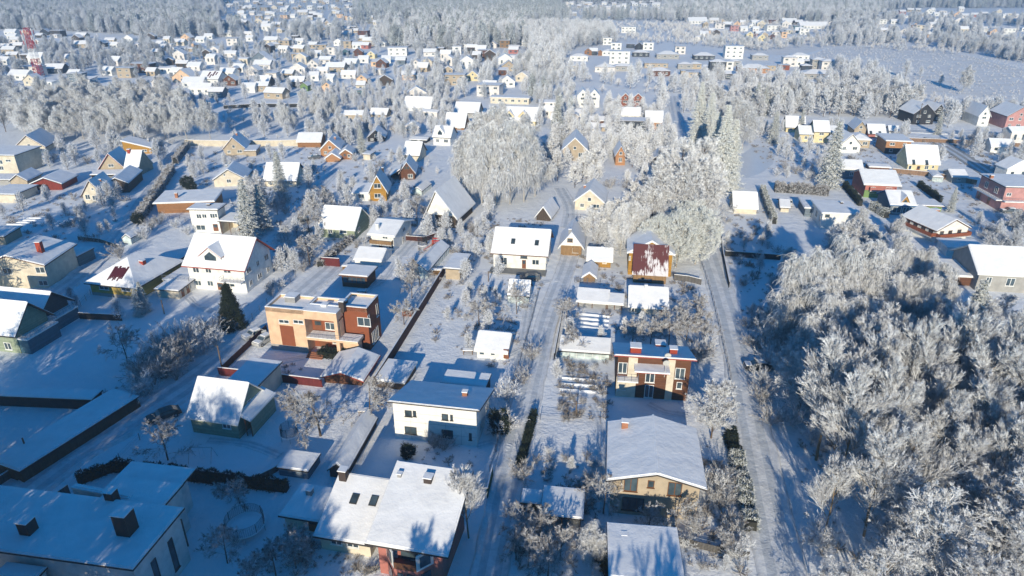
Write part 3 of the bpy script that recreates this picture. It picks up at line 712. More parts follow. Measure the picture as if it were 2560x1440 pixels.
# ---------------------------------------------------------------- walls, fences, hedges, poles
def fence(name, label, pts, h, mt, kind='board', cat='fence', th=.06, group=None, cap=True):
    pp = [Vector(P(x, y)) for x, y in pts]; root = tag(empty(name, pp[0]), label, cat, group); off = tuple(pp[0])
    m = MB(); ps = MB(); cp = MB()
    for a, b in zip(pp, pp[1:]):
        d = (b-a).normalized(); s = Vector((-d.y, d.x, 0))*th
        if kind in ('board', 'wall'):
            m.prism([a-s, b-s, b+s, a+s], [q+Vector((0, 0, h)) for q in (a-s, b-s, b+s, a+s)])
            if cap: s2 = s*1.3; cp.prism([q+Vector((0, 0, h+.005)) for q in (a-s2, b-s2, b+s2, a+s2)], [q+Vector((0, 0, h+.10)) for q in (a-s2, b-s2, b+s2, a+s2)])
        elif kind == 'slat':
            for k in range(5):
                z = .2+k*(h-.2)/5; m.prism([a-s+Vector((0, 0, z)), b-s+Vector((0, 0, z)), b+s+Vector((0, 0, z)), a+s+Vector((0, 0, z))], [q+Vector((0, 0, z+(h-.2)/5*.72)) for q in (a-s, b-s, b+s, a+s)])
        else:
            for z in (h*.55, h*.98): m.bar(a+Vector((0, 0, z)), b+Vector((0, 0, z)), .02)
            for k in range(int(h/.35)): m.bar(a+Vector((0, 0, .1+k*.35)), b+Vector((0, 0, .1+k*.35)), .010)
        n = max(1, int((b-a).length/2.5))
        for i in range(n+1):
            q = a.lerp(b, i/n); ps.bar(q, q+Vector((0, 0, h+.06)), .06 if kind != 'wall' else .12)
    m.build({'board': 'boards', 'wall': 'wall_face', 'slat': 'slats'}.get(kind, 'mesh_panel'), mt, root, off)
    ps.build('post_row', METAL if kind == 'mesh' else mt, root, off)
    if cp.v: cp.build('snow_cap', RSNOW, root, off)
    return root
FB = {k: mat('fence_'+k, v, .8, 'planks_v') for k, v in {'brown': (.10, .035, .025), 'dark': (.035, .035, .035), 'grey': (.16, .15, .14), 'green': (.02, .12, .05), 'red': (.16, .03, .03), 'tan': (.30, .19, .12)}.items()}
CREAMW = mat('cream_wall', (.62, .55, .43), .85, 'plaster')
def hedge(name, label, pts, h, wd, mt=NEEDD, n=260, sz=.35, group=None, core=(.03, .03, .025)):
    pp = [np.array(P(x, y)) for x, y in pts]; V, D = [], []; m = MB(); r = np.random.default_rng(len(label))
    for a, b in zip(pp, pp[1:]):
        L = np.linalg.norm(b-a); k = int(L*n*h/2); d = (b-a)/L; s = np.array([-d[1], d[0], 0]); t = r.random((k, 1)); e = r.random((k, 1))*2-1; z = r.random((k, 1))
        top = r.random((k, 1)) < .4; z = np.where(top, 1-.12*z, z); e = np.where(top, e, np.sign(e)*(.75+.25*np.abs(e)))
        bl = 1+.12*np.sin(t*L*1.3)+.1*np.sin(t*L*3.1)
        V.append(a+(b-a)*t+s*e*wd/2*bl*(1-.25*z)+np.array([0, 0, 1])*z*h*bl); D.append(unit(s*e*.6+np.array([0, 0, .6])*z+r.normal(size=(k, 3))*.7))
        w_ = s*wd*.36; hh = np.array([0, 0, h*.82]); m.prism([a-w_, b-w_, b+w_, a+w_], [a-w_*.8+hh, b-w_*.8+hh, b+w_*.8+hh, a+w_*.8+hh])
    V, D = np.concatenate(V), np.concatenate(D); off = pp[0]; root = tag(empty(name, tuple(off)), label, 'hedge', group)
    me = npmesh('foliage', [(*blades(V-off, D, sz*(.5+.8*r.random(len(V))), np.full(len(V), .05), r), 0)], [mt]); o = bpy.data.objects.new('foliage', me); COL.objects.link(o); o.parent = root
    m.build('branch_core', mat('hedge_core', core), root, tuple(off))
def pole(label, x, y, h, group=None, name='utility_pole', arm=True, mt=None):
    a = P(x, y); root = tag(empty(name, a), label, 'pole', group); m = MB(); m.bar(a, (a[0], a[1], h), .11, n=8); m.build('mast', mt or mat('pole_wood', (.16, .12, .09)), root, a)
    if arm: m = MB(); m.bar((a[0]-.7, a[1], h-.4), (a[0]+.7, a[1], h-.4), .05); m.build('crossarm', mat('pole_wood', (.16, .12, .09)), root, a)
def trampoline(label, x, y, dia, net=1.8):
    a = P(x, y); root = tag(empty('trampoline', a), label, 'trampoline'); r = dia/2; n = 20
    ring = lambda rr, z: [(a[0]+rr*math.cos(2*math.pi*i/n), a[1]+rr*math.sin(2*math.pi*i/n), z) for i in range(n)]
    m = MB(); m.poly(ring(r*.86, .84)); m.build('jumping_mat', RSNOW, root, a)
    m = MB(); R1, R2 = ring(r*1.04, .90), ring(r*.84, .94)
    for i in range(n): j = (i+1) % n; m.poly([R1[i], R1[j], R2[j], R2[i]]); m.bar(R1[i], R1[j], .10)
    m.build('rim_pad', RSNOW, root, a)
    m = MB()
    for i in range(0, n, 4): m.bar((R1[i][0], R1[i][1], 0), (R1[i][0], R1[i][1], .86), .04)
    m.build('leg_frame', METAL, root, a); m = MB()
    for i in range(0, n, 3): m.bar(R1[i], (R1[i][0], R1[i][1], .86+net), .035)
    tp = ring(r, .86+net)
    for i in range(n): m.bar(tp[i], tp[(i+1) % n], .02)
    m.build('net_pole_ring', FRD, root, a); m = MB()
    for z in np.arange(1.0, .86+net, .17):
        q = ring(r, z)
        for i in range(n): m.bar(q[i], q[(i+1) % n], .013, n=3)
    for i in range(n*3): t = 2*math.pi*i/n/3; m.bar((a[0]+r*math.cos(t), a[1]+r*math.sin(t), .86), (a[0]+r*math.cos(t), a[1]+r*math.sin(t), .86+net), .012, n=3)
    m.build('safety_net', mat('net_black', (.03, .035, .04)), root, a)
def car(label, x, y, az, col, snow=True, L=4.4, group=None, suv=False):
    a = P(x, y); root = tag(empty('parked_car', a), label, 'car', group); root.rotation_euler = (0, 0, R(az)); H = 1.65 if suv else 1.45
    prof = [(-L/2, .35), (-L/2, .8), (-L*.43, .92), (-L*.22, .98), (-L*.10, H-.04), (L*.02, H), (L*.26, H-.03), (L*.42, .98), (L*.49, .92), (L/2, .4)]
    def body(m, pr, w0, tw, mi=0):
        n = len(pr); b = [(px, -w0*(1-tw*max(0, z-.95)), z) for px, z in pr]; c = [(px, w0*(1-tw*max(0, z-.95)), z) for px, z in pr]
        k = len(m.v); m.v += b+c; m.f += [tuple(range(k+n-1, k-1, -1)), tuple(range(k+n, k+2*n))]; m.m += [mi]*2
        for i in range(n): j = (i+1) % n; m.f.append((k+i, k+j, k+n+j, k+n+i)); m.m.append(mi)
    m = MB(); body(m, prof, .88, .28); m.build('body', mat('car_'+col, {'black': (.02, .022, .025), 'white': (.6, .6, .6), 'grey': (.10, .11, .12), 'brown': (.05, .042, .036), 'silver': (.4, .41, .42), 'red': (.3, .03, .03)}[col], .25, spec=.5), root)
    m = MB()
    for sg in (-1, 1):
        y0, y1 = sg*.872, sg*.76; q = [(-L*.19, y0, 1.0), (L*.37, y0, 1.0), (L*.24, y1, H-.12), (-L*.09, y1, H-.12)]; m.prism([(u, v-.005*sg, z) for u, v, z in q], [(u, v+.02*sg, z+.01) for u, v, z in q])
    q = [(-L*.215, -.78, 1.01), (-L*.215, .78, 1.01), (-L*.115, .66, H-.1), (-L*.115, -.66, H-.1)]; m.prism([(u+.02, v, z-.02) for u, v, z in q], [(u-.01, v, z+.015) for u, v, z in q])
    q = [(L*.405, -.76, 1.04), (L*.405, .76, 1.04), (L*.29, .66, H-.1), (L*.29, -.66, H-.1)]; m.prism([(u-.02, v, z-.02) for u, v, z in q], [(u+.01, v, z+.015) for u, v, z in q]); m.build('window', GLASS, root)
    for sx in (-.31, .30):
        for sy in (-1, 1):
            m = MB(); m.bar((L*sx, sy*.70, .33), (L*sx, sy*.90, .33), .33, n=14); w_ = m.build('wheel', FRD, root); m = MB(); m.bar((L*sx, sy*.88, .33), (L*sx, sy*.915, .33), .19, n=10); m.build('rim', METAL, w_)
    for sy in (-1, 1):
        m = MB(); m.prism([(-L/2-.01, sy*.55-.16, .62), (-L/2-.01, sy*.55+.16, .62), (-L/2-.01, sy*.55+.16, .76), (-L/2-.01, sy*.55-.16, .76)], [(-L/2+.05, sy*.55-.16, .62), (-L/2+.05, sy*.55+.16, .62), (-L/2+.05, sy*.55+.16, .76), (-L/2+.05, sy*.55-.16, .76)]); m.build('headlight', mat('lamp_glass', (.6, .6, .6), .2), root)
    if snow:
        m = MB(); q = [(-L*.06, -.62), (L*.26, -.62), (L*.26, .62), (-L*.06, .62)]; m.prism([(u, v, H-.06) for u, v in q], [(u*.97, v*.95, H+.07) for u, v in q]); q = [(-L*.47, -.75), (-L*.25, -.72), (-L*.25, .72), (-L*.47, .75)]; m.prism([(u, v, .90) for u, v in q], [(u, v*.97, 1.03) for u, v in q]); m.build('snow_cover', RSNOW, root)
def antenna_tower(x, y, H=29):
    a = P(x, y); root = tag(empty('antenna_tower', a), 'red and white lattice radio mast with antennas above the birch grove', 'tower'); RM, WM = mat('mast_red', (.42, .04, .05), .6), mat('mast_white', (.75, .75, .75), .6)
    w_ = lambda z: 2.6-1.0*z/H; n = 16
    for k, (z0, z1, mt) in enumerate(((0, .17, WM), (.17, .44, RM), (.44, .68, WM), (.68, 1, RM))):
        m = MB(); lo, hi = int(z0*n), int(z1*n)
        for i in range(lo, hi):
            za, zb = H*i/n, H*(i+1)/n
            ca = [(a[0]+w_(za)*s, a[1]+w_(za)*t, za) for s, t in ((-.7, -.7), (.7, -.7), (.7, .7), (-.7, .7))]; cb = [(a[0]+w_(zb)*s, a[1]+w_(zb)*t, zb) for s, t in ((-.7, -.7), (.7, -.7), (.7, .7), (-.7, .7))]
            for j in range(4):
                j2 = (j+1) % 4; m.bar(ca[j], cb[j], .16); m.bar(ca[j], cb[j2], .08); m.bar(ca[j2], cb[j], .08); m.bar(cb[j], cb[j2], .08)
        m.build('lattice_section', mt, root, a)
    for i in range(3):
        for s, t in ((-1, -.8), (1, -.8), (0, 1), (-1.1, .5), (1.1, .4)):
            z = H*(.74+.09*i); c = (a[0]+s*2.6, a[1]+t*2.4, z); m = MB(); m.bar((c[0], c[1], z-1.1), (c[0], c[1], z+1.1), .26, n=4); m.build('panel_antenna', (RM, WM)[i % 2], root, a)
    for z, s in ((H*.80, -1), (H*.86, 1)):
        m = MB(); m.bar((a[0]+s*2.9, a[1]-1, z-3), (a[0]+s*2.9, a[1]-1, z+4), .22, n=8); m.build('tube_antenna', WM, root, a)
    m = MB(); m.bar((a[0], a[1], H), (a[0]-.1, a[1], H+11), .10); m.bar((a[0]+1, a[1], H), (a[0]+1, a[1], H+5), .06); m.build('whip_antenna', WM, root, a)
# ---------------------------------------------------------------- near houses, read off the photograph one by one
def peach():
    r = house('villa', 'peach and brown flat-roofed villa with a loggia and roof parapets', 'house', 800, 875)
    a = Blk(r, 680, 873, 773, 767, None, 'par', c=734, wc='peach')
    b = Blk(r, 773, 882, 850, 779, None, 'par', L=None, W=a.W-2.4, wc='umber', back=2.4, h=a.h)
    c = Blk(r, 858, 868, 927, 776, None, 'par', W=a.W, wc='umber', h=a.h-.15)
    p = MB(); f = a; u0, u1 = a.L-.05, a.L+b.L+.2
    a.box(p, u0, u1, .01, 2.5, a.h-1.6, a.h-.1); a.box(p, u1-.6, u1, .02, .6, 0, a.h-1.6); a.box(p, u1-.6, u1, 1.0, 2.4, 0, a.h-2); a.box(p, u0, u1+3.4, -.15, 2.4, 2.75, 3.15)
    a.box(p, u1+.2, u1+3.0, .9, 2.3, 0, 2.7); p.build('balcony_frame', wallmat('peach'), r, a.off)
    for q in ((u0, u1+3.35, -.1, 2.4, 3.151, 3.25), (u0, u1+.0, .05, 2.5, a.h-.1, a.h+.02)): p = MB(); a.box(p, *q); p.build('balcony_snow', RSNOW, r, a.off)
    p = MB()
    for z in (3.6, 4.05):
        p.bar(a.p(u0, -.05, z), a.p(u1+2.4, -.05, z), .03); p.bar(a.p(u1+2.4, -.05, z), a.p(u1+3.3, 1.0, z), .03)
    for i in range(12): p.bar(a.p(u0+(u1+2.4-u0)*i/11, -.05, 3.2), a.p(u0+(u1+2.4-u0)*i/11, -.05, 4.07), .02)
    p.build('railing', METAL, r, a.off)
    p = MB(); a.box(p, 2.2, 4.7, -.03, .01, 1.1, 5.0); p.build('wall_panel', wallmat('umber'), r, a.off)
    p = MB(); a.box(p, .02, a.L-.02, -.025, .01, -.1, 1.15); p.build('plinth', wallmat('grey'), r, a.off)
    a.win(('f', 698, 799, 722, 808), ('f', 734, 800, 758, 809)); bz = b
    for z0, z1, x0, x1, st in ((.2, 2.3, 1.0, 2.6, 'd'), (.9, 2.0, 3.4, 5.0, 'w'), (3.4, 5.2, .4, 1.8, 'd'), (3.6, 5.0, 2.4, 5.2, 'w')): b.opening('f', x0, z0, x1, z1, st)
    c.win(('f', 895, 794, 925, 815)); c.opening('f', .9, .3, 2.0, 2.3, 'w'); c.opening('f', 2.3, .3, 3.3, 2.3, 'w'); w_ = c.W; c.opening('r', .05, c.h*.58, w_*.14, c.h*.82); c.opening('r', w_*.2, .5, w_*.5, 2.8); c.opening('r', w_*.58, .5, w_*.75, 2.8); c.opening('r', w_*.72, c.h*.55, w_*.88, c.h*.85); print('villa', a.W, a.h, a.L, c.h)
    for x, y, w_, h_, cc in ((740, 745, 1.9, 1.1, 'grey'), (829, 752, 1.0, .8, 'white'), (871, 752, .9, 1.7, 'dark')): a.chim(0, 0, w_, h_, cc, pos=((x-700)/13.2, {740: a.W*.75, 829: a.W*.45, 871: a.W*.45}[x]))
    p = MB()
    for i in range(4): a.box(p, u0+.3, u0+3.2, -.3-.35*i-.35, -.3-.35*i, 0, .6-.14*i)
    p.build('step_flight', mat('step_tile', (.28, .12, .07)), r, a.off)
peach()
def bigwhite():
    r = house('townhouse', 'large white three-storey house with a red-trimmed gable dormer in its roof', 'house', 550, 725)
    b = Blk(r, 480, 720, 619, 657, 591, 'gx', W=10.5, wc='white', rc='red', sm=RSNOW, o=.8)
    b.dormer(b.L*.42, 4.6, 0, 1.3, 1.8, 'white', 'red', .5)
    b.win(('f', 1935, 430, 1985, 485), ('f', 2060, 435, 2107, 488), ('f', 2240, 430, 2300, 490), ('f', 1960, 565, 2008, 615), ('f', 2080, 568, 2128, 618), ('f', 2190, 590, 2225, 685, 'd'), ('f', 2255, 590, 2345, 625), oy=560, k=.25)
    b.balcony('f', b.L*.62, b.L, b.h*.48, 1.6); b.chim(545, 600, .8, 1.5, 'red')
    b.auto('r')
    g = Blk(r, 396, 743, 450, 723, 704, 'sb', W=5.5, wc='cream', o=.4); g.opening('r', .8, .1, 1.6, 2.0, 'd'); g.opening('r', 2.5, .1, 3.3, 2.0, 'd')
    t = Blk(r, 412, 722, 480, 700, None, 'flat', c=660, wc='white', o=.1, ts=.1); t.balcony('f', .1, t.L-.1, t.h+.25, .2)
bigwhite()
def yellow():
    b = H1('bungalow', 'yellow bungalow with a snowy hip roof and one bare dark red patch', 'house', 232, 737, 347, 703, 640, 'hip', W=13.5, wc='yellow', rc='dark', o=.7, az=-13,
        wins=None, ch=[(358, 662, .9, 1.0, 'red')])
    b.win(('f', 1000, 595, 1075, 655), ('f', 1215, 595, 1290, 658), oy=560, k=.25)
    u0, v0, z = b.onroof(290, 698); m = MB(); r_ = random.Random(3)
    for i in range(9):
        u = u0-1.6+i*.36; va, vb = .3+r_.random()*.8*(i % 3 > 0), 2.9+r_.random()*.6; q = ((u, va), (u+.3, va), (u+.42, vb), (u-.06, vb)); m.prism([b.p(c, d, b.zf(c, d)+.1) for c, d in q], [b.p(c, d, b.zf(c, d)+.38) for c, d in q])
    o = m.build('bare_patch', DRED, b.roofo); b.fix(o)
    m = MB(); b.box(m, -.02, b.L+.02, -.02, .02, -.1, .7); m.build('plinth', wallmat('grey'), b.root, b.off)
yellow()
b = H1('cottage', 'cream gabled house with a tall red chimney at the left edge', 'house', -38, 722, 127, 664, 640, 'gy', W=11, az=2, wc='cream', rc='brown', o=.6, ch=[(104, 633, 1.0, 2.6, 'red')])
b.win(('f', 365, 430, 440, 490), ('f', 395, 565, 470, 615), ('f', 40, 440, 110, 500), oy=560, k=.25)
def chalet():
    r = house('chalet', 'dark double chalet with two steep gables and long balconies', 'house', 40, 850)
    for x1, yb, ye, yr, W in ((108, 812, 768, 722, 6.8), (54, 862, 806, 748, 6.8)):
        b = Blk(r, x1-190, yb, x1, ye, yr, 'gx', W=W, wc='sage' if yb > 820 else 'slate', rc='dark', o=.9); b.balcony('r', 0, W, b.h*.64, 2.1, 'metal')
        m = MB(); b.box(m, b.L+.01, b.L+2.0, .1, W-.1, 0, b.h*.62); m.build('side_porch', wallmat('teal'), r, b.off); b.opening('f', b.L-6, .5, b.L-4.5, 1.9); b.opening('f', b.L-3, .5, b.L-1.6, 1.9)
chalet()
b = H1('log_house', 'orange log house with a low snowy roof and a brick chimney', 'house', 396, 534, 537, 508, 478, 'sb', W=9, az=7, wc='log', rc='white', o=.7, ch=[(443, 497, .7, 1.7, 'brick')]); b.opening('f', 9.5, 1, 10.8, 1.9)
b = H1('house', 'narrow white flat-roofed house in front of the log house', 'house', 484, 580, 553, 524, None, 'flat', c=511, az=-3, wc='white', o=.5, ts=.2, ch=[(523, 517, .8, .8, 'dark')])
b.win(('f', 1970, 940, 2010, 985), ('f', 2025, 940, 2063, 980), ('f', 2105, 935, 2145, 980), ('f', 2152, 935, 2170, 975), ('f', 1970, 1050, 2050, 1100), ('f', 2140, 1040, 2175, 1110, 'd'), oy=300, k=.25)
H1('carport', 'open carport with a snowy shed roof beside the narrow white house', 'carport', 556, 585, 600, 553, 536, 'sb', W=5, wc='cream', open_=True)
b = H1('cottage', 'cream gabled cottage in the middle of the upper left gardens', 'house', 537, 467, 615, 450, 425, 'gy', W=10, az=9, wc='cream', rc='dark', ch=[(567, 420, .6, 1, 'grey')]); b.win(('f', 2270, 592, 2308, 628), ('f', 2235, 537, 2252, 560), oy=300, k=.25)
b = H1('cottage', 'steep gabled stone cottage below the long cream wall', 'house', 561, 389, 614, 372, 345, 'gy', W=10, az=9, wc='tan', rc='brown', ch=[(592, 340, .6, 1.1, 'brick')]); b.auto('f')
H1('shed', 'low snow-covered lean-to right of the steep stone cottage', 'shed', 615, 391, 641, 378, None, 'flat', W=8, az=9, wc='tan')
b = H1('house', 'mustard yellow house with one slanting roof beside the birch grove', 'house', 312, 385, 380, 371, 353, 'sr', W=7, az=4, wc='ochre', rc='white', ch=[(372, 356, .6, 1.2, 'grey')]); b.auto('f')
b = H1('house', 'cream gabled house under the left end of the birch grove', 'house', 40, 385, 116, 370, 340, 'gy', W=13, az=12, wc='cream', rc='brown', ch=[(75, 336, .9, 1, 'brick')]); b.auto('f')
b = H1('house', 'plain cream block house with a flat snowy roof at the left edge', 'house', -60, 436, 50, 388, None, 'flat', c=366, az=-3, wc='cream', o=.5); b.win(('f', 60, 395, 105, 418), ('f', -20, 400, 20, 440), ('f', 0, 460, 30, 500), oy=300, k=.25)
def lshape():
    r = house('house', 'tan house with a red-edged gable and a steep white cross roof', 'house', 300, 440)
    b = Blk(r, 250, 436, 317, 424, 385, 'gy', W=9, az=8, wc='tan', rc='red', o=.7); b.win(('f', 1085, 440, 1135, 470), oy=300, k=.25)
    c = Blk(r, 314, 440, 348, 425, 377, 'gx', W=9, az=-2, wc='tan', rc='white', o=.3); c.chim(0, 0, .9, 1.2, 'red', pos=(.6, 4))
    Blk(r, 231, 448, 303, 438, 428, 'sb', W=4, az=4, wc='dark', open_=True)
lshape()
b = H1('barn', 'brown barn with a low gable in front of the red-edged gable house', 'barn', 270, 484, 324, 460, 446, 'gy', W=14, az=11, wc='barn', o=.5)
b = H1('cottage', 'small cream gabled cottage beside the frosted garden tree on the left', 'house', 212, 508, 262, 486, 453, 'gy', W=9, az=6, wc='cream', rc='brown', ch=[(252, 455, .5, .8, 'brick')]); b.win(('f', 860, 745, 895, 795), ('f', 930, 755, 975, 800), ('f', 915, 680, 935, 700), oy=300, k=.25)
H1('garage', 'small gabled garage right of the plain cream block house', 'garage', 29, 463, 70, 452, 438, 'gy', W=8, az=5, wc='tan')
H1('shed', 'wide dark red shed with a low gable on the left lawn', 'shed', 80, 476, 157, 461, 446, 'gy', W=9, az=4, wc='red')
H1('shed', 'cream shed with a flat snowy roof at the left picture edge', 'shed', -25, 506, 43, 486, None, 'flat', W=9, az=-3, wc='cream')
H1('shed', 'low flat shed hugging the left picture edge above the cream shed', 'shed', -30, 462, 28, 450, None, 'flat', W=6, az=0, wc='grey')
H1('shed', 'grey shed cut by the left picture edge below the garden beds', 'shed', -30, 612, 16, 592, 578, 'sb', W=6, az=0, wc='tan')
H1('greenhouse', 'tiny white greenhouse standing in the left meadow', 'greenhouse', 309, 610, 330, 596, 588, 'gy', W=5, az=-5, wc='white', glassy=True, o=.1)
H1('garage', 'dark green garage behind the cottage with the tall red chimney', 'garage', 168, 665, 200, 640, None, 'flat', W=5, az=-10, wc='teal', o=.2)
H1('garage', 'dark garage between the yellow bungalow and the white townhouse', 'garage', 400, 672, 441, 654, None, 'flat', W=4, az=-10, wc='slate', o=.2)
# centre left
b = H1('cottage', 'cream cottage with a broad white roof behind a lone spruce', 'house', 663, 466, 742, 450, 408, 'gx', W=9, az=-2, wc='cream', rc='dark'); b.auto('f')
H1('barn', 'red-brown plank barn with a white roof by the long cream wall', 'barn', 745, 368, 802, 354, 333, 'gx', W=8, az=0, wc='log', rc='white')
def orange():
    r = house('house', 'orange gabled house with a timber porch near the plank barn', 'house', 830, 392)
    b = Blk(r, 803, 391, 851, 374, 351, 'gy', W=11, az=4, wc='orange', rc='white'); b.auto('f'); b.chim(838, 350, .6, 1.1, 'brick')
    c = Blk(r, 852, 399, 880, 384, 374, 'gy', W=7, az=4, wc='log', rc='white'); c.opening('f', 1, .2, 2, 2.1, 'd'); c.opening('f', 2.5, .8, 3.4, 1.8)
    Blk(r, 815, 405, 850, 396, 384, 'gy', W=7, az=4, wc='orange', rc='white')
orange()
H1('shed', 'little cream shed between the orange house and the red brick cottage', 'shed', 909, 399, 926, 386, None, 'flat', W=4, wc='cream')
def ph(*a, **k): b = H1(*a, **k); b.auto('f'); return b
ph('cottage', 'cream cottage with a steep white roof beside the pergola', 'house', 1010, 402, 1048, 386, 355, W=8, wc='cream')
ph('cottage', 'white cottage with a cross gable left of the tallest frosted grove', 'house', 1084, 362, 1126, 342, 316, W=9, wc='white').dormer(2.5, 3, 0, 1.2, 2, 'white', 'white')
def brick():
    r = house('cottage', 'brown-red gabled cottage with an open snowy porch', 'house', 1020, 452)
    b = Blk(r, 1001, 449, 1037, 431, 407, 'gy', W=10, az=3, wc='brown', rc='brown', o=.6); b.win(('f', 1482, 462, 1505, 495, 'b'), ('f', 1510, 462, 1535, 495, 'b'), ('f', 1520, 540, 1568, 580), ox=640, oy=300, k=.25)
    Blk(r, 976, 452, 1000, 441, 426, 'sl', W=6, az=3, wc='brown', rc='brown', open_=True)
brick()
def ochre():
    r = house('cottage', 'ochre wooden cottage with a steep gable and a white side wing', 'house', 940, 500)
    b = Blk(r, 927, 503, 967, 476, 440, 'gy', W=9, az=3, wc='ochre', rc='white', o=.6); b.win(('f', 1180, 635, 1248, 682), ('f', 1185, 735, 1250, 780), ox=640, oy=300, k=.25); b.chim(957, 430, .6, 1.3, 'dark')
    c = Blk(r, 883, 502, 926, 484, 460, 'sb', W=8, az=3, wc='white', rc='white', o=.4); c.win(('f', 1025, 740, 1080, 782), ox=640, oy=300, k=.25)
ochre()
H1('greenhouse', 'small snowy greenhouse right of the ochre wooden cottage', 'greenhouse', 1032, 487, 1055, 478, 470, 'gy', W=8, az=-14, wc='white', glassy=True, o=.1)
b = H1('barn', 'large weathered barn with a sweeping snow roof and a white gable top', 'barn', 1066, 563, 1140, 534, 478, 'gy', W=13, az=-16, wc='barn', rc='white', rf=.38, o=.7)
m = MB(); m.poly([b.p(.3, -.03, b.h), b.p(b.L-.4, -.03, b.h), b.p(b.L*.38, -.03, b.h+b.r*.94)]); m.build('gable_cladding', wallmat('white'), b.root, b.off)
b = H1('cottage', 'grey-green cottage with a plain white roof above the frosted apple trees', 'house', 801, 592, 888, 567, 518, W=9.5, wc='sage', rc='white', ch=[(891, 527, .6, 1.2, 'white')]); b.win(('f', 722, 1075, 760, 1130), ('f', 835, 1085, 905, 1130), ox=640, oy=300, k=.25); b.opening('r', 2, 1, 3.3, 2.2)
b = H1('house', 'white two-storey house with a brown balcony and a windowed side gable', 'house', 930, 623, 986, 584, 551, W=11, az=-14, wc='white', rc='white', o=.7, ch=[(945, 575, .7, 1.5, 'white')]); b.balcony('f', .1, b.L-.1, b.h*.48, 1.2, 'wood')
b.win(('f', 1265, 1140, 1315, 1175), ('f', 1235, 1220, 1260, 1295, 'd'), ('f', 1328, 1225, 1372, 1285), ('r', 1465, 1160, 1480, 1225), ('r', 1510, 1125, 1530, 1185), ('r', 1465, 1075, 1490, 1115), ox=640, oy=300, k=.25)
H1('garage', 'white gabled garage below the house with the brown balcony', 'garage', 888, 661, 953, 648, 621, W=7, wc='white', rc='white', o=.3)
b = H1('pavilion', 'dark glazed garden pavilion with a flat snowy roof behind the villa', 'pavilion', 857, 716, 919, 687, None, 'flat', c=665, wc='brown', rc='brown', o=.5)
m = MB(); b.box(m, .3, b.L-.3, -.06, .03, 1.0, 2.3); m.build('window', GLASS, b.root, b.off)
m = MB(); [b.box(m, .3+(b.L-.6)*i/5-.04, .3+(b.L-.6)*i/5+.04, -.09, -.05, 1.0, 2.3) for i in range(6)]; m.build('window_bars', FRB, b.root, b.off)
H1('greenhouse', 'long snow-covered greenhouse above the brown plank fence', 'greenhouse', 1030, 692, 1070, 676, 663, 'gy', W=15, az=-13, wc='white', glassy=True, o=.1)
H1('shed', 'grey-tan shed with a flat snowy roof at the top of the brown fence', 'shed', 1115, 697, 1150, 671, None, 'flat', W=8, wc='tan')
b = H1('house', 'white house with two skylights in its roof and a dark door', 'house', 1234, 669, 1364, 629, 573, W=11, az=-9, wc='white', rc='brown', o=.6, ch=[(1268, 574, .5, .9, 'white')])
b.sky_(1283, 607); b.sky_(1342, 611); b.win(('f', 1250, 643, 1268, 661), ('f', 1301, 634, 1318, 645, 'k'), ('f', 1305, 650, 1315, 671, 'd'), ('f', 1330, 649, 1348, 662)); b.auto('r')
m = MB(); b.box(m, -.5, b.L+.3, -3.2, -.05, .01, .22); m.build('terrace', mat('terrace_stone', (.25, .25, .24), .8, 'trod'), b.root, b.off)
b = H1('cottage', 'steep white-gabled cottage with a brown stone base', 'house', 1402, 637, 1453, 612, 582, 'gy', W=9, az=-8, wc='white', rc='white', o=.7, ch=[(1425, 585, .7, 1.2, 'grey')]); b.win(('f', 1418, 596, 1432, 605, 'b'))
m = MB(); b.box(m, -.03, b.L+.03, -.05, .02, -.1, b.h-.1); m.build('base_cladding', wallmat('wood'), b.root, b.off); b.opening('f', 2.6, .7, 4, 1.8)
H1('shed', 'steep brown timber shed half hidden by frosted twigs', 'shed', 1341, 550, 1375, 541, 518, 'gy', W=9, az=-16, wc='barn', rc='white')
ph('cottage', 'cream cottage with a broad snowy gable in the frosted orchard', 'house', 1437, 524, 1508, 502, 476, 'gy', W=11, az=-12, wc='cream', rc='white', ch=[(1462, 472, .6, 1, 'cream' if 0 else 'brick')])
b = H1('summerhouse', 'small ochre summerhouse with a white roof by the end of the lane', 'house', 1470, 667, 1526, 649, 621, W=6, az=-8, wc='wood', rc='white', o=.5, ch=[(1505, 628, .5, 1, 'white')])
m = MB(); b.box(m, b.L-2.4, b.L-.05, -.05, .02, .2, b.h-.1); m.build('wall_panel', wallmat('ochre'), b.root, b.off); b.opening('f', b.L-1.8, 1.0, b.L-.9, 1.9)
H1('shed', 'little grey gabled shed in front of the ochre summerhouse', 'shed', 1458, 704, 1487, 691, 682, 'gy', W=6, az=-9, wc='wood', rc='white')
def rusty():
    r = house('house', 'yellow house with a rust-red sheet roof sloping over its front', 'house', 1620, 700)
    b = Blk(r, 1569, 686, 1676, 630, 604, 'gy', W=9, az=-8, wc='ochre', rc='white', o=.5)
    c = Blk(r, 1582, 706, 1664, 681, 619, 'sb', W=3.2, az=-8, wc='wood', rc=RUST, snow=False, o=.3)
    m = MB(); b.box(m, -.5, 1.6, -.6, 2, b.h-.0, b.h+.3); b.box(m, b.L-1.6, b.L+.5, -.6, 2, b.h, b.h+.3); m.build('side_roof_snow', RSNOW, b.roofo, b.off); b.win(('f', 1572, 640, 1577, 650))
    c.opening('f', 1, .3, 4, 1.1, 'b'); b.opening('r', 3, 1, 4.2, 2.2); b.opening('r', 3, 3.6, 4.2, 4.8)
rusty()
def longshed():
    r = house('woodshed', 'long white-roofed woodshed with an open timber front', 'shed', 1500, 768)
    Blk(r, 1445, 768, 1515, 752, 727, 'sb', W=3.0, wc='barn', rc='white', open_=True); Blk(r, 1518, 774, 1553, 758, 738, 'sb', W=2.8, wc='barn', rc='white', open_=True)
longshed()
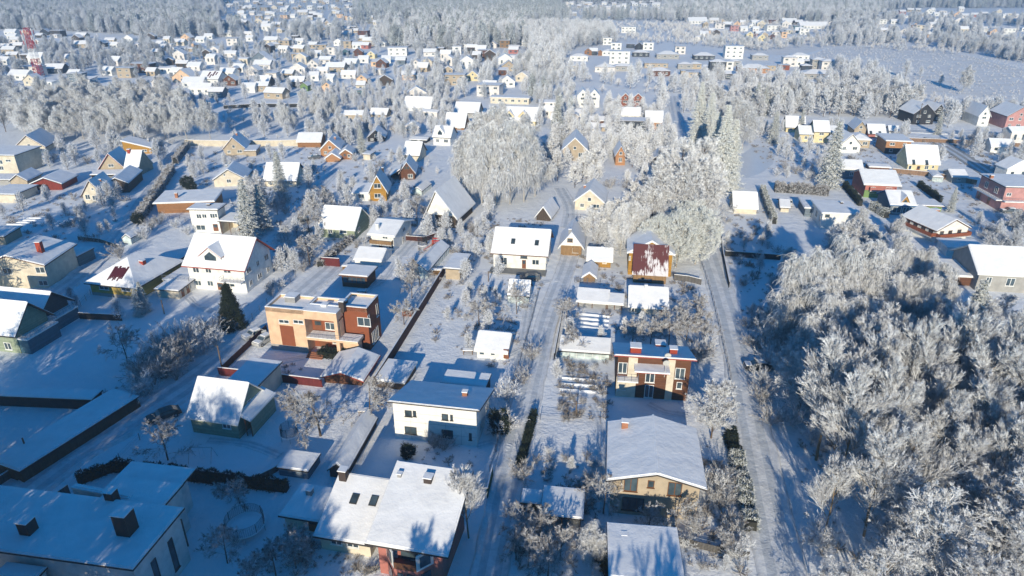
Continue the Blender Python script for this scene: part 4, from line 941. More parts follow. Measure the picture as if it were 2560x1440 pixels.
b = H1('cottage', 'cream cottage with a square white roof right of the open woodshed', 'house', 1574, 783, 1665, 765, 719, W=8.5, az=-8, wc='cream', rc='white', ch=[(1614, 728, .5, 1.3, 'white')]); b.win(('f', 1579, 760, 1594, 774)); b.opening('f', 5.5, .1, 6.5, 2, 'd')
H1('greenhouse', 'white-roofed greenhouse behind two frosted garden trees by the lane', 'greenhouse', 1270, 756, 1322, 738, 702, W=5, az=-8, wc='white', glassy=True, o=.2)
H1('greenhouse', 'longest white-roofed glass greenhouse beside the red-trimmed house', 'greenhouse', 1400, 892, 1522, 877, 846, 'sb', W=3.2, az=-8, wc='white', glassy=True, o=.25)
def redtrim():
    r = house('house', 'brown and cream two-storey house with red eaves and red chimneys', 'house', 1625, 992)
    b = Blk(r, 1538, 990, 1716, 889, None, 'sf', c=862, drop=2.6, az=-7, wc='brown', rc='red', o=.7); b.win(('f', 1544, 906, 1569, 933), ('f', 1541, 949, 1565, 974), ('f', 1612, 932, 1638, 956), ('f', 1609, 962, 1635, 997), ('f', 1686, 920, 1714, 947), ('f', 1690, 955, 1706, 972))
    for x0, x1 in ((1569, 1592), (1668, 1686)):
        a0, a1 = b.face('f', x0, 930)[0], b.face('f', x1, 930)[0]; m = MB(); b.box(m, a0, a1, -.06, .02, 0, b.h+b.r-.1); m.build('wall_panel', wallmat('cream'), r, b.off)
    m = MB(); b.box(m, .02, 2.6, -.05, .02, 0, (b.h+b.r)*.5); m.build('wall_panel', wallmat('cream'), r, b.off)
    a0, a1 = b.face('f', 1586, 920)[0], b.face('f', 1670, 920)[0]; c = b
    T_ = b.h+b.r; m = MB(); c.box(m, a0, a1, -2.2, 0, T_-1.5, T_-1.35, 0); c.box(m, a0-.1, a1+.1, -2.3, 0, T_-1.348, T_-1.1, 1); m.build('canopy', [TRIM['red'], RSNOW], r, b.off)
    b.balcony('f', .1, 3.2, (b.h+b.r)*.5, 1.4); b.chim(1588, 885, 1.6, 1.5, 'red'); b.chim(1682, 888, 1.1, 1.3, 'red'); b.chim(1650, 868, 1.6, .9, 'red')
    for x, y in ((1670, 890), (1666, 908)):
        q = P(x, y, b.h+b.r+.5); m = MB(); ring = [(q[0]+.5*math.cos(i*.5236), q[1]-.1*math.sin(i*.5236), q[2]+.5*math.sin(i*.5236)) for i in range(12)]; m.prism(ring, [(a, c_+.12, z) for a, c_, z in ring]); m.bar((q[0], q[1]+.1, q[2]), (q[0], q[1]+.3, b.h+.5), .05); m.build('satellite_dish', mat('dish_grey', (.55, .55, .52)), r, b.off)
redtrim()
b = H1('house', 'big tan house under a broad double-pitched snow roof near the bottom', 'house', 1524, 1281, 1738, 1193, 1180, 'gy', c=1063, az=-8, wc='tan', rc='dark', o=.75, ch=[(1561, 1073, .8, 1.3, 'brick')])
b.win(('f', 1558, 1193, 1596, 1228, 'b'), ('f', 1618, 1201, 1637, 1219, 'b'), ('f', 1667, 1206, 1707, 1239, 'b'), ('f', 1553, 1244, 1611, 1276, 'k')); m = MB(); b.box(m, b.L/2-.12, b.L/2+.12, -.7, b.W+.7, b.h+b.r+.3, b.h+b.r+.40); o = m.build('ridge_cap', RSNOW, b.roofo, b.off)
def btmshed():
    r = house('shed', 'two-level flat snowy shed left of the big tan house', 'shed', 1380, 1300)
    a = Blk(r, 1357, 1319, 1449, 1286, None, 'flat', c=1222, az=-8, wc='brown', o=.4, open_=True); c = Blk(r, 1306, 1280, 1356, 1256, None, 'flat', c=1233, az=-8, wc='barn', o=.3)
btmshed()
b = H1('garage', 'wide flat-roofed garage cut by the bottom edge right of the centre', 'garage', 1522, 1530, 1690, 1440, None, 'flat', c=1316, az=-6, wc='grey', o=.4, ch=[(1560, 1340, .5, .3, 'dark')])
def pan(b, u0, u1):
    m = MB(); b.box(m, u0, u1, -.05, .02, b.h*.45, b.h-.2); m.build('wall_panel', wallmat('white'), b.root, b.off)
def bay(b):
    L, d = b.L, 1.5; q = [(.9, .02), (2.3, -d), (L-2.4, -d), (L-1.0, .02)]; H = b.h-.25; m = MB()
    m.prism([b.p(u, v, -.1) for u, v in q], [b.p(u, v, H*.56) for u, v in q]); m.build('bay', wallmat('rose'), b.root, b.off)
    for (u0, v0), (u1, v1) in ((q[0], q[1]), (q[2], q[3])): m = MB(); m.prism([b.p(u0, v0, H*.561), b.p(u1, v1, H*.561), b.p(u1, v1+.2, H*.561), b.p(u0, v0+.2, H*.561)], [b.p(u0, v0, H), b.p(u1, v1, H), b.p(u1, v1+.2, H), b.p(u0, v0+.2, H)]); m.build('bay_wall', wallmat('white'), b.root, b.off)
    for (i, t0, t1, z0, z1) in ((0, .22, .78, .6, 2.2), (1, .15, .42, .5, 2.3), (1, .55, .85, .5, 2.3), (2, .22, .78, .6, 2.2), (0, .2, .8, H*.64, H-.3), (2, .2, .8, H*.64, H-.3)):
        (u0, v0), (u1, v1) = q[i], q[i+1]; n = Vector((v1-v0, -(u1-u0), 0)).normalized()*.05; A_ = [(u0+(u1-u0)*t+n.x, v0+(v1-v0)*t+n.y) for t in (t0, t1)]; m = MB()
        w_ = [b.p(*A_[0], z0), b.p(*A_[1], z0), b.p(*A_[1], z1), b.p(*A_[0], z1)]; k = b.p(n.x, n.y, 0); k = (k[0]-b.A[0], k[1]-b.A[1]); m.prism(w_, [(x+k[0], y+k[1], z) for x, y, z in w_]); m.build('window', GLASS, b.root, b.off)
    m = MB(); b.box(m, 2.3, L-2.4, -d, -d+.06, H*.561, H*.74); m.build('railing', wallmat('brown'), b.root, b.off); m = MB(); b.box(m, 2.6, L-2.7, -.06, .02, H*.58, H-.1); m.build('window', GLASS, b.root, b.off)
def trio():
    r = house('house', 'red brick house with a huge slanting snow roof and a joined cream wing', 'house', 1000, 1430)
    b = Blk(r, 952, 1432, 1110, 1344, 1187, 'sb', W=8.2, az=-12, wc='rose', rc='dark', o=1.0, ts=.2); bay(b); b.chim(1072, 1208, .9, 1.0, 'dark'); b.chim(1000, 1197, .45, .8, 'grey')
    pan(b, 1.0, 2.2); pan(b, b.L-3.6, b.L-2.6); 
    c = Blk(r, 805, 1372, 928, 1333, 1204, 'sb', W=6.6, az=-12, wc='cream', rc='dark', o=.6, ts=.12); c.win(('f', 827, 1333, 852, 1352), ('f', 867, 1338, 894, 1357)); c.sky_(887, 1253); c.sky_(935, 1258); c.chim(861, 1200, .9, 1.6, 'dark')
    d = Blk(r, 716, 1318, 800, 1287, None, 'flat', c=1218, az=-12, wc='cream', o=.5); d.chim(776, 1240, .7, 1.1, 'grey'); d.opening('f', 3, .1, 4.2, 2.1, 'd')
trio()
b = H1('greenhouse', 'long narrow gabled outbuilding below the white panel house', 'shed', 826, 1192, 868, 1173, 1160, 'gy', W=11.5, az=-9, wc='dark', rc='dark', o=.25)
H1('shed', 'small low metal shed left of the long narrow outbuilding', 'shed', 699, 1188, 772, 1170, None, 'flat', W=3.4, wc='bluegrey', o=.2)
b = H1('house', 'white panel-clad box house with a flat roof and dark fascia', 'house', 989, 1094, 1193, 1004, None, 'sf', c=957, drop=2.7, az=-10, wc='panel', rc='dark', o=.6, ts=.12, ch=[(1163, 993, .7, 1.0, 'cream' if 0 else 'brick')])
b.win(('f', 1013, 1026, 1029, 1041, 'k'), ('f', 1033, 1027, 1040, 1041, 'k'), ('f', 1105, 1035, 1120, 1050, 'k'), ('f', 1126, 1037, 1132, 1051, 'k'), ('f', 1013, 1067, 1041, 1085, 'k'), ('f', 1105, 1075, 1132, 1094, 'k'), ('f', 1173, 1083, 1179, 1100, 'k'))
m = MB()
for z in (1.5, 3.0, 4.5): b.box(m, 0, b.L, -.012, .01, z, z+.03)
for u in (2.4, 4.6, 7.4, 9.6): b.box(m, u, u+.03, -.013, .01, 0, b.h-.1)
m.build('panel_joints', mat('joint_grey', (.35, .35, .35)), b.root, b.off); b.auto('r')
H1('shed', 'low dark flat-roofed shed behind the white panel house', 'shed', 1106, 985, 1213, 958, None, 'flat', W=3.6, wc='dark', o=.2)
H1('pavilion', 'red-trimmed garden hut with a low gable by the end of the brown fence', 'shed', 812, 956, 905, 941, 930, 'gy', W=7, az=-9, wc='brown', rc='red', o=.6)
H1('shed', 'flat-roofed shed right of the red-trimmed garden hut', 'shed', 942, 968, 1010, 950, None, 'flat', W=6, az=-11, wc='barn', rc='white', o=.3)
def sagehouse():
    r = house('cottage', 'pale green cottage with a steep ribbed snow roof and a side porch', 'house', 540, 1085)
    b = Blk(r, 484, 1080, 600, 1037, 951, 'gx', W=7.5, az=-12, wc='sage', rc='white', o=.45, ts=.08, sm=THIN); b.win(('f', 558, 1051, 574, 1071)); b.opening('r', 3, 3.0, 4, 4.2)
    m = MB()
    for i in range(8):
        u = b.L*i/7
        for s0, s1 in ((-.4, b.W/2),): m.bar(b.p(u, s0, b.zlin(u, s0)+.28), b.p(u, s1, b.zlin(u, s1)+.28), .03)
    m.build('seam_row', THIN, b.roofo, b.off)
    c = Blk(r, 568, 1018, 640, 972, None, 'flat', W=8, az=-12, wc='cream', o=.35, h=3.6); c.win(('r', 652, 995, 660, 1008)); c.opening('r', 1.5, 1, 2.6, 2.2)
    d = Blk(r, 606, 1088, 632, 1046, 1036, 'sr', W=6.5, az=-12, wc='sage', rc='white', o=.3, open_=True)
sagehouse()
b = H1('summerhouse', 'white garden house with a square white roof beside the lane', 'shed', 1193, 893, 1264, 873, 833, W=6.5, wc='white', rc='white', o=.5); b.win(('f', 1198, 874, 1211, 885), ('f', 1226, 878, 1238, 888)); b.opening('f', 4.6, .3, 5.5, 2.1, 'd')
H1('beehive', 'small reddish brown box with a snow lid beside the brown fence', 'box', 1006, 790, 1027, 780, None, 'flat', W=1.6, wc='umber', o=.05)
def cornerhouse():
    r = house('house', 'large flat-roofed house in the bottom left corner with dark chimneys', 'house', 240, 1440)
    b = Blk(r, -150, 1352, 330, 1390, None, 'flat', hz=7.0, h=7.0, W=7.6, az=-9, wc='pale', rc='dark', o=.5)
    c = Blk(r, 205, 1300, 360, 1290, None, 'flat', hz=6.2, h=6.2, W=6.5, az=-9, wc='pale', rc='dark', o=.3)
    d = Blk(r, 270, 1235, 405, 1240, None, 'flat', hz=5.0, h=5.0, W=4.6, az=-9, wc='pale', rc='dark', o=.9)
    e = Blk(r, 180, 1222, 322, 1226, None, 'flat', hz=6.4, h=6.4, W=.6, az=-14, wc='pale', rc='white', o=.05)
    for q, x, y, w_, h_ in ((b, 76, 1335, 1.2, 1.9), (b, 322, 1335, 1.5, 3.0), (c, 287, 1265, 1.0, 2.2)): q.chim(x, y, w_, h_, 'dark')
    b.opening('r', 2.2, 1, 3.0, 5.2, 'k'); b.opening('r', 5, 1, 5.8, 5.2, 'k'); c.opening('r', 1.2, 1.4, 2.0, 4.8, 'k'); c.opening('r', 3, 3.4, 5, 4.6, 'k'); d.opening('r', 1, .4, 2.4, 3.0, 'k')
    Blk(r, 20, 1412, 112, 1432, None, 'flat', hz=5.6, h=5.6, W=2, az=-9, wc='pale', rc='dark', o=.2, back=-2)
cornerhouse()
def lwing():
    r = house('outbuilding', 'long L-shaped outbuilding with a snow roof and a plank wall along the road', 'shed', 120, 1100)
    Blk(r, -60, 1012, 236, 1003, None, 'flat', c=967, az=-4, wc='dark', o=.2, h=1.7)
    b = Blk(r, -8, 1182, 60, 1148, None, 'flat', W=18.2, az=-22, wc='barn', o=.1, h=1.75)
lwing()
# right side
def rh(*a, **k): b = H1(*a, **k); b.auto('f'); return b
def lemon():
    r = house('house', 'pale yellow house of two joined cubes beside the pond path', 'house', 2030, 354)
    for a in ((1997, 354, 2029, 335, 315), (2032, 356, 2068, 328, 302)): b = Blk(r, *a, W=8, az=-8, wc='lemon', rc='dark'); b.auto('f')
    Blk(r, 2072, 350, 2090, 331, 315, W=8, wc='lemon')
lemon()
rh('house', 'pale yellow house with a white roof behind the two joined cubes', 'house', 1964, 330, 2010, 317, 291, W=8, wc='lemon')
b = rh('cottage', 'white and green house with a very steep teal-edged gable', 'house', 2096, 381, 2148, 362, 337, 'gy', W=11, az=-2, wc='white', rc='dark')
rh('bungalow', 'tan bungalow with a hip roof right of the steep green-and-white gable', 'house', 2125, 368, 2172, 348, 334, 'hip', W=9, wc='tan', rc='white')
rh('house', 'narrow stone house with a side-lit gable above the tan bungalow', 'house', 2133, 340, 2163, 322, 305, 'gy', W=10, wc='tan')
b = rh('house', 'white-roofed house with two skylights and a red door bay', 'house', 2170, 345, 2211, 333, 311, W=8, wc='rose'); b.sky_(2180, 324); b.sky_(2203, 324)
rh('shed', 'small white-roofed garden house by the upper right road', 'shed', 2222, 336, 2246, 327, 315, W=5, wc='white')
def cube():
    r = house('house', 'orange cube house standing on a dark ground floor', 'house', 2240, 384)
    b = Blk(r, 2210, 384, 2271, 352, None, 'flat', c=335, wc='orange', rc='white', o=.6); m = MB(); b.box(m, -.04, b.L+.04, -.05, .02, -.1, b.h*.48); m.build('base_cladding', wallmat('dark'), b.root, b.off); b.auto('f')
cube()
b = H1('house', 'yellow house with a big white roof and two red chimneys', 'house', 2267, 425, 2343, 407, 364, W=10, az=-8, wc='lemon', rc='white', ch=[(2291, 367, .8, 1.4, 'red'), (2337, 366, .7, 1.2, 'red')]); b.sky_(2293, 390); b.sky_(2327, 390)
b.win(('f', 1400, 455, 1440, 495), ('f', 1480, 460, 1525, 508, 'd'), ('f', 1560, 455, 1610, 495), ('f', 1635, 455, 1665, 485), ox=1920, oy=300, k=.25)
rh('garage', 'blue-grey garage with a white roof right of the tall lone spruce', 'garage', 2102, 447, 2150, 421, 401, 'gx', W=7, wc='bluegrey', rc='white')
def redgreen():
    r = house('house', 'green and red two-colour house with a wide snow roof', 'house', 2195, 492)
    b = Blk(r, 2158, 493, 2236, 458, 426, 'gx', W=12, az=-9, wc='rose', rc='white', o=.9); m = MB(); b.box(m, -.04, b.L+.04, -.06, .03, -.1, b.h*.52); m.build('base_cladding', wallmat('green'), r, b.off); b.auto('f'); b.chim(2194, 427, .6, .9, 'red'); b.balcony('f', 1, b.L-.5, b.h*.55, 1.2, 'rose')
redgreen()
H1('shed', 'white-roofed shed behind the green and red house', 'shed', 2173, 426, 2222, 424, 414, W=5, wc='brown', rc='white')
def pinkhouse():
    r = house('house', 'pink house with a slanting flat roof and a wraparound white balcony', 'house', 2500, 525)
    b = Blk(r, 2497, 528, 2600, 468, None, 'flat', c=437, az=-5, wc='pink', rc='dark', o=.5); b.win(('f', 2515, 482, 2530, 490)); b.balcony('l', 0, b.W, b.h*.46, 1.6); b.balcony('f', 0, b.L, b.h*.46, 1.4); b.chim(2470, 448, .8, 1.2, 'brick')
    for a in (3, 8): b.opening('l', a, b.h*.6, a+1.6, b.h*.85); b.opening('l', a+2.2, .3, a+3.4, 2.2, 'd')
pinkhouse()
H1('greenhouse', 'round-topped garden greenhouse behind the green and red house', 'greenhouse', 2329, 453, 2356, 443, 432, 'hip', W=8, az=-18, wc='white', glassy=True, o=.05)
rh('cottage', 'small grey cottage with a white roof right of the garden greenhouse', 'house', 2377, 457, 2413, 441, 425, W=6, az=-6, wc='grey', rc='white')
def yellowtri():
    r = house('house', 'glass-fronted house with a yellow triangle dormer and a long low wing', 'house', 2250, 535)
    b = Blk(r, 2222, 536, 2281, 511, 478, 'gx', W=10, az=-8, wc='bluegrey', rc='blue', o=.5); b.dormer(b.L*.6, 2.2, 0, .3, 1.8, 'ochre', 'brown', .5); b.opening('f', .6, .5, 2.8, 2.2); b.opening('f', 3.2, .5, 5.6, 2.2)
    Blk(r, 2284, 526, 2352, 514, None, 'flat', c=498, az=-8, wc='green', rc='brown')
yellowtri()
b = H1('house', 'white flat-roofed house left of the round frosted bush, with one dark window', 'house', 2050, 571, 2144, 533, None, 'flat', c=503, az=-8, wc='white', rc='white', o=.5, ch=[(2103, 512, .6, .8, 'dark')]); b.win(('f', 2062, 536, 2075, 543, 'k')); b.auto('l')
H1('garage', 'small cream garage with a rounded snowy roof by the dark hedge', 'garage', 1951, 529, 1971, 520, 500, 'gx', W=7, az=-14, wc='cream')
H1('shed', 'flat snowy annex left of the white flat-roofed house', 'shed', 2010, 541, 2040, 520, None, 'flat', W=9, wc='bluegrey', rc='white')
H1('cottage', 'lone white-roofed cottage by the bend of the right road', 'house', 1834, 533, 1890, 518, 481, W=8, az=-8, wc='cream', rc='white')
def redbalc():
    r = house('chalet', 'white chalet with a red wraparound balcony and a broad gable', 'house', 2370, 606)
    b = Blk(r, 2334, 608, 2412, 576, 550, 'gy', W=11, az=13, wc='white', rc='brown', o=.5); b.balcony('f', 0, b.L, b.h*.50, 1.3, 'umber'); b.balcony('l', 0, b.W, b.h*.50, 1.3, 'umber')
    for a in (1.0, 3.4, 6.0): b.opening('f', a, b.h*.62, a+1.1, b.h*.9, 'b')
    for a in (1.0, 3.4, 6.0, 8.5): b.opening('l', a, b.h*.62, a+1.3, b.h*.9, 'b')
    b.chim(2385, 530, 1.4, 1.2, 'brick')
redbalc()
H1('garage', 'white flat-roofed garage below the chalet with the red balcony', 'garage', 2364, 641, 2455, 619, None, 'flat', c=598, az=-8, wc='white', rc='white', o=.4)
def edge():
    r = house('house', 'big house with a wide white roof at the right edge', 'house', 2500, 725)
    b = Blk(r, 2436, 726, 2600, 680, 618, 'gx', W=12, az=-8, wc='grey', rc='white', o=.7); b.auto('f'); Blk(r, 2378, 712, 2450, 690, 664, 'sb', W=8, az=-8, wc='brown', rc='white')
edge()
# small near things
fence('fence', 'tall brown plank fence running from the garden huts up past the villa', [(938, 968), (990, 885), (1045, 795), (1112, 684)], 1.9, FB['brown'])
fence('fence', 'dark red plank fence along the lower side of the villa yard', [(548, 938), (660, 950), (806, 968)], 1.5, FB['red'])
fence('fence', 'dark slatted fence along the road left of the villa', [(552, 938), (610, 882), (668, 828)], 1.4, FB['brown'], 'slat')
fence('fence', 'weathered plank fence edging the road below the long outbuilding', [(-60, 1250), (64, 1172), (200, 1090), (332, 1004)], 1.2, FB['grey'])
fence('garden_wall', 'long cream garden wall below the snowy field', [(465, 364), (560, 366), (660, 366), (745, 364)], 2.2, CREAMW, 'wall', 'wall', .15)
fence('fence', 'dark fence along the far side of the snowy field', [(560, 272), (640, 268), (760, 268)], 1.6, FB['dark'])
fence('fence', 'green plank fence panel beside the lane near the brick house', [(1218, 1250), (1232, 1190)], 1.8, FB['green'])
fence('fence', 'wire fence with dark posts along the right road', [(1752, 655), (1778, 740), (1800, 830), (1822, 930), (1840, 1060)], 1.3, METAL, 'mesh')
fence('fence', 'wire fence along the left side of the middle lane', [(1260, 1060), (1290, 940), (1330, 800), (1345, 740)], 1.3, METAL, 'mesh')
fence('fence', 'dark board fence along the right side of the middle lane', [(1385, 900), (1398, 830), (1412, 750)], 1.3, FB['dark'])
fence('fence', 'wire fence between the townhouse garden and the road', [(612, 818), (668, 760), (740, 692)], 1.2, METAL, 'mesh')
fence('fence', 'wire fence crossing the upper left gardens', [(190, 780), (262, 700), (300, 660)], 1.2, METAL, 'mesh')
fence('fence', 'brown board fence in front of the yellow house with red chimneys', [(2230, 432), (2320, 441), (2440, 462)], 1.5, FB['tan'])
fence('fence', 'dark hoarding at the lower edge of the left meadow', [(200, 797), (305, 802)], 1.3, FB['dark'])
fence('fence', 'dark red board fence beside the white gabled garage', [(806, 664), (850, 667)], 2.0, FB['red'])
fence('fence', 'small fence between the two lower right gardens', [(1690, 1360), (1790, 1385), (1870, 1400)], 1.2, FB['grey'], 'slat')
fence('fence', 'wire fence across the garden above the big tan house', [(1350, 1050), (1420, 1056), (1500, 1062)], 1.1, METAL, 'mesh')
fence('fence', 'fence at the foot of the garden of the corner house', [(105, 1285), (176, 1235)], 1.5, FB['grey'])
hedge('hedge', 'long dark clipped hedge with snow on top above the corner house', [(285, 1175), (420, 1190), (560, 1208), (720, 1226)], 1.5, 1.3)
hedge('hedge', 'short dark hedge bending toward the road above the corner house', [(195, 1210), (285, 1175)], 1.4, 1.2)
hedge('hedge', 'round-topped snowy hedge beside the right road near the bottom', [(1838, 1150), (1858, 1240), (1876, 1330)], 1.8, 1.9, NEED, 420)
hedge('hedge', 'dark hedge piece above the round-topped snowy hedge', [(1822, 1090), (1838, 1148)], 1.8, 1.6)
hedge('hedge', 'brown bare hedge along the upper left lane', [(345, 560), (385, 500), (430, 430)], 2.2, 2.2, FROST3, 300, .5, core=(.12, .10, .08))
hedge('hedge', 'clipped frosted hedge climbing to the long cream wall', [(438, 410), (470, 368)], 2.2, 1.8, FROST3, 300, .4, core=(.12, .10, .08))
hedge('hedge', 'dark trimmed hedge between lane and garden in the lower centre', [(1300, 1170), (1322, 1090), (1335, 1040)], 1.3, 1.1)
hedge('hedge', 'dark hedge along the left of the white flat-roofed house', [(1905, 480), (1918, 520), (1935, 560)], 2.0, 1.5, NEED)
hedge('hedge', 'bare brown hedge beside the pond', [(1935, 478), (2000, 482), (2070, 488)], 2.6, 3.0, FROST3, 260, .5, core=(.12, .10, .08))
hedge('hedge', 'dark hedge row beside the green and red house', [(2110, 468), (2130, 490), (2150, 515)], 1.8, 1.4)
hedge('hedge', 'dark snowy hedge dividing the right-hand gardens', [(2296, 466), (2330, 490), (2350, 506)], 1.6, 1.3)
hedge('hedge', 'dark rounded hedge at the corner of the glass-fronted house', [(2178, 522), (2215, 545)], 2.0, 2.0, NEED)
hedge('hedge', 'row of dark clipped balls in front of the villa', [(800, 886), (850, 894), (895, 884)], 1.1, 2.2, NEEDD, 420)
hedge('hedge', 'frosted hedge beside the lane below the grey-green cottage', [(800, 668), (840, 632), (880, 600)], 1.4, 1.8, FROST3, 260, .4, core=(.12, .10, .08))
antenna_tower(104, 206, 30)
trampoline('large round trampoline with a net on the bottom left lawn', 616, 1326, 4.3, 1.3)
trampoline('small trampoline with a tall net beside the pale green cottage', 726, 1098, 2.3, 1.5)
trampoline('small netted trampoline left of the garden play set', 1057, 620, 2.2, 1.8)
car('dark brown car parked on the road by the pale green cottage', 412, 1045, 39, 'brown', False, 4.6)
car('silver car parked nose down beside the peach villa', 662, 856, 62, 'silver', True, 4.2)
car('white car covered in snow left of the peach villa', 636, 842, 50, 'white', True, 4.0)
car('black car parked beside the frosted trees at the right road', 1893, 922, -4, 'black', True, 4.4)
car('black car parked below the cream cottage behind the spruces', 752, 556, 12, 'black', True, 4.6, suv=True)
car('dark car parked in front of the house with two skylights', 1325, 700, 3, 'grey', False, 4.4)
car('dark car in front of the orange gabled house', 786, 397, 20, 'grey', True)
car('snowy car parked by the dark hedge right of the road', 1972, 512, 70, 'silver', True)
car('dark car parked below the pink house', 2522, 532, -8, 'grey', True)
car('snowy car in the upper right yard', 2210, 460, -10, 'white', True)
def play():
    a = P(1094, 622); root = tag(empty('play_set', a), 'wooden play set with a red roof rail and two slides', 'play set'); WD, RD = wallmat('log'), mat('play_red', (.5, .04, .04), .5)
    m = MB()
    for dx in (-1.1, 1.1):
        for dy in (-.8, .8): m.bar((a[0]+dx, a[1]+dy, 0), (a[0]+dx, a[1]+dy, 2.6), .09)
    m.prism([(a[0]+x, a[1]+y, 1.2) for x, y in ((-1.1, -.8), (1.1, -.8), (1.1, .8), (-1.1, .8))], [(a[0]+x, a[1]+y, 1.3) for x, y in ((-1.1, -.8), (1.1, -.8), (1.1, .8), (-1.1, .8))]); m.build('frame', WD, root, a)
    m = MB()
    for y in (-.85, .85): m.bar((a[0]-1.2, a[1]+y, 2.3), (a[0]+1.2, a[1]+y, 2.3), .14); m.bar((a[0]-1.2, a[1]+y, 1.8), (a[0]+1.2, a[1]+y, 1.8), .12)
    m.build('rail', RD, root, a)
    for s in (-1, 1):
        m = MB(); q = [(a[0]+s*1.1, a[1]-.3, 1.25), (a[0]+s*3.2, a[1]-1.6, .2), (a[0]+s*3.2, a[1]-1.0, .2), (a[0]+s*1.1, a[1]+.3, 1.25)]
        if s < 0: q = q[::-1]
        m.prism(q, [(x, y, z+.12) for x, y, z in q]); m.build('slide', mat('slide_red', (.6, .25, .22), .5), root, a)
play()
pole('thin roadside pole by the dark slatted fence', 557, 930, 5, name='lamp_post', arm=False)
pole('short wooden post with a snowy cap on the long outbuilding roof edge', 72, 1140, 3, name='post', arm=False)
pole('wooden utility pole by the upper right black houses', 2293, 312, 9); pole('wooden utility pole in the townhouse garden', 411, 785, 3.0, name='post', arm=False)
pole('thin pole on the lawn beside the corner house', 470, 1365, 4, name='post', arm=False)
pole('washing line post above the longest greenhouse', 1440, 1040, 2.6, name='clothes_post'); pole('clothes post in the garden with apple trees', 1221, 704, 2.4, name='clothes_post')
pole('thin dark pole right of the villa', 905, 905, 2.2, name='post', arm=False)
def bed(label, x0, y0, x1, y1, n, wd=.8, group='snow-covered garden beds'):
    a, b = Vector(P(x0, y0)), Vector(P(x1, y1)); r = random.Random(int(x0))
    for i in range(n):
        dy = 1.7*i; m = MB(); p, q = a+Vector((-.19*dy, -dy, 0)), b+Vector((-.19*dy, -dy, 0)); k = max(3, int((q-p).length/.8)); d = (q-p).normalized(); s = Vector((-d.y, d.x, 0)); pr = [(-.5, 0), (-.3, .22), (0, .3), (.3, .22), (.5, 0)]
        for j in range(k+1):
            c = p.lerp(q, j/k)
            for e, h in pr: m.v.append(tuple(c+s*(e*wd*r.uniform(.85, 1.15))+Vector((0, 0, h*r.uniform(.7, 1.2) if h else 0))))
        for j in range(k):
            for t in range(4): a_ = j*5+t; m.f.append((a_, a_+5, a_+6, a_+1)); m.m.append(0)
        o = m.build('garden_bed', SNOW, None, tuple(a)); o.data.polygons.foreach_set('use_smooth', [True]*len(o.data.polygons)); tag(o, label, 'garden bed', group)
bed('snow ridge of the garden beds below the open woodshed', 1448, 785, 1524, 792, 5)
bed('snow ridge of the vegetable beds in the left meadow', 60, 545, 190, 548, 4)
bed('snow ridge of the beds below the longest greenhouse', 1405, 945, 1495, 952, 3, .5)
def cap_(m, a, w_, d_, z0, z1, e=.06): m.prism([(a[0]+x*(w_/2+e), a[1]+y*(d_/2+e), z0) for x, y in ((-1, -1), (1, -1), (1, 1), (-1, 1))], [(a[0]+x*(w_/2), a[1]+y*(d_/2), z1) for x, y in ((-1, -1), (1, -1), (1, 1), (-1, 1))])
def bench(label, x, y):
    a = P(x, y); root = tag(empty('garden_table', a), label, 'garden table'); m = MB(); cap_(m, a, 1.8, .9, .72, .78, 0); m.build('table_top', wallmat('wood'), root, a); m = MB(); cap_(m, a, 1.75, .85, .781, .92, 0); m.build('snow_cap', RSNOW, root, a)
    for sx in (-.75, .75): m = MB(); m.bar((a[0]+sx, a[1]-.4, 0), (a[0]+sx, a[1]-.4, .72), .05); m.bar((a[0]+sx, a[1]+.4, 0), (a[0]+sx, a[1]+.4, .72), .05); m.bar((a[0]+sx, a[1]-.4, .4), (a[0]+sx, a[1]+.4, .4), .04); m.build('leg', wallmat('wood'), root, a)
bench('snowy garden table left of the white garden house', 1170, 884); bench('snowy picnic table by the twisted tree left of the panel house', 912, 1036); bench('snow-covered table in front of the dark glazed pavilion', 905, 735)
def swing(label, x, y):
    a = P(x, y); root = tag(empty('swing_frame', a), label, 'swing'); m = MB(); h, w_ = 2.1, 1.5
    for s in (-w_, w_): m.bar((a[0]+s-.1, a[1]-.9, 0), (a[0]+s, a[1], h), .035); m.bar((a[0]+s+.1, a[1]+.9, 0), (a[0]+s, a[1], h), .035)
    m.bar((a[0]-w_, a[1], h), (a[0]+w_, a[1], h), .04); m.build('frame', METAL, root, a); m = MB(); m.bar((a[0]-.3, a[1], h), (a[0]-.3, a[1], .5), .012); m.bar((a[0]+.3, a[1], h), (a[0]+.3, a[1], .5), .012); m.build('rope_pair', METAL, root, a); m = MB(); cap_(m, a, .7, .25, .47, .56, 0); m.build('seat', RSNOW, root, a)
swing('thin metal swing frame on the lawn of the pale green cottage', 508, 1150)
def wood_pile(label, x, y, L=3):
    a = P(x, y); root = tag(empty('woodpile', a), label, 'woodpile'); m = MB()
    for r_ in range(5):
        for c_ in range(int(L/.26)): m.bar((a[0]-L/2+.26*c_+.13*(r_ % 2), a[1]-.4, .14+.22*r_), (a[0]-L/2+.26*c_+.13*(r_ % 2), a[1]+.4, .14+.22*r_), .12, n=6)
    m.build('logs', wallmat('wood'), root, a); m = MB(); cap_(m, (a[0]-.1, a[1]), L, .9, 1.16, 1.34); m.build('snow_cap', RSNOW, root, a)
wood_pile('snow-topped woodpile beside the grey-tan shed by the fence', 1092, 686); wood_pile('woodpile at the back of the red-trimmed house', 1745, 885); wood_pile('woodpile beside the dark red board fence', 875, 676)

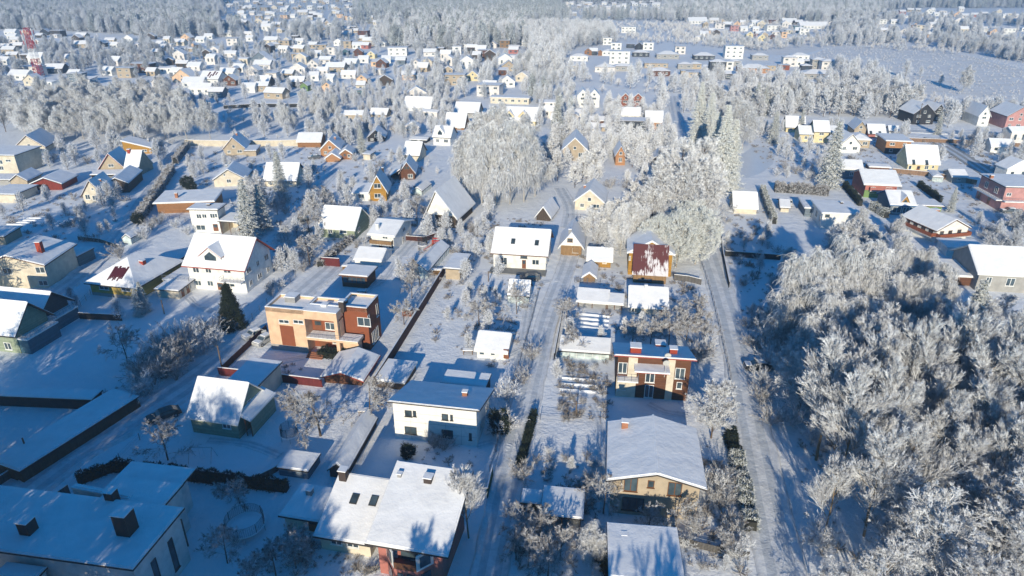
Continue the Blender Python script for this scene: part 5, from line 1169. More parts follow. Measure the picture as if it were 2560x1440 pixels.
fence('fence', 'wire fence behind the garden play set', [(1030, 600), (1130, 606), (1230, 614)], 1.2, METAL, 'mesh')
fence('fence', 'wire fence between the steep stone cottage and the snowy gardens', [(470, 400), (560, 404), (655, 405)], 1.2, METAL, 'mesh')
fence('fence', 'wire fence below the cream cottage with the broad white roof', [(630, 474), (700, 478), (790, 470)], 1.2, METAL, 'mesh')
fence('fence', 'tan board fence along the upper right road', [(2242, 353), (2330, 356), (2440, 360), (2560, 368)], 1.4, FB['tan'])
fence('fence', 'dark fence on the left of the shaded garden by the right road', [(1800, 560), (1806, 640), (1822, 720)], 1.4, FB['dark'])
fence('fence', 'dark fence crossing the shaded garden by the right road', [(1812, 640), (1880, 645), (1950, 650)], 1.3, FB['dark'])
fence('fence', 'wire fence between the woodshed garden and the ochre summerhouse', [(1436, 706), (1500, 712), (1560, 718)], 1.1, METAL, 'mesh')
fence('fence', 'grey board fence right of the rusty-roofed house', [(1684, 700), (1720, 704), (1752, 712)], 1.3, FB['grey'])
fence('fence', 'wire fence below the ochre wooden cottage', [(800, 500), (880, 512), (1000, 512)], 1.1, METAL, 'mesh')
fence('fence', 'wire fence between the log house and the hedge', [(400, 545), (450, 548), (478, 560)], 1.1, METAL, 'mesh')
fence('fence', 'grey plank fence along the garden of the tiny white greenhouse', [(196, 600), (250, 606), (300, 622)], 1.0, FB['grey'])
fence('fence', 'wire fence above the clipped hedge of the corner house', [(300, 1150), (350, 1100), (365, 1080)], 1.1, METAL, 'mesh')
fence('fence', 'low board fence between the small metal shed and the hedge', [(640, 1205), (690, 1180), (700, 1172)], .9, FB['grey'])
fence('fence', 'wire fence on the right side of the panel house garden', [(1225, 1180), (1240, 1130), (1250, 1080)], 1.2, METAL, 'mesh')
fence('fence', 'dark board fence below the weathered barn', [(1000, 600), (1060, 604), (1100, 590)], 1.2, FB['brown'])
fence('fence', 'wire fence in front of the pale cottage in the frosted orchard', [(1420, 545), (1480, 548), (1530, 546)], 1.1, METAL, 'mesh')
# ---------------------------------------------------------------- middle distance houses
rh('duplex', 'dark grey flat-fronted half of a duplex with a white upper storey', 'house', 1545, 330, 1617, 303, None, 'flat', W=8, az=-6, wc='slate', rc='dark', o=.1)
rh('house', 'white upper house with a pitched roof behind the dark grey duplex', 'house', 1553, 316, 1597, 287, 269, W=7, az=-6, wc='white', rc='white')
rh('duplex', 'orange brick half of the duplex beside the shaded road', 'house', 1614, 324, 1655, 304, 278, W=9, az=-6, wc='orange', rc='white')
def twin(label, wc, x0, xm, x1, yb, ye, yr, W):
    r = house('twin_house', label, 'house', xm, yb)
    for a, b_ in ((x0, xm), (xm+.5, x1)): q = Blk(r, a, yb, b_, ye, yr, 'gy', W=W, az=-3, wc=wc, rc='white', o=.15); q.auto('f', sz=1.3)
twin('white twin-gabled house at the edge of the snowy field', 'white', 1442, 1470, 1498, 268, 240, 225, 11)
twin('red-brown twin-gabled house beside its white twin', 'umber', 1546, 1577, 1608, 274, 248, 234, 11)
rh('cottage', 'cottage with a tilted white roof above the tallest frosted grove', 'house', 1137, 293, 1195, 280, 256, W=9, wc='grey')
rh('cottage', 'orange-walled cottage with a square white roof at the top of the tallest grove', 'house', 1113, 323, 1160, 315, 283, W=9, wc='log', rc='white')
b = rh('house', 'cream house with two small gables just behind the tallest grove', 'house', 1255, 312, 1338, 298, 268, W=10, wc='lemon', rc='white'); b.dormer(3, 4, 0, 1, 2, 'lemon', 'brown'); b.dormer(9, 4, 0, 1, 2, 'lemon', 'brown')
rh('shed', 'small cream shed left of the dark grey duplex', 'shed', 1450, 333, 1485, 320, 307, W=6, wc='cream', rc='white')
rh('shed', 'white-roofed shed below the white twin gables', 'shed', 1472, 307, 1508, 300, 291, W=6, wc='brown', rc='white')
rh('garage', 'low white garage between frosted bushes left of the duplex', 'garage', 1419, 291, 1452, 284, 273, W=7, wc='white', rc='white')
rh('shed', 'tan shed touching the dark grey duplex', 'shed', 1504, 328, 1525, 318, 310, W=5, wc='tan')
rh('cottage', 'brick-fronted cottage wrapped in frosted trees', 'house', 1406, 402, 1466, 374, 346, 'gy', W=14, az=-6, wc='tan', rc='white')
rh('cottage', 'slim brick chalet with a steep roof among frosted trees', 'house', 1538, 413, 1562, 388, 367, 'gy', W=9, az=-4, wc='orange', rc='brown')
rh('shed', 'dark weathered shed near the shaded road', 'shed', 1627, 413, 1666, 402, 386, 'gy', W=9, az=-10, wc='barn')
H1('garage', 'long low white garage with a snowy lid near the shaded road', 'garage', 1616, 383, 1666, 374, None, 'flat', W=5, wc='white', rc='white')
rh('cottage', 'white-roofed cottage alone in the bushes above the orchard', 'house', 926, 292, 966, 285, 271, W=6, wc='tan')
rh('cottage', 'broad white-roofed house right of the snowy field', 'house', 1010, 276, 1076, 267, 242, W=9, wc='white', rc='white')
rh('cottage', 'dark cottage with a low gable above the frosted orchard', 'house', 920, 354, 962, 344, 326, 'gy', W=9, az=4, wc='dark')
rh('shed', 'white-roofed shed above the cream cottage with the steep roof', 'shed', 1027, 356, 1066, 352, 343, W=5, wc='dark', rc='white')
rh('shed', 'long cream wall-like garage below the white steep-roofed house', 'garage', 1226, 258, 1322, 243, None, 'flat', W=6, wc='cream', rc='white')
rh('house', 'black gabled house behind the upper right road', 'house', 2279, 311, 2331, 284, 261, 'gy', W=12, az=0, wc='dark')
rh('house', 'second black gabled house set back from the upper right road', 'house', 2332, 303, 2352, 275, 262, 'gy', W=10, az=0, wc='dark')
rh('house', 'slim white gabled house by the upper right road', 'house', 2441, 315, 2468, 288, 266, 'gy', W=13, az=-6, wc='white', rc='white')
rh('house', 'pink and black gabled house at the right edge above the road', 'house', 2510, 322, 2575, 290, 268, 'gy', W=13, az=-5, wc='pink')
H1('fence', 'dark board fence around the hip-roofed estate houses', 'fence', 1395, 178, 1412, 175, None, 'flat', W=1, wc='dark') if 0 else None
# ---------------------------------------------------------------- far houses: x centre, base row, width px, wall, roof, [height rows]
CN = {'pale': 'off-white', 'cream': 'cream', 'white': 'white', 'tan': 'tan', 'grey': 'grey', 'dark': 'black', 'slate': 'dark grey', 'brown': 'brown', 'umber': 'red-brown', 'orange': 'orange', 'lemon': 'pale yellow', 'ochre': 'yellow', 'pink': 'pink', 'peach': 'peach', 'green': 'green', 'teal': 'blue-grey', 'brick': 'brick', 'rose': 'rose', 'log': 'orange timber', 'wood': 'wooden', 'bluegrey': 'blue-grey', 'barn': 'weathered'}
RN = {'gx': 'snow-roofed', 'gy': 'gable-fronted', 'hip': 'hip-roofed', 'flat': 'flat-roofed', 'sb': 'slant-roofed'}
LABCOUNT = {}
MARKS = ['beside a bare clump', 'half behind frosted trees', 'with open snow in front', 'at the end of its row', 'between two neighbours', 'beside a shed-like annex', 'facing the camera squarely', 'turned slightly left']
def area(x, y):
    if y < 30: return 'in the farthest village' + (' left' if x < 1000 else ' centre' if x < 1900 else ' right')
    if x < 230: return 'near the radio mast'
    if x < 430 and y > 80: return 'below the left forest'
    if x < 700: return 'in the upper left suburb' if y > 80 else 'in the suburb above the left forest'
    if x < 900: return 'right of the left forest' if y > 80 else 'in the far suburb left of centre'
    if x < 1140: return 'left of the central pine wood' if y > 90 else 'in the far suburb left of centre'
    if x < 1380: return 'below the central wood' if y > 90 else 'inside the central wood'
    if y > 112 and x < 1720: return 'in the left half of the new estate'
    if y > 112: return 'on the right half of the new estate'
    if x < 1720: return 'in the far village above the new estate'
    if x < 2080: return 'in the hamlet behind the new estate'
    return 'in the hamlet beyond the marsh'
FAR = []
def far(rows):
    for q in rows: FAR.append(q)
far([(25, 88, 27, 'white', 'gx'), (29, 98, 22, 'white', 'gx'), (36, 108, 26, 'cream', 'gx'), (10, 126, 26, 'grey', 'gx'), (20, 134, 32, 'cream', 'gx'), (30, 148, 28, 'cream', 'gx'), (8, 161, 22, 'white', 'gx'), (201, 97, 26, 'lemon', 'gx'), (202, 120, 34, 'cream', 'gx'), (283, 121, 21, 'white', 'gx'),
  (112, 88, 22, 'dark', 'gy'), (140, 92, 26, 'barn', 'flat'), (46, 200, 46, 'white', 'gx'), (74, 190, 44, 'cream', 'flat'), (79, 214, 36, 'cream', 'gy'), (184, 196, 27, 'white', 'gx'), (268, 188, 25, 'white', 'gx'), (312, 194, 34, 'cream', 'flat'), (352, 182, 54, 'brown', 'flat'), (135, 184, 46, 'slate', 'gx'), (398, 218, 34, 'cream', 'gy'), (400, 118, 20, 'white', 'gx'), (190, 210, 36, 'bluegrey', 'flat'), (215, 212, 24, 'cream', 'sb'),
  (447, 114, 28, 'cream', 'gx'), (465, 102, 24, 'orange', 'gy'), (500, 106, 22, 'white', 'gx'), (521, 98, 20, 'white', 'gx'), (484, 122, 12, 'orange', 'gy'), (565, 91, 28, 'white', 'gx'), (581, 114, 27, 'cream', 'flat'), (624, 103, 17, 'white', 'gx'), (676, 109, 32, 'cream', 'gx'), (684, 120, 32, 'grey', 'hip'), (711, 119, 26, 'cream', 'flat'), (748, 111, 20, 'white', 'gx'), (781, 121, 20, 'cream', 'gx'), (803, 131, 28, 'cream', 'flat'), (827, 137, 22, 'lemon', 'flat'),
  (790, 144, 28, 'white', 'gx'), (745, 156, 28, 'tan', 'flat'), (650, 157, 40, 'bluegrey', 'gy'), (655, 173, 42, 'cream', 'gx'), (595, 180, 26, 'white', 'gx'), (632, 188, 30, 'cream', 'gy'), (782, 170, 26, 'cream', 'gy'), (812, 160, 28, 'cream', 'gx'), (838, 180, 46, 'cream', 'gx'), (566, 192, 36, 'white', 'gx'), (585, 184, 12, 'peach', 'gy'), (457, 206, 50, 'orange', 'gy'), (440, 190, 26, 'white', 'gx'), (483, 220, 52, 'white', 'gx'), (575, 214, 32, 'umber', 'gy'), (500, 235, 50, 'white', 'gx'), (540, 244, 36, 'bluegrey', 'gx'), (680, 208, 27, 'cream', 'flat'), (718, 196, 28, 'cream', 'gx'), (785, 202, 24, 'white', 'gx'), (822, 208, 22, 'white', 'gx'), (655, 229, 31, 'tan', 'gx'),
  (622, 232, 32, 'white', 'gx'), (684, 246, 46, 'cream', 'gx'), (818, 230, 26, 'peach', 'gy'), (761, 228, 18, 'green', 'gy'), (482, 24, 26, 'teal', 'gx'), (551, 34, 17, 'ochre', 'gy'), (602, 32, 14, 'cream', 'flat'), (659, 27, 18, 'lemon', 'flat'), (648, 50, 18, 'cream', 'flat'), (710, 48, 17, 'peach', 'flat'), (756, 37, 26, 'cream', 'gx'), (552, 63, 18, 'cream', 'flat'), (573, 65, 16, 'cream', 'hip'), (709, 29, 17, 'white', 'gx'), (619, 24, 20, 'white', 'gx'), (574, 18, 15, 'cream', 'gx'),
  (815, 9, 15, 'white', 'gx'), (831, 20, 12, 'white', 'gx'), (690, 68, 22, 'cream', 'gx'), (850, 45, 15, 'peach', 'flat'), (827, 72, 14, 'white', 'flat'), (662, 64, 14, 'white', 'gx'), (503, 43, 13, 'peach', 'gy'), (525, 41, 10, 'white', 'gx'), (530, 16, 16, 'white', 'gx'), (520, 22, 20, 'cream', 'gx'), (618, 6, 14, 'white', 'flat'), (640, 10, 14, 'cream', 'gx'), (675, 12, 12, 'cream', 'gx'), (700, 14, 14, 'cream', 'gx'), (738, 24, 16, 'cream', 'hip'), (774, 22, 13, 'white', 'gx'), (800, 24, 13, 'grey', 'gx'), (785, 8, 12, 'white', 'gx'), (760, 6, 12, 'cream', 'gx'), (730, 8, 12, 'white', 'gx'), (590, 12, 13, 'white', 'gx'), (560, 10, 12, 'cream', 'gx'), (545, 22, 12, 'white', 'gx'), (610, 46, 12, 'white', 'gx'), (630, 38, 12, 'cream', 'gx'), (680, 40, 13, 'white', 'gx'), (732, 45, 12, 'white', 'gx'), (775, 50, 13, 'cream', 'gx'), (800, 44, 12, 'white', 'gx'), (835, 34, 12, 'cream', 'gx'), (720, 74, 13, 'white', 'gx'), (600, 60, 12, 'cream', 'gx'), (780, 66, 13, 'white', 'gx'), (805, 58, 12, 'peach', 'gx'),
  (864, 50, 10, 'orange', 'flat'), (871, 88, 20, 'cream', 'flat'), (907, 92, 24, 'brown', 'flat'), (869, 121, 19, 'cream', 'flat'), (892, 122, 22, 'white', 'gx'), (864, 138, 14, 'teal', 'gy'), (895, 140, 23, 'brown', 'gy'), (912, 122, 18, 'rose', 'gx'), (928, 146, 19, 'ochre', 'gy'), (875, 166, 32, 'white', 'gx'), (909, 158, 25, 'white', 'gx'), (953, 169, 26, 'umber', 'gy'), (936, 166, 16, 'orange', 'sb'), (966, 158, 22, 'white', 'gx'), (994, 140, 47, 'white', 'flat'), (1075, 141, 32, 'lemon', 'gx'), (1040, 171, 27, 'cream', 'gy'), (1068, 165, 25, 'cream', 'gy'), (1142, 136, 22, 'white', 'flat'), (1170, 130, 18, 'white', 'flat'), (1231, 120, 20, 'cream', 'gy'), (1262, 119, 24, 'wood', 'flat'), (1260, 152, 24, 'lemon', 'gy'), (1283, 134, 24, 'rose', 'gx'), (1212, 146, 32, 'umber', 'flat'), (1272, 178, 35, 'lemon', 'gy'), (1136, 213, 52, 'tan', 'flat'), (1182, 202, 30, 'ochre', 'gy'), (1256, 188, 20, 'umber', 'sb'), (1220, 240, 56, 'cream', 'flat'), (1222, 226, 33, 'white', 'gx'), (1268, 218, 38, 'white', 'gy'), (1022, 200, 34, 'peach', 'gx'), (905, 210, 26, 'peach', 'gy'), (902, 227, 22, 'cream', 'gx'), (898, 241, 32, 'teal', 'flat'), (868, 173, 16, 'tan', 'gx'), (1001, 162, 24, 'bluegrey', 'gx'),
  (898, 36, 12, 'white', 'gx'), (885, 28, 12, 'white', 'gx'), (867, 20, 12, 'cream', 'gx'), (889, 50, 13, 'white', 'gx'), (917, 55, 11, 'white', 'gx'), (941, 78, 14, 'white', 'flat'), (962, 40, 12, 'lemon', 'gx'), (970, 28, 10, 'rose', 'gx'), (1013, 56, 15, 'white', 'gx'), (1026, 54, 11, 'white', 'gx'), (1100, 62, 18, 'white', 'gx'),
  (1470, 138, 18, 'log', 'gy'), (1483, 138, 20, 'slate', 'gx'), (1500, 139, 10, 'log', 'gy'), (1523, 139, 36, 'white', 'hip'), (1447, 152, 44, 'white', 'hip'), (1424, 177, 34, 'cream', 'hip'), (1548, 161, 50, 'white', 'flat'), (1512, 180, 50, 'cream', 'hip'), (1558, 178, 44, 'grey', 'hip'), (1602, 142, 42, 'slate', 'hip'), (1669, 147, 56, 'grey', 'hip'), (1700, 135, 26, 'cream', 'flat'), (1640, 170, 58, 'cream', 'flat'), (1648, 190, 54, 'brown', 'hip'), (1712, 173, 36, 'grey', 'hip'), (1718, 190, 32, 'tan', 'flat'), (1597, 124, 20, 'dark', 'gy'), (1620, 125, 26, 'white', 'flat'), (1576, 120, 20, 'slate', 'flat'), (1540, 126, 26, 'white', 'flat'), (1518, 112, 22, 'white', 'flat'), (1571, 82, 36, 'white', 'flat'), (1310, 115, 10, 'white', 'gx'),
  (1834, 146, 46, 'white', 'flat'), (1760, 150, 52, 'slate', 'hip'), (1738, 172, 30, 'tan', 'hip'), (1793, 178, 40, 'slate', 'hip'), (1834, 165, 32, 'grey', 'hip'), (1823, 177, 18, 'white', 'flat'), (1820, 198, 54, 'slate', 'hip'), (1738, 194, 42, 'tan', 'flat'), (1885, 183, 76, 'orange', 'hip'), (1914, 176, 50, 'cream', 'flat'), (1960, 175, 26, 'umber', 'flat'), (1973, 166, 34, 'cream', 'hip'), (2018, 164, 24, 'grey', 'hip'), (2045, 172, 34, 'grey', 'hip'), (2071, 177, 38, 'cream', 'hip'), (2016, 177, 26, 'slate', 'hip'), (1997, 166, 22, 'white', 'gx'), (1918, 205, 46, 'slate', 'hip'), (2044, 198, 78, 'grey', 'hip'), (1900, 150, 40, 'grey', 'hip'), (2000, 150, 44, 'white', 'hip'),
  (1748, 101, 22, 'white', 'hip'), (1779, 84, 15, 'peach', 'gx'), (1799, 72, 24, 'lemon', 'flat'), (1820, 68, 24, 'slate', 'gx'), (1842, 66, 17, 'orange', 'gy'), (1836, 78, 20, 'pink', 'flat'), (1860, 78, 18, 'white', 'gx'), (1875, 68, 9, 'orange', 'gy'), (1874, 94, 17, 'ochre', 'gy'), (1901, 92, 24, 'rose', 'gx'), (1904, 103, 22, 'lemon', 'gy'), (1930, 98, 13, 'umber', 'gy'), (1940, 88, 22, 'lemon', 'hip'), (1960, 95, 14, 'orange', 'flat'), (1973, 84, 18, 'cream', 'hip'), (1889, 62, 20, 'white', 'gx'), (1932, 78, 30, 'white', 'flat'), (1745, 60, 46, 'white', 'gx'), (1785, 58, 24, 'lemon', 'gx'), (1996, 72, 24, 'teal', 'flat'), (2010, 86, 24, 'white', 'flat'), (2035, 72, 70, 'white', 'gx'), (1975, 62, 36, 'white', 'gx'), (1930, 62, 16, 'umber', 'flat'),
  (1395, 43, 20, 'lemon', 'gx'), (1421, 22, 8, 'cream', 'flat'), (1436, 40, 12, 'grey', 'gx'), (1405, 30, 14, 'white', 'gx'), (1388, 16, 12, 'cream', 'gx'), (1450, 20, 14, 'cream', 'gx'), (1466, 26, 13, 'white', 'gx'), (1484, 22, 14, 'cream', 'gx'), (1500, 28, 14, 'white', 'gx'), (1520, 24, 12, 'cream', 'gx'), (1545, 22, 14, 'lemon', 'gx'), (1430, 12, 12, 'white', 'gx'), (1455, 10, 11, 'white', 'gx'), (1475, 13, 12, 'cream', 'gx'), (1510, 12, 12, 'white', 'gx'), (1535, 14, 11, 'cream', 'gx'), (1560, 17, 12, 'white', 'gx'), (1587, 15, 14, 'white', 'gx'), (1610, 17, 14, 'white', 'gx'), (1640, 16, 20, 'white', 'gx'), (1672, 15, 13, 'rose', 'gx'), (1588, 7, 10, 'lemon', 'flat'), (1520, 38, 13, 'tan', 'gx'), (1420, 36, 13, 'white', 'gx'), (1378, 30, 12, 'white', 'gx'), (1690, 40, 14, 'white', 'gx'),
  (2190, 53, 22, 'white', 'flat'), (2207, 60, 18, 'white', 'flat'), (2236, 60, 18, 'white', 'gx'), (2258, 86, 18, 'cream', 'gy'), (2287, 70, 14, 'orange', 'gy'), (2300, 77, 24, 'cream', 'flat'), (2209, 83, 18, 'cream', 'gx'), (2280, 86, 20, 'white', 'hip'), (2324, 94, 15, 'peach', 'gx'), (2434, 77, 16, 'white', 'flat'), (2464, 80, 12, 'white', 'gx'), (2484, 87, 20, 'peach', 'gy'), (2522, 86, 30, 'white', 'flat'), (2257, 35, 15, 'pink', 'gx'), (2276, 30, 16, 'cream', 'gx'), (2295, 30, 13, 'grey', 'gx'), (2312, 41, 16, 'cream', 'gy'), (2322, 34, 18, 'white', 'gy'), (2357, 34, 20, 'lemon', 'hip'), (2341, 40, 14, 'white', 'gx'), (2368, 44, 20, 'cream', 'gx'), (2394, 41, 18, 'peach', 'gy'), (2414, 45, 18, 'cream', 'gx'), (2438, 43, 18, 'rose', 'gx'), (2462, 40, 16, 'slate', 'gx'), (2483, 47, 18, 'rose', 'gx'), (2513, 45, 13, 'white', 'gx'), (2539, 45, 14, 'cream', 'gx'), (2475, 18, 8, 'white', 'gx'), (2540, 60, 12, 'cream', 'gx')])
def bigburnt():
    r = house('townhouse', 'large white two-storey house with bare dark streaks on its white roof', 'house', 527, 215); b = Blk(r, 502, 216, 548, 197, 178, 'gx', W=11, az=-8, wc='white', rc='dark'); b.auto('fr')
    m = MB()
    for u, v0, v1, w_ in ((4, 1.5, 4.5, .8), (5.5, .6, 3, .6), (6.8, 1.8, 5, .8), (8.5, 2.5, 4.5, .6)): q = ((u, v0), (u+w_, v0), (u+w_*1.6, v1), (u+w_*.4, v1)); m.prism([b.p(a, c, b.zf(a, c)+.1) for a, c in q], [b.p(a, c, b.zf(a, c)+.38) for a, c in q])
    m.build('bare_patch', DRED, b.roofo, b.off)
bigburnt()
fr = random.Random(5)
for (x, y, wpx, wc, rf) in FAR:
    if not (y > 100 and x > 1390): wc = {'ochre': 'lemon', 'orange': 'peach', 'lemon': 'cream', 'umber': 'brown', 'log': 'tan'}.get(wc, wc)
    if wc == 'cream': wc = ('pale', 'cream', 'tan', 'pale')[(x+y) % 4]
    X, Y, _ = P(x, y); Z = Y*C_+CH*S_; ppm = FPX/Z; wm = wpx/ppm
    est = y > 100 and x > 1390
    two = rf == 'flat' and wc not in ('slate', 'teal', 'umber') and not (est and wc in ('tan',))
    h = (5.6 if two else 3.0 if rf != 'hip' else 3.1) if y > 60 else (5.0 if two else 3.4)
    if (x, y) in ((1834, 146), (1548, 161)): h = 8.5
    if (x, y) in ((994, 140), (1793, 178), (1571, 82), (2045, 172), (2071, 177), (1973, 166)): h = 5.8
    W = min(max(wm*.7, 6), 12); rise = {'gx': W*.36, 'gy': wm*.36, 'hip': min(W, wm)*.20, 'flat': 0, 'sb': 1.5}[rf]
    if y < 60: rise *= .9
    ar = area(x, y); cat = 'house'
    size = 'small' if wm < 9 else 'wide' if wm > 15 else 'mid-sized'
    base = f"{size} {CN[wc]} {RN[rf]} {'two-storey ' if h > 5 else ''}house {ar}"
    k = LABCOUNT.get(base, 0); LABCOUNT[base] = k+1
    b_name = 'far_house' if y < 60 else 'suburb_house'
    r = house('house', base, cat, x, y, 'houses '+ar)
    wc2 = wc
    b = Blk(r, x-wpx/2, y, x+wpx/2, y, None if rf == 'flat' else float(proj(0, Y, h+rise)[1]), rf, h=h, W=W, az=fr.uniform(-16, 4) if not est else -7, wc=wc2, rc='white' if wc in ('white', 'lemon') else 'dark', o=.35)
    if wpx >= 20: b.auto('f', 'n' if wpx < 30 else 'w', sz=1.3, gap=3.6)
    elif wpx >= 13: b.auto('f', 'n', sz=1.5, gap=4)
    r['_xy'] = (x, y)
# labels shared by several far houses get a neighbour or a place to tell them apart
grp = {}
for o in [o for o in COL.objects if o.parent is None and '_xy' in o.keys()]: grp.setdefault(o['label'], []).append(o)
for lab, L in grp.items():
    if len(L) > 1:
        L.sort(key=lambda o: o['_xy'][0]); n = len(L); nm = ['first', 'second', 'third', 'fourth', 'fifth', 'sixth', 'seventh', 'eighth', 'ninth', 'tenth', 'eleventh', 'twelfth', 'thirteenth', 'fourteenth', 'fifteenth', 'sixteenth']
        for i, o in enumerate(L): o['label'] = ('left ' if n == 2 and i == 0 else 'right ' if n == 2 else nm[i]+' from left, ')+lab.replace('mid-sized ', '').replace('with a ', 'with ')
for L in grp.values():
    for o in L: del o['_xy']

# the rest of the far roofs: one object, small plain houses and sheds between the named ones
def village(name, label, pgs, seed):
    m = MB(); r = random.Random(seed); wm_ = [wallmat(k) for k in ('pale', 'white', 'tan', 'barn', 'cream')]
    for pg, n in pgs:
        xs, ys = [p[0] for p in pg], [p[1] for p in pg]; Y0, Y1 = P(0, max(ys))[1], P(0, min(ys))[1]; c = t = 0
        while c < n and t < n*40:
            t += 1; Y = r.uniform(Y0, Y1); Z = Y*C_+CH*S_; y = float(proj(0, Y, 0)[1]); x = r.uniform(min(xs), max(xs)); X = (x-1280)*Z/FPX
            if not inpoly(np.array(x), np.array(y), pg) or any((X-f[0])**2+(Y-f[1])**2 < (f[2]+7)**2 for f in FOOT): continue
            L, W = r.uniform(5, 10), r.uniform(4.5, 7.5); h = r.choice((2.4, 2.8, 3.2, 5)); ri = r.choice((.5, W*.3, W*.4)); a = R(r.uniform(-20, 8)); ca, sa = math.cos(a), math.sin(a); mi = r.choice((0, 0, 1, 2, 3, 4))
            q = lambda u, v, z: (X+u*ca-v*sa, Y+u*sa+v*ca, z); e = .35; c += 1
            m.prism([q(-L/2, -W/2, 0), q(L/2, -W/2, 0), q(L/2, W/2, 0), q(-L/2, W/2, 0)], [q(-L/2, -W/2, h), q(L/2, -W/2, h), q(L/2, W/2, h), q(-L/2, W/2, h)], mi, False)
            if r.random() < .6: m.prism([q(-L/2-e, -W/2-e, h-.1), q(L/2+e, -W/2-e, h-.1), q(L/2+e, 0, h+ri), q(-L/2-e, 0, h+ri)], [q(-L/2-e, -W/2-e, h+.15), q(L/2+e, -W/2-e, h+.15), q(L/2+e, 0, h+ri+.25), q(-L/2-e, 0, h+ri+.25)], 5); m.prism([q(-L/2-e, 0, h+ri), q(L/2+e, 0, h+ri), q(L/2+e, W/2+e, h-.1), q(-L/2-e, W/2+e, h-.1)], [q(-L/2-e, 0, h+ri+.24), q(L/2+e, 0, h+ri+.24), q(L/2+e, W/2+e, h+.15), q(-L/2-e, W/2+e, h+.15)], 5); m.poly([q(-L/2, -W/2, h), q(-L/2, 0, h+ri), q(-L/2, W/2, h)], mi); m.poly([q(L/2, -W/2, h), q(L/2, W/2, h), q(L/2, 0, h+ri)], mi)
            else: ri = L*.32; m.prism([q(-L/2-e, -W/2-e, h-.1), q(0, -W/2-e, h+ri), q(0, W/2+e, h+ri), q(-L/2-e, W/2+e, h-.1)], [q(-L/2-e, -W/2-e, h+.15), q(0, -W/2-e, h+ri+.25), q(0, W/2+e, h+ri+.25), q(-L/2-e, W/2+e, h+.15)], 5); m.prism([q(0, -W/2-e, h+ri), q(L/2+e, -W/2-e, h-.1), q(L/2+e, W/2+e, h-.1), q(0, W/2+e, h+ri)], [q(0, -W/2-e, h+ri+.24), q(L/2+e, -W/2-e, h+.15), q(L/2+e, W/2+e, h+.15), q(0, W/2+e, h+ri+.24)], 5); m.poly([q(-L/2, -W/2, h), q(L/2, -W/2, h), q(0, -W/2, h+ri)], mi)
            for u in (-L*.25, L*.2): m.prism([q(u-.5, -W/2-.03, h*.4), q(u+.5, -W/2-.03, h*.4), q(u+.5, -W/2+.02, h*.4), q(u-.5, -W/2+.02, h*.4)], [q(u-.5, -W/2-.03, h*.8), q(u+.5, -W/2-.03, h*.8), q(u+.5, -W/2+.02, h*.8), q(u-.5, -W/2+.02, h*.8)], 6)
            FOOT.append((X, Y, .42*math.hypot(L, W), type('F', (), {'h': h})()))
    return tag(m.build(name, wm_+[RSNOW, GLASS]), label, 'village', kind='stuff')
village('village', 'mass of small far snowy roofs between the larger far houses', [([(430, 30), (560, 0), (900, 0), (880, 100), (560, 100)], 52), ([(400, 110), (860, 105), (880, 230), (600, 250), (380, 200)], 33), ([(0, 86), (420, 92), (420, 200), (0, 225)], 18), ([(860, 30), (1010, 40), (960, 110), (1000, 240), (870, 250)], 22), ([(1370, 40), (1390, 0), (1720, 0), (1720, 40)], 33), ([(1720, 60), (1720, 100), (2080, 100), (2120, 55)], 16), ([(2180, 100), (2200, 25), (2560, 25), (2560, 90)], 18), ([(1000, 130), (1000, 230), (1340, 200), (1330, 120)], 14), ([(860, 250), (1130, 240), (1130, 330), (900, 340)], 4), ([(1340, 260), (1540, 285), (1560, 340), (1360, 340)], 4), ([(2170, 350), (2560, 350), (2560, 470), (2300, 400)], 3)], 9)
# ---------------------------------------------------------------- trees one by one
def TT(label, kind, H, pts, group=None):
    for q in pts: T(kind, q[0], q[1], q[2] if len(q) > 2 else H, label, group or label)
TT('tall bare tree with frosted upright twigs in the large grove at the lower right', 'V', 19, [(2070, 1185, 16), (2150, 1175, 17), (2260, 1130, 18), (2375, 1150, 18), (2300, 1240, 15), (2450, 1310, 16), (2550, 1330, 16), (2240, 1310, 14), (2350, 1310, 14), (2110, 1060, 17), (2190, 1040, 17), (2380, 1040, 17), (2480, 1045, 17), (2580, 1090, 17), (2040, 1150, 18), (2130, 1110, 19), (2230, 1090, 19), (2330, 1085, 20), (2430, 1100, 19), (2530, 1100, 18), (2090, 1240, 17), (2200, 1220, 16), (2400, 1235, 17), (2510, 1250, 17), (2600, 1180, 18), (2480, 1170, 18), (2290, 1180, 15), (2160, 1340, 15), (2060, 1340, 12)], 'tall bare trees of the lower right grove')
TT('dense round frosted tree in front at the lower right corner', 'R', 12, [(2300, 1500, 14), (2440, 1500, 13), (2540, 1440, 14), (2180, 1560, 11), (2060, 1550, 8), (2380, 1600, 12), (2600, 1540, 13), (2230, 1400, 11), (2420, 1370, 12)], 'round trees at the lower right corner')
TT('birch with long hanging frosted twigs between the right road and the chalet', 'W', 18, [(1995, 905, 21), (2060, 870, 22), (2120, 865, 21), (2030, 960, 17), (2110, 950, 17), (2160, 930, 14), (2225, 870, 15), (2280, 880, 15), (2200, 800, 14), (2170, 720, 12), (2230, 730, 13), (2290, 740, 12), (2110, 700, 11), (2330, 800, 13), (2000, 760, 9), (1965, 700, 8), (2330, 900, 11)], 'birches of the right-hand grove')
TT('white-laden spruce at the right edge above the lower right grove', 'S', 14, [(2400, 900, 15), (2370, 980, 11), (2480, 1010, 14)], 'white-laden spruces at the right edge')
TT('snow-tufted tree near the right edge below the wide white roof', 'R', 11, [(2520, 960, 12), (2560, 880, 10), (2500, 820, 7), (2450, 860, 9), (2300, 1000, 10), (2570, 1040, 12), (2440, 960, 11), (2220, 980, 12), (2350, 1010, 12)], 'frosted trees below the wide white roof')
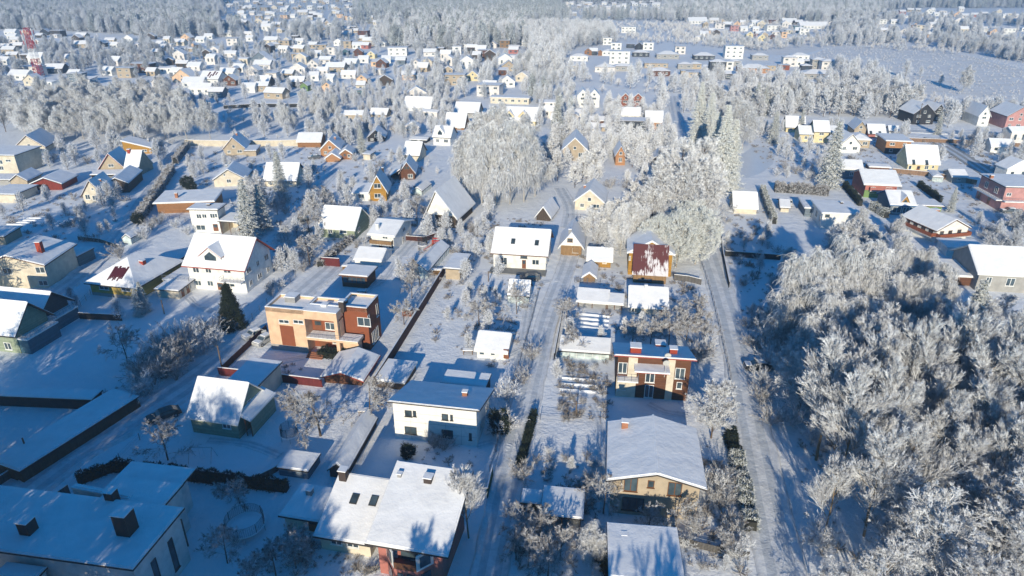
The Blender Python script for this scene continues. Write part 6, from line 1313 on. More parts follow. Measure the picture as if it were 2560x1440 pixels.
TT('huge white frosted tree of the central grove', 'W', 24, [(1175, 492, 21), (1205, 508, 24), (1240, 512, 25), (1275, 510, 25), (1310, 505, 24), (1338, 490, 20), (1190, 465, 23), (1225, 455, 26), (1265, 450, 25), (1305, 455, 22), (1160, 470, 17)], 'huge white trees of the central grove')
TT('broad frosted tree in the thicket left of the right road', 'R', 16, [(1650, 575, 17), (1700, 570, 19), (1738, 548, 19), (1690, 515, 20), (1740, 500, 19), (1625, 590, 13), (1660, 530, 16), (1755, 560, 14)], 'broad trees in the thicket left of the right road')
TT('pale birch above the rusty-roofed yellow house', 'W', 13, [(1550, 640, 14), (1585, 625, 14), (1530, 600, 11), (1600, 560, 12)], 'pale birches above the rusty-roofed house')
TT('round grey-green frosted pine behind the rusty-roofed yellow house', 'N', 13, [(1640, 655, 11), (1690, 668, 13), (1738, 660, 13), (1715, 640, 13)], 'round frosted pines behind the rusty-roofed house')
TT('tall snow-laden spruce by the shaded road', 'P', 24, [(1738, 378, 25), (1765, 385, 22), (1795, 480, 26), (1775, 455, 22), (1820, 470, 21)], 'tall spruces by the shaded road')
TT('tall frosted birch behind the spruces by the pond', 'W', 20, [(1830, 370, 21), (1855, 375, 19), (1800, 350, 18)], 'birches behind the spruces by the pond')
TT('slim frosted spruce behind the central orchard', 'S', 16, [(1392, 348, 17)]); TT('broad lone spruce with drooping frosted boughs left of the blue-grey garage', 'S', 19, [(2068, 468, 20)])
TT('dark frosted spruce in front of the broad white roof', 'S', 14, [(706, 502, 14.5)]); TT('slim frosted spruce left of the garden track', 'S', 15, [(626, 595, 15), (660, 575, 12)], 'slim spruces beside the garden track')
TT('frosted round tree beside the slim spruces', 'R', 13, [(650, 560, 13), (640, 520, 10)]); TT('dark columnar evergreen on the lawn of the white townhouse', 'T', 8.5, [(583, 818)])
TT('small snowy spruce beside the yellow bungalow', 'S', 6, [(350, 790, 6), (363, 780, 6.5)], 'small spruces beside the yellow bungalow'); TT('frosted spruce near the orange gabled house', 'S', 9, [(905, 382, 10)])
TT('slender spruce beside the pond', 'S', 12, [(1932, 357, 12), (1886, 290, 15), (1908, 288, 13), (2342, 336, 9), (2000, 330, 9), (2375, 530, 7)], 'slender spruces on the right')
TT('dark snowy spruce at the bottom edge right of the centre', 'D', 3, [(1535, 1435, 4)]); TT('small snow-dusted evergreen left of the garden sheds', 'D', 2, [(1020, 1145, 2), (480, 480, 3), (470, 470, 3.5), (1253, 1080, 3.6), (2420, 880, 4), (345, 560, 3)], 'small evergreen shrubs')
gl = 'tall frosted birch in the grove below the radio mast'
TT(gl, 'W', 20, [(x+random.uniform(-8, 8), y+random.uniform(-5, 5), 17.5+random.uniform(-2, 2.5)) for y, xs in ((352, range(85, 470, 42)), (330, range(60, 470, 40)), (305, range(95, 450, 42)), (285, range(120, 430, 50))) for x in xs], 'birches of the grove below the radio mast')
TT('lower frosted tree at the left end of the birch grove', 'R', 13, [(15, 330, 12), (45, 318, 14), (20, 290, 14), (60, 285, 14), (5, 262, 14), (40, 250, 13)], 'trees at the left end of the birch grove')
TT('lone rounded frosted birch at the left of the snowy field', 'W', 17, [(526, 347, 17)]); TT('tall tree at the right end of the snowy field', 'W', 15, [(720, 330, 14), (790, 300, 12), (812, 305, 12), (835, 300, 13), (765, 282, 12)], 'trees at the right end of the snowy field')
TT('gnarled frosted apple tree on the empty blue lawn at the left', 'F', 6, [(320, 908, 6.5)]); TT('gnarled apple tree with bent branches below the dark brown car', 'F', 6, [(420, 1150, 6)])
TT('low apple tree behind the clipped hedge above the corner house', 'F', 5, [(600, 1258, 5)]); TT('small bare tree at the bottom below the round trampoline', 'F', 5, [(569, 1408, 5)])
TT('frosted ash tree between the trampoline and the white panel house', 'F', 9, [(802, 1090, 9)]); TT('twisted frosted tree left of the white panel house', 'F', 7, [(926, 1045, 7)])
TT('large bare frosted tree rising beside the red brick house', 'V', 10, [(1172, 1345, 10.5)]); TT('broad frosted walnut tree by the fence above the big tan house', 'R', 10, [(1778, 1095, 10)])
TT('frosted cherry tree by the end of the brown fence', 'F', 6, [(1030, 745, 6), (1050, 715, 6.5), (1010, 812, 5), (1000, 700, 5)], 'trees by the brown fence')
TT('frosted plum tree below the grey-green cottage', 'F', 7, [(775, 660, 7.5), (705, 678, 5.5), (738, 680, 5.5)], 'fruit trees below the grey-green cottage')
TT('spreading apple tree in the garden right of the brown fence', 'F', 6, [(1198, 815, 6), (1292, 785, 6), (1165, 700, 5), (1245, 690, 4.5), (1120, 800, 3)], 'apple trees right of the brown fence')
TT('bare orchard tree between the cream cottage and the red-trimmed house', 'F', 5.5, [(1580, 862, 5), (1625, 868, 5.5), (1672, 862, 5.5), (1715, 850, 5.5), (1745, 830, 5), (1600, 838, 4.5), (1655, 838, 5), (1700, 820, 5), (1740, 795, 5), (1760, 860, 5), (1560, 845, 4)], 'orchard trees behind the red-trimmed house')
TT('small frosted tree beside the lane greenhouse', 'F', 5, [(1425, 850, 4.5), (1430, 880, 5), (1415, 810, 5), (1390, 945, 3.5), (1500, 860, 3.5)], 'small trees along the lane greenhouse')
TT('thin frosted tree in the garden of the big tan house', 'F', 5, [(1508, 1285, 5.5), (1690, 1325, 5.5), (1620, 1330, 4)], 'thin trees by the big tan house')
TT('drooping frosted shrub tree at the bottom beside the open shed', 'W', 7, [(1480, 1420, 7)]); TT('frosted cherry left of the twin sheds at the bottom', 'F', 5, [(1350, 1370, 5), (1300, 1340, 4.5), (1400, 1400, 4.5), (1320, 1420, 5), (1370, 1440, 5), (1290, 1400, 4)], 'dark thicket trees at the bottom centre')
TT('dark bare tree in the shaded garden at the bottom left of centre', 'F', 5, [(690, 1400, 3.6), (740, 1385, 4), (740, 1420, 4.5), (690, 1440, 4.5), (640, 1470, 4), (760, 1400, 4)], 'dark trees in the shaded bottom garden')
bl = 'frosted roadside shrub between the left road and the empty lawn'
TT(bl, 'B', 4.5, [(365, 990, 4.5), (385, 960, 5.5), (410, 945, 6), (430, 915, 6), (400, 900, 5), (450, 890, 5.5), (470, 905, 4), (490, 870, 5), (510, 885, 4), (520, 850, 4.5), (540, 865, 3.5), (440, 950, 4), (360, 940, 4), (480, 850, 4)], 'roadside shrubs along the left road')
TT('bare shrub beside the right road', 'B', 3, [(1785, 1240, 3.5), (1800, 1215, 3), (1800, 1270, 3), (1845, 1395, 3), (1745, 905, 3.5), (1765, 885, 3), (1830, 1340, 3), (1880, 870, 3), (1900, 960, 3), (1870, 820, 2.5), (1900, 1010, 3.5), (1925, 1060, 3)], 'shrubs along the right road')
TT('snow-covered round shrub by the white panel house', 'B', 3, [(1255, 1085, 3.5), (1265, 1000, 3.5), (1085, 1120, 2.4), (1110, 1125, 2.2), (1300, 1200, 3), (1310, 960, 3), (1330, 900, 3)], 'shrubs around the white panel house')
TT('bare brown shrub beside the log house', 'B', 3.2, [(365, 598, 3.4), (380, 575, 3), (300, 645, 3.6), (470, 588, 2.5), (440, 570, 2.5), (400, 560, 3)], 'shrubs beside the log house')
TT('frosted sapling in the upper left gardens', 'F', 4.5, [(215, 590, 5), (170, 425, 6), (120, 500, 4.5), (60, 530, 5.5), (165, 540, 4), (480, 440, 4), (500, 425, 3.5), (10, 545, 4), (195, 770, 3), (300, 800, 4.5), (180, 750, 3), (410, 395, 7), (405, 430, 4)], 'saplings in the upper left gardens')
TT('frosted tree beside the cream gabled cottage on the left', 'R', 6, [(275, 502, 6), (298, 495, 5), (262, 515, 4)], 'trees beside the left cream cottage')
TT('lone frosted birch standing in the snow at the edge of the marsh', 'W', 14, [(2404, 232, 15)]); TT('frosted birch standing in the marsh', 'R', 11, [(2262, 196, 11), (2350, 212, 6), (2300, 190, 6)], 'trees standing in the marsh')
# zones: polygon in the photograph, number, kinds, heights, label
FT = np.array([(a, b, c) for a, b, c, _ in FOOT]); RD_ = np.array(ROADS)
def clear_of(X, Y, rr=1.5):
    ok = np.ones(len(X), bool)
    for a in range(0, len(X), 2000):
        s = slice(a, a+2000)
        ok[s] &= ~(((X[s, None]-FT[:, 0])**2+(Y[s, None]-FT[:, 1])**2) < (FT[:, 2]+rr)**2).any(1)
        ok[s] &= ~(((X[s, None]-RD_[:, 0])**2+(Y[s, None]-RD_[:, 1])**2) < (RD_[:, 2]+rr*.6)**2).any(1)
    return ok
FHT = [(f[0], f[1], f[2], f[3].h) for f in FOOT]
FH = np.array(FHT)
def shown_ok(x, y, H, X, Y, keep=.25):
    """keep tall trees from standing right in front of a house that the photograph shows"""
    hx, hy = proj(FH[:, 0], FH[:, 1], FH[:, 3]*.6); tx, ty = proj(X, Y, H*.6); sc_ = FPX/(Y*C_+CH*S_)
    d = (np.abs(hx-tx) < FH[:, 2]*sc_*.8+H*.16*sc_) & (hy < ty+H*.50*sc_) & (hy > ty-H*.38*sc_) & (Y < FH[:, 1])
    return (not d.any()) or random.random() < keep
def zone(pg, n, kinds, h0, h1, label, group=None, rr=1.2, keep=.25, sep=2.0):
    xs, ys = [p[0] for p in pg], [p[1] for p in pg]; done = 0; tries = 0; pts = []
    # uniform on the ground
    Y0, Y1 = P(0, max(ys))[1], P(0, min(ys))[1]
    while done < n and tries < n*30:
        tries += 1; Y = random.uniform(Y0, Y1); yy = proj(0, Y, 0)[1]; Z = Y*C_+CH*S_; X = random.uniform((min(xs)-1280)*Z/FPX, (max(xs)-1280)*Z/FPX); x = 1280+FPX*X/Z
        if not inpoly(np.array(x), np.array(yy), pg): continue
        if not clear_of(np.array([X]), np.array([Y]), rr)[0]: continue
        if any((X-a)**2+(Y-b)**2 < sep*sep for a, b in pts[-400:]): continue
        H = random.uniform(h0, h1)
        if not shown_ok(x, yy, H, X, Y, keep): continue
        k = kinds[random.randrange(len(kinds))]; pts.append((X, Y)); done += 1
        T(k, 0, 0, H if k not in 'Bb' else H*.45, label if k not in 'BbSN' else {'B': label.replace('tree', 'shrub'), 'b': label.replace('tree', 'low shrub'), 'S': label.replace('tree', 'spruce'), 'N': label.replace('tree', 'pine')}[k], group, (X, Y))
zone([(1370, 470), (1360, 380), (1400, 330), (1540, 335), (1680, 345), (1680, 420), (1640, 480), (1560, 560), (1440, 470)], 70, 'RmmB', 5, 10, 'frosted tree in the thicket right of the central grove')
zone([(1440, 640), (1440, 560), (1520, 540), (1640, 560), (1560, 650)], 16, 'RmB', 5, 9, 'frosted tree between the lane and the thicket')
zone([(640, 560), (700, 500), (860, 400), (1010, 400), (1000, 470), (900, 560), (700, 660)], 34, 'FRBB', 4, 8, 'frosted garden tree around the ochre cottage')
zone([(560, 460), (560, 395), (900, 400), (1060, 440), (1060, 520), (870, 500)], 18, 'FBB', 3.5, 6, 'frosted garden tree above the garden track')
zone([(1040, 660), (1060, 560), (1230, 520), (1240, 660)], 20, 'FFB', 3.5, 6, 'frosted tree in the garden left of the two-skylight house')
zone([(1130, 820), (1140, 700), (1240, 700), (1230, 830)], 9, 'FBb', 2.5, 4.5, 'frosted tree in the garden right of the brown fence')
zone([(860, 350), (880, 260), (1140, 260), (1130, 330), (1000, 345)], 85, 'RmFBF', 4, 8, 'frosted tree in the gardens above the cream cottages')
zone([(780, 380), (800, 300), (900, 300), (1000, 380), (900, 390)], 22, 'RFB', 4, 8, 'frosted tree around the orange gabled house')
zone([(1340, 340), (1340, 250), (1550, 280), (1680, 290), (1670, 345), (1500, 350)], 45, 'RmB', 5, 9, 'frosted tree around the dark grey duplex')
zone([(1870, 296), (1880, 262), (2290, 262), (2280, 300)], 95, 'Vmm', 9, 13, 'frosted tree in the long row above the upper right road', sep=1.6)
zone([(1640, 300), (1660, 250), (1900, 240), (1900, 300)], 40, 'RmV', 7, 13, 'frosted tree by the upper end of the shaded road')
zone([(2240, 300), (2300, 318), (2560, 335), (2560, 300), (2440, 290)], 22, 'mR', 7, 10, 'round frosted tree along the upper right road', keep=.1)
zone([(2340, 420), (2360, 345), (2560, 350), (2560, 470), (2500, 440), (2420, 380)], 55, 'RBBm', 3, 8, 'frosted tree in the thicket beside the salted road')
zone([(1920, 440), (1960, 350), (2060, 380), (2160, 400), (2060, 480)], 34, 'BRB', 3, 7, 'frosted tree between the pond and the yellow cubes')
zone([(1860, 350), (1880, 320), (2280, 335), (2280, 350), (2000, 352)], 30, 'Bm', 4, 7, 'frosted tree along the road above the pond')
zone([(1800, 720), (1790, 540), (1900, 540), (1960, 640), (1930, 760)], 22, 'FBb', 3, 5, 'bare tree in the shaded garden right of the right road', keep=.6)
zone([(1880, 900), (1860, 780), (1950, 760), (1960, 900)], 12, 'BF', 3, 5, 'bare tree at the edge of the right road', keep=.6)
zone([(2060, 660), (2080, 590), (2260, 580), (2300, 690), (2150, 680)], 22, 'RWB', 5, 9, 'frosted tree below the glass-fronted house', keep=.3)
zone([(2440, 590), (2560, 560), (2560, 640), (2470, 620)], 18, 'RB', 4, 7, 'frosted tree beside the white flat-roofed garage', keep=.3)
zone([(2340, 490), (2440, 530), (2560, 570), (2480, 580), (2380, 530)], 9, 'BF', 2.5, 5, 'frosted tree in the garden below the pink house')
zone([(1280, 1440), (1300, 1240), (1340, 1130), (1520, 1150), (1510, 1440)], 20, 'BbF', 2, 4.2, 'bare tree in the narrow garden right of the lane')
zone([(1690, 1440), (1700, 1300), (1830, 1270), (1850, 1430)], 8, 'BbF', 2, 4, 'bare tree in the garden beside the snowy hedge')
zone([(1390, 1040), (1400, 900), (1520, 910), (1510, 1040)], 15, 'bbB', 1.6, 3.2, 'bare tree in the beds below the longest greenhouse')
zone([(160, 560), (200, 470), (320, 520), (300, 640), (160, 640)], 8, 'Fb', 3, 5, 'frosted tree in the left meadow')
zone([(470, 440), (470, 380), (660, 380), (640, 470)], 12, 'Fb', 3, 5, 'frosted tree in the garden of the steep stone cottage')
zone([(880, 620), (900, 560), (1060, 470), (1130, 520), (1060, 620)], 22, 'FFB', 4, 7, 'frosted tree in the gardens below the weathered barn')
zone([(1370, 300), (1380, 250), (1540, 275), (1690, 290), (1690, 420), (1500, 420), (1380, 400)], 70, 'RmmF', 5, 9, 'frosted tree right of the central grove')
zone([(620, 300), (780, 270), (900, 300), (880, 340), (760, 350), (650, 345)], 26, 'RmF', 4, 8, 'frosted tree at the edge of the snowy field', keep=.1)
zone([(0, 640), (0, 470), (330, 480), (330, 560), (200, 680)], 16, 'FFb', 3, 6, 'bare tree in the shaded gardens at the left', keep=.4)
zone([(480, 760), (560, 700), (700, 640), (760, 600), (820, 560), (760, 700), (660, 760)], 12, 'FB', 3, 5.5, 'frosted tree beside the townhouse road', keep=.3)
zone([(1140, 900), (1160, 830), (1240, 720), (1360, 700), (1300, 900)], 8, 'bF', 2, 4.5, 'small tree between the garden house and the lane', keep=.2)
zone([(100, 420), (100, 372), (300, 366), (470, 350), (430, 400), (240, 420)], 22, 'RFB', 5, 8, 'frosted tree in front of the birch grove')
zone([(2040, 1000), (2600, 1000), (2600, 1440), (1990, 1440)], 26, 'BB', 6, 9, 'bare tree under the lower right grove', keep=1)
zone([(1900, 1060), (1880, 880), (1930, 800), (2040, 860), (2060, 1000), (1990, 1080)], 14, 'RRB', 7, 11, 'frosted tree in the blue shade left of the birches', keep=1)
zone([(1960, 880), (2340, 840), (2340, 1000), (1960, 1000)], 16, 'BR', 6, 9, 'bare tree under the right-hand birches', keep=1)
zone([(780, 300), (790, 240), (1130, 235), (1120, 262), (880, 262)], 60, 'RmF', 4.5, 8, 'frosted tree above the orchard gardens')
# ---------------------------------------------------------------- far woods
WOODS = {'s': [], 'd': [], 'c': [], 'p': [], 'g': []}      # light frosted, conifer, pine, greyish
def wood(pg, spacing, mix, h0, h1, rr=1.5, keep=.3):
    ys = [max(-6, p[1]) for p in pg]; xs = [p[0] for p in pg]
    Y0, Y1 = P(0, max(ys))[1], P(0, min(ys))[1]; Z1 = Y1*C_+CH*S_; Xa, Xb = (min(xs)-1280)*Z1/FPX, (max(xs)-1280)*Z1/FPX
    Z0 = Y0*C_+CH*S_; Xa = min(Xa, (min(xs)-1280)*Z0/FPX); Xb = max(Xb, (max(xs)-1280)*Z0/FPX)
    n = int((Y1-Y0)*(Xb-Xa)/spacing**2); X = RNG.uniform(Xa, Xb, n); Y = RNG.uniform(Y0, Y1, n); x, y = proj(X, Y, np.zeros(n)); m = inpoly(x, y, pg)
    X, Y = X[m], Y[m]; ok = clear_of(X, Y, rr); X, Y = X[ok], Y[ok]; H = RNG.uniform(h0, h1, len(X))
    tx, ty = proj(X, Y, H*.6); hx, hy = proj(FH[:, 0], FH[:, 1], FH[:, 3]*.6); sc_ = FPX/(Y*C_+CH*S_); keepm = np.ones(len(X), bool)
    for a in range(0, len(X), 2000):
        s = slice(a, a+2000)
        d = (np.abs(hx[None]-tx[s, None]) < FH[None, :, 2]*sc_[s, None]*.6+H[s, None]*.16*sc_[s, None]) & (hy[None] < ty[s, None]+H[s, None]*.5*sc_[s, None]) & (hy[None] > ty[s, None]-H[s, None]*.36*sc_[s, None]) & (Y[s, None] < FH[None, :, 1])
        keepm[s] = ~d.any(1) | (RNG.random(len(tx[s])) < keep)
    X, Y, H = X[keepm], Y[keepm], H[keepm]; ks = RNG.choice(list(mix), len(X))
    for k in 'dcpgs':
        i = ks == k; WOODS[k] += list(zip(X[i], Y[i], H[i]*(1.15 if k == 'c' else 1)))
wood([(-420, 66), (-420, -6), (560, -6), (560, 40), (500, 60), (620, 85), (600, 92), (540, 96), (430, 96), (330, 88), (180, 78)], 7, 'dddgdgc', 12, 18)
wood([(430, 70), (470, 30), (560, 60), (620, 84), (590, 92), (500, 92)], 7, 'gcg', 12, 17)
wood([(-420, 270), (-420, 110), (200, 116), (400, 116), (420, 190), (360, 200), (100, 210)], 8, 'dgdgds', 6, 11, keep=.05)
wood([(400, 180), (330, 130), (420, 108), (620, 120), (860, 130), (860, 160), (620, 160)], 9, 'dgdgc', 5, 8.5, keep=.12)
wood([(560, 120), (620, 70), (860, 70), (870, 100), (860, 125)], 14, 'dgdg', 5.5, 9, keep=.12)
wood([(700, 104), (715, 78), (850, 80), (850, 104)], 6.5, 'dgg', 12, 16, keep=.1)
wood([(560, 80), (540, -6), (900, -6), (900, 80)], 20, 'dgdgc', 4.5, 7, keep=.12)
wood([(440, 270), (420, 190), (620, 165), (860, 165), (1130, 165), (1130, 235), (800, 245), (560, 266)], 9.5, 'ddgds', 4, 8, keep=.12)
wood([(860, 170), (850, 60), (960, 50), (1000, 60), (960, 130), (900, 150)], 11, 'dgcd', 5, 8.5, keep=.12)
wood([(930, 130), (960, 60), (1100, 60), (1290, 70), (1330, 130), (1100, 125), (990, 118)], 6.5, 'ddpdgc', 14, 19, keep=.12)
wood([(880, 62), (900, -6), (1300, -6), (1370, 15), (1340, 70), (1290, 75), (1100, 62)], 8, 'dcgcg', 13, 18, keep=.2)
wood([(1200, 62), (1200, 20), (1400, 18), (1420, 60), (1300, 75)], 7, 'cgc', 12, 16, keep=.3)
wood([(1000, 250), (1040, 130), (1240, 150), (1400, 165), (1430, 250), (1380, 262), (1140, 250)], 8, 'dddg', 6, 12, keep=.05)
wood([(1330, 200), (1330, 120), (1420, 135), (1400, 160), (1420, 200)], 7, 'ddd', 11, 15, keep=.1)
wood([(1330, 135), (1300, 80), (1420, 75), (1520, 85), (1540, 108), (1420, 128)], 6.5, 'dddg', 11, 15, keep=.15)
wood([(1440, 215), (1410, 200), (1480, 190), (1600, 200), (1700, 205), (1700, 240), (1520, 220)], 14, 'd', 8, 13, keep=.3)
wood([(1340, 60), (1370, 40), (1480, 50), (1900, 55), (1720, 60), (1720, 44), (1500, 40)], 8, 'gdc', 12, 17, keep=.2)
wood([(1360, 40), (1380, -6), (1700, -6), (1720, 20), (1700, 44)], 18, 'gd', 5, 8, keep=.12)
wood([(1300, 16), (1300, -9), (1900, -9), (1900, 6), (1500, 10)], 8, 'gcg', 14, 18)
wood([(1660, 58), (1660, 2), (2020, 4), (2200, 30), (2160, 60), (2060, 66), (1960, 58)], 7, 'dgddc', 13, 18, keep=.15)
wood([(1900, 40), (1880, -9), (2980, -9), (2980, 22), (2300, 20), (2100, 40)], 9, 'dgcg', 12, 16, keep=.3)
wood([(2060, 80), (2120, 40), (2300, 52), (2980, 52), (2980, 68), (2400, 66), (2200, 62), (2180, 92)], 9, 'dgd', 9, 13, keep=.12)
wood([(2300, 100), (2300, 76), (2440, 78), (2480, 92), (2430, 100)], 8, 'dgd', 12, 15, keep=.1)
wood([(2080, 116), (2090, 88), (2200, 92), (2440, 112), (2980, 150), (2980, 178), (2560, 158), (2420, 132), (2300, 112)], 7.5, 'dddg', 8, 12, keep=.12)
wood([(1730, 112), (1720, 96), (1900, 104), (2080, 96), (2080, 118), (1880, 126)], 11, 'dg', 5, 8, keep=.1)
wood([(2080, 218), (2090, 180), (2200, 190), (2220, 235)], 9, 'd', 8, 12, keep=.3)
wood([(1700, 235), (1700, 200), (1900, 205), (2080, 208), (2260, 235), (2260, 262), (1900, 245)], 8, 'ddd', 8, 12, keep=.15)
wood([(1700, 112), (1660, 60), (1960, 100), (2080, 96), (2080, 118), (1900, 130)], 7, 'ss', 2.5, 6, keep=.3)
wood([(1400, 120), (1500, 60), (1720, 60), (1780, 110), (1700, 115), (1560, 108), (1480, 110)], 9, 'ssd', 2.5, 6, keep=.2)
wood([(1880, 262), (1860, 215), (2080, 212), (2280, 236), (2560, 255), (2560, 275), (2300, 262)], 10, 's', 2, 5)
wood([(2010, 190), (1990, 150), (2080, 118), (2300, 116), (2420, 140), (2980, 195), (2980, 262), (2420, 250), (2200, 228), (2080, 212)], 4.6, 's', .5, 1.5)
wood([(2080, 118), (2300, 100), (2980, 150), (2980, 195), (2420, 140)], 9, 'ssd', 2, 5)
wood([(1720, 60), (1720, 40), (2120, 40), (2120, 70), (2300, 76), (2300, 110), (2080, 96)], 9, 'sd', 3, 8, keep=.15)
wood([(2300, 100), (2400, 76), (2980, 90), (2980, 150)], 9, 'ssd', 2.5, 7, keep=.15)
wood([(1360, 200), (1450, 180), (1700, 195), (1700, 240), (1500, 240)], 11, 's', 2, 5)
wood([(560, 350), (560, 250), (1140, 240), (1140, 350)], 8, 's', 1.5, 4, keep=.3)
wood([(470, 470), (470, 370), (900, 370), (1130, 400), (1130, 470)], 9, 's', 1, 2.4, keep=.5)
# individuals: the largest; the rest of their kind joins the woods
TREES.sort(key=lambda t: -t[0]); cnt = {}
LIM = {'frosted_tree': 290, 'shrub': 290}
for (px, k, X, Y, H, lab, g) in TREES:
    nm = 'deciduous' if k in 'VWRmF' else NAMES[k]; cnt[nm] = cnt.get(nm, 0)+1
    if k in 'VWRmF' and cnt[nm] > 290: WOODS['d'].append((X, Y, H)); continue
    if nm == 'shrub' and cnt[nm] > 290: continue
    place_tree(k, X, Y, H, lab, g or lab.replace('tree ', 'trees ').replace('shrub ', 'shrubs '))
def scatter(name, label, pts, mesh, h0):
    """one object: the mesh repeated at every point"""
    a = np.array(pts); me = bpy.data.meshes.new(name); me.from_pydata([tuple(q) for q in np.column_stack([a[:, :2], np.zeros(len(a))])], [], [])
    at = me.attributes.new('size', 'FLOAT', 'POINT'); at.data.foreach_set('value', (a[:, 2]/h0).astype(np.float32))
    ar_ = me.attributes.new('turn', 'FLOAT', 'POINT'); ar_.data.foreach_set('value', RNG.uniform(0, 6.28, len(a)).astype(np.float32))
    o = bpy.data.objects.new(name, me); COL.objects.link(o); tag(o, label, 'forest', kind='stuff')
    g = bpy.data.node_groups.new(name, 'GeometryNodeTree'); g.interface.new_socket('Geometry', in_out='INPUT', socket_type='NodeSocketGeometry'); g.interface.new_socket('Geometry', in_out='OUTPUT', socket_type='NodeSocketGeometry')
    N, L = g.nodes, g.links; gi, go = N.new('NodeGroupInput'), N.new('NodeGroupOutput'); ip = N.new('GeometryNodeInstanceOnPoints'); oi = N.new('GeometryNodeObjectInfo'); oi.inputs['Object'].default_value = mesh; oi.transform_space = 'ORIGINAL'
    oi.inputs['As Instance'].default_value = True
    s, t = N.new('GeometryNodeInputNamedAttribute'), N.new('GeometryNodeInputNamedAttribute'); s.data_type = t.data_type = 'FLOAT'; s.inputs['Name'].default_value = 'size'; t.inputs['Name'].default_value = 'turn'
    cx = N.new('ShaderNodeCombineXYZ'); L.new(t.outputs[0], cx.inputs[2]); L.new(gi.outputs[0], ip.inputs['Points']); L.new(oi.outputs['Geometry'], ip.inputs['Instance']); L.new(cx.outputs[0], ip.inputs['Rotation']); L.new(s.outputs[0], ip.inputs['Scale']); L.new(ip.outputs[0], go.inputs[0])
    md = o.modifiers.new('scatter', 'NODES'); md.node_group = g
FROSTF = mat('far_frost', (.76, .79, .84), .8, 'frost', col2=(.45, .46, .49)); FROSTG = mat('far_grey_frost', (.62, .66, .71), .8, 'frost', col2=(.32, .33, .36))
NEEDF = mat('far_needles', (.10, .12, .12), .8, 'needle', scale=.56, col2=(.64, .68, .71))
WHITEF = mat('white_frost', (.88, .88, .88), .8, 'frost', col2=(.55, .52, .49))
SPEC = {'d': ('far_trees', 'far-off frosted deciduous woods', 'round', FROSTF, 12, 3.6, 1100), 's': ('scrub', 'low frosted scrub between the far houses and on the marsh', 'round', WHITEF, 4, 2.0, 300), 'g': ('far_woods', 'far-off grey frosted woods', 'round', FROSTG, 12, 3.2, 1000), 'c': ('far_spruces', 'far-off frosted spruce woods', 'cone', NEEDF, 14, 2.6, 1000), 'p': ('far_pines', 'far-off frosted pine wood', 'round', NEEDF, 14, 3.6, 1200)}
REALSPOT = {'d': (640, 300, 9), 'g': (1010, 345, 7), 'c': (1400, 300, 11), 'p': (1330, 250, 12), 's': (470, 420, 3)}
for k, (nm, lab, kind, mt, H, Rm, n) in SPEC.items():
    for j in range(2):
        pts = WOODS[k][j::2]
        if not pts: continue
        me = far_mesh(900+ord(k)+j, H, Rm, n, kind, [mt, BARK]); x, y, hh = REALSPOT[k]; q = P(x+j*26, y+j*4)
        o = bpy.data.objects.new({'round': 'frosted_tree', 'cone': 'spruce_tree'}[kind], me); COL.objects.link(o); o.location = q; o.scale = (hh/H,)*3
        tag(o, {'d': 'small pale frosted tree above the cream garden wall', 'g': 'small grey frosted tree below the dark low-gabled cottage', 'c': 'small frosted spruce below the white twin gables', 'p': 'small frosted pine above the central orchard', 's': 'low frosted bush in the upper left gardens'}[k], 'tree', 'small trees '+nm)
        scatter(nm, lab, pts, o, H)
DRY = []
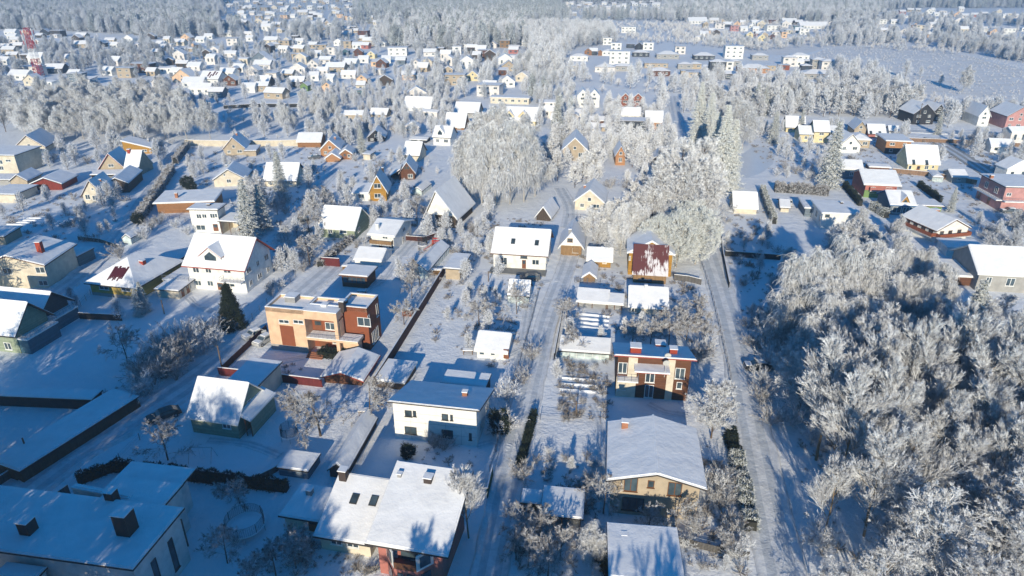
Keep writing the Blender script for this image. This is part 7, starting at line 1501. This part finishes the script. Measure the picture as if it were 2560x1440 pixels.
for pg, n in (([(1045, 830), (1120, 700), (1360, 700), (1290, 960), (1140, 900)], 90), ([(600, 920), (690, 880), (800, 950), (740, 950)], 18), ([(1395, 1050), (1400, 880), (1530, 890), (1520, 1050)], 130), ([(640, 640), (740, 480), (1060, 420), (1060, 560), (800, 700)], 330), ([(1040, 660), (1060, 560), (1400, 540), (1230, 660)], 200), ([(0, 560), (0, 470), (330, 500), (300, 640), (100, 700)], 120), ([(430, 470), (440, 370), (1000, 370), (1060, 470)], 260), ([(1440, 700), (1450, 640), (1740, 700), (1750, 860), (1540, 840)], 170), ([(1790, 860), (1780, 540), (1920, 520), (1960, 860)], 130), ([(2150, 470), (2200, 430), (2560, 470), (2560, 620), (2400, 560)], 160), ([(1280, 1440), (1330, 1140), (1510, 1150), (1500, 1440)], 90), ([(1690, 1440), (1760, 1100), (1850, 1240), (1860, 1440)], 60), ([(640, 1440), (760, 1340), (960, 1420), (960, 1440)], 50), ([(990, 1190), (1000, 1110), (1200, 1130), (1160, 1200)], 26), ([(250, 1000), (330, 880), (560, 830), (380, 1000)], 40), ([(2290, 350), (2560, 345), (2560, 480), (2400, 410)], 260), ([(1850, 345), (2280, 350), (2200, 440), (1930, 440)], 240), ([(2000, 1000), (2560, 1000), (2560, 1440), (1990, 1440)], 130)):
    ys = [q[1] for q in pg]; xs = [q[0] for q in pg]; Y0, Y1 = P(0, max(ys))[1], P(0, min(ys))[1]; c_ = 0
    X = RNG.uniform(-200, 300, n*90); Y = RNG.uniform(Y0, Y1, n*90); x, y = proj(X, Y, 0*X); k = inpoly(x, y, pg) & clear_of(X, Y, .2); k = np.flatnonzero(k)[:n]
    cl = np.sin(X*.9+Y*.3)+np.sin(Y*.8-X*.2)
    DRY += [(X[i], Y[i], RNG.uniform(.3, .75)*(1+.35*cl[i])) for i in k]
me = bush_mesh(770, 1.0, .8, stems=14, n2=4, n3=4, n4=1, mat_=mat('dry_stalks', (.52, .50, .48), .8, 'frost', col2=(.13, .10, .08)), ang=50); q = P(1460, 930)
o = bpy.data.objects.new('dry_plant', me); COL.objects.link(o); o.location = q; tag(o, 'small dry garden plant in the beds below the longest greenhouse', 'plant', 'dry plants')
scatter('dry_plants', 'dry stalks and small plants poking through the garden snow', DRY, o, 1.0)
# trees behind and below the camera whose shade falls over the near gardens
sr_ = random.Random(11); SH = []
for Y in [*range(2, 69, 8), 112, 126]:                      # along the left, out of the frame
    for j in range(2 + (Y % 2)): SH.append((-(.75*(.906*Y+25.4))-9-j*8-sr_.uniform(0, 4), Y+sr_.uniform(-2, 2), sr_.uniform(18, 24)))
for X in range(-62, 74, 6):                     # below the camera
    for Y in (6, 20):
        if sr_.random() < (.62 if 12 < X < 34 else .25 if X > -30 else .60): continue
        SH.append((X+sr_.uniform(-2, 2), Y+sr_.uniform(-3, 4), sr_.uniform(15, 20)-(3 if X > 5 else 2 if X < -25 else 0)))
for i, (X, Y, H) in enumerate(SH): place_tree('RNmR'[i % 4], X, Y, H, 'tall tree standing below or beside the camera outside the picture', 'trees outside the picture')
# ---------------------------------------------------------------- haze
m = MB(); q = [(-6500, -500, -1), (6500, -500, -1), (6500, 8500, -1), (-6500, 8500, -1)]; m.prism(q, [(x, y, 63) for x, y, z in q]); hz = m.build('haze', None); tag(hz, kind='stuff')
hz.data.materials.clear(); vm = bpy.data.materials.new('haze'); vm.use_nodes = True; n = vm.node_tree.nodes; n.clear(); vo = n.new('ShaderNodeOutputMaterial'); pv = n.new('ShaderNodeVolumePrincipled'); pv.inputs['Color'].default_value = (.50, .72, .98, 1); pv.inputs['Density'].default_value = .00042; pv.inputs['Anisotropy'].default_value = 0.2
vm.node_tree.links.new(pv.outputs[0], vo.inputs['Volume']); hz.data.materials.append(vm)
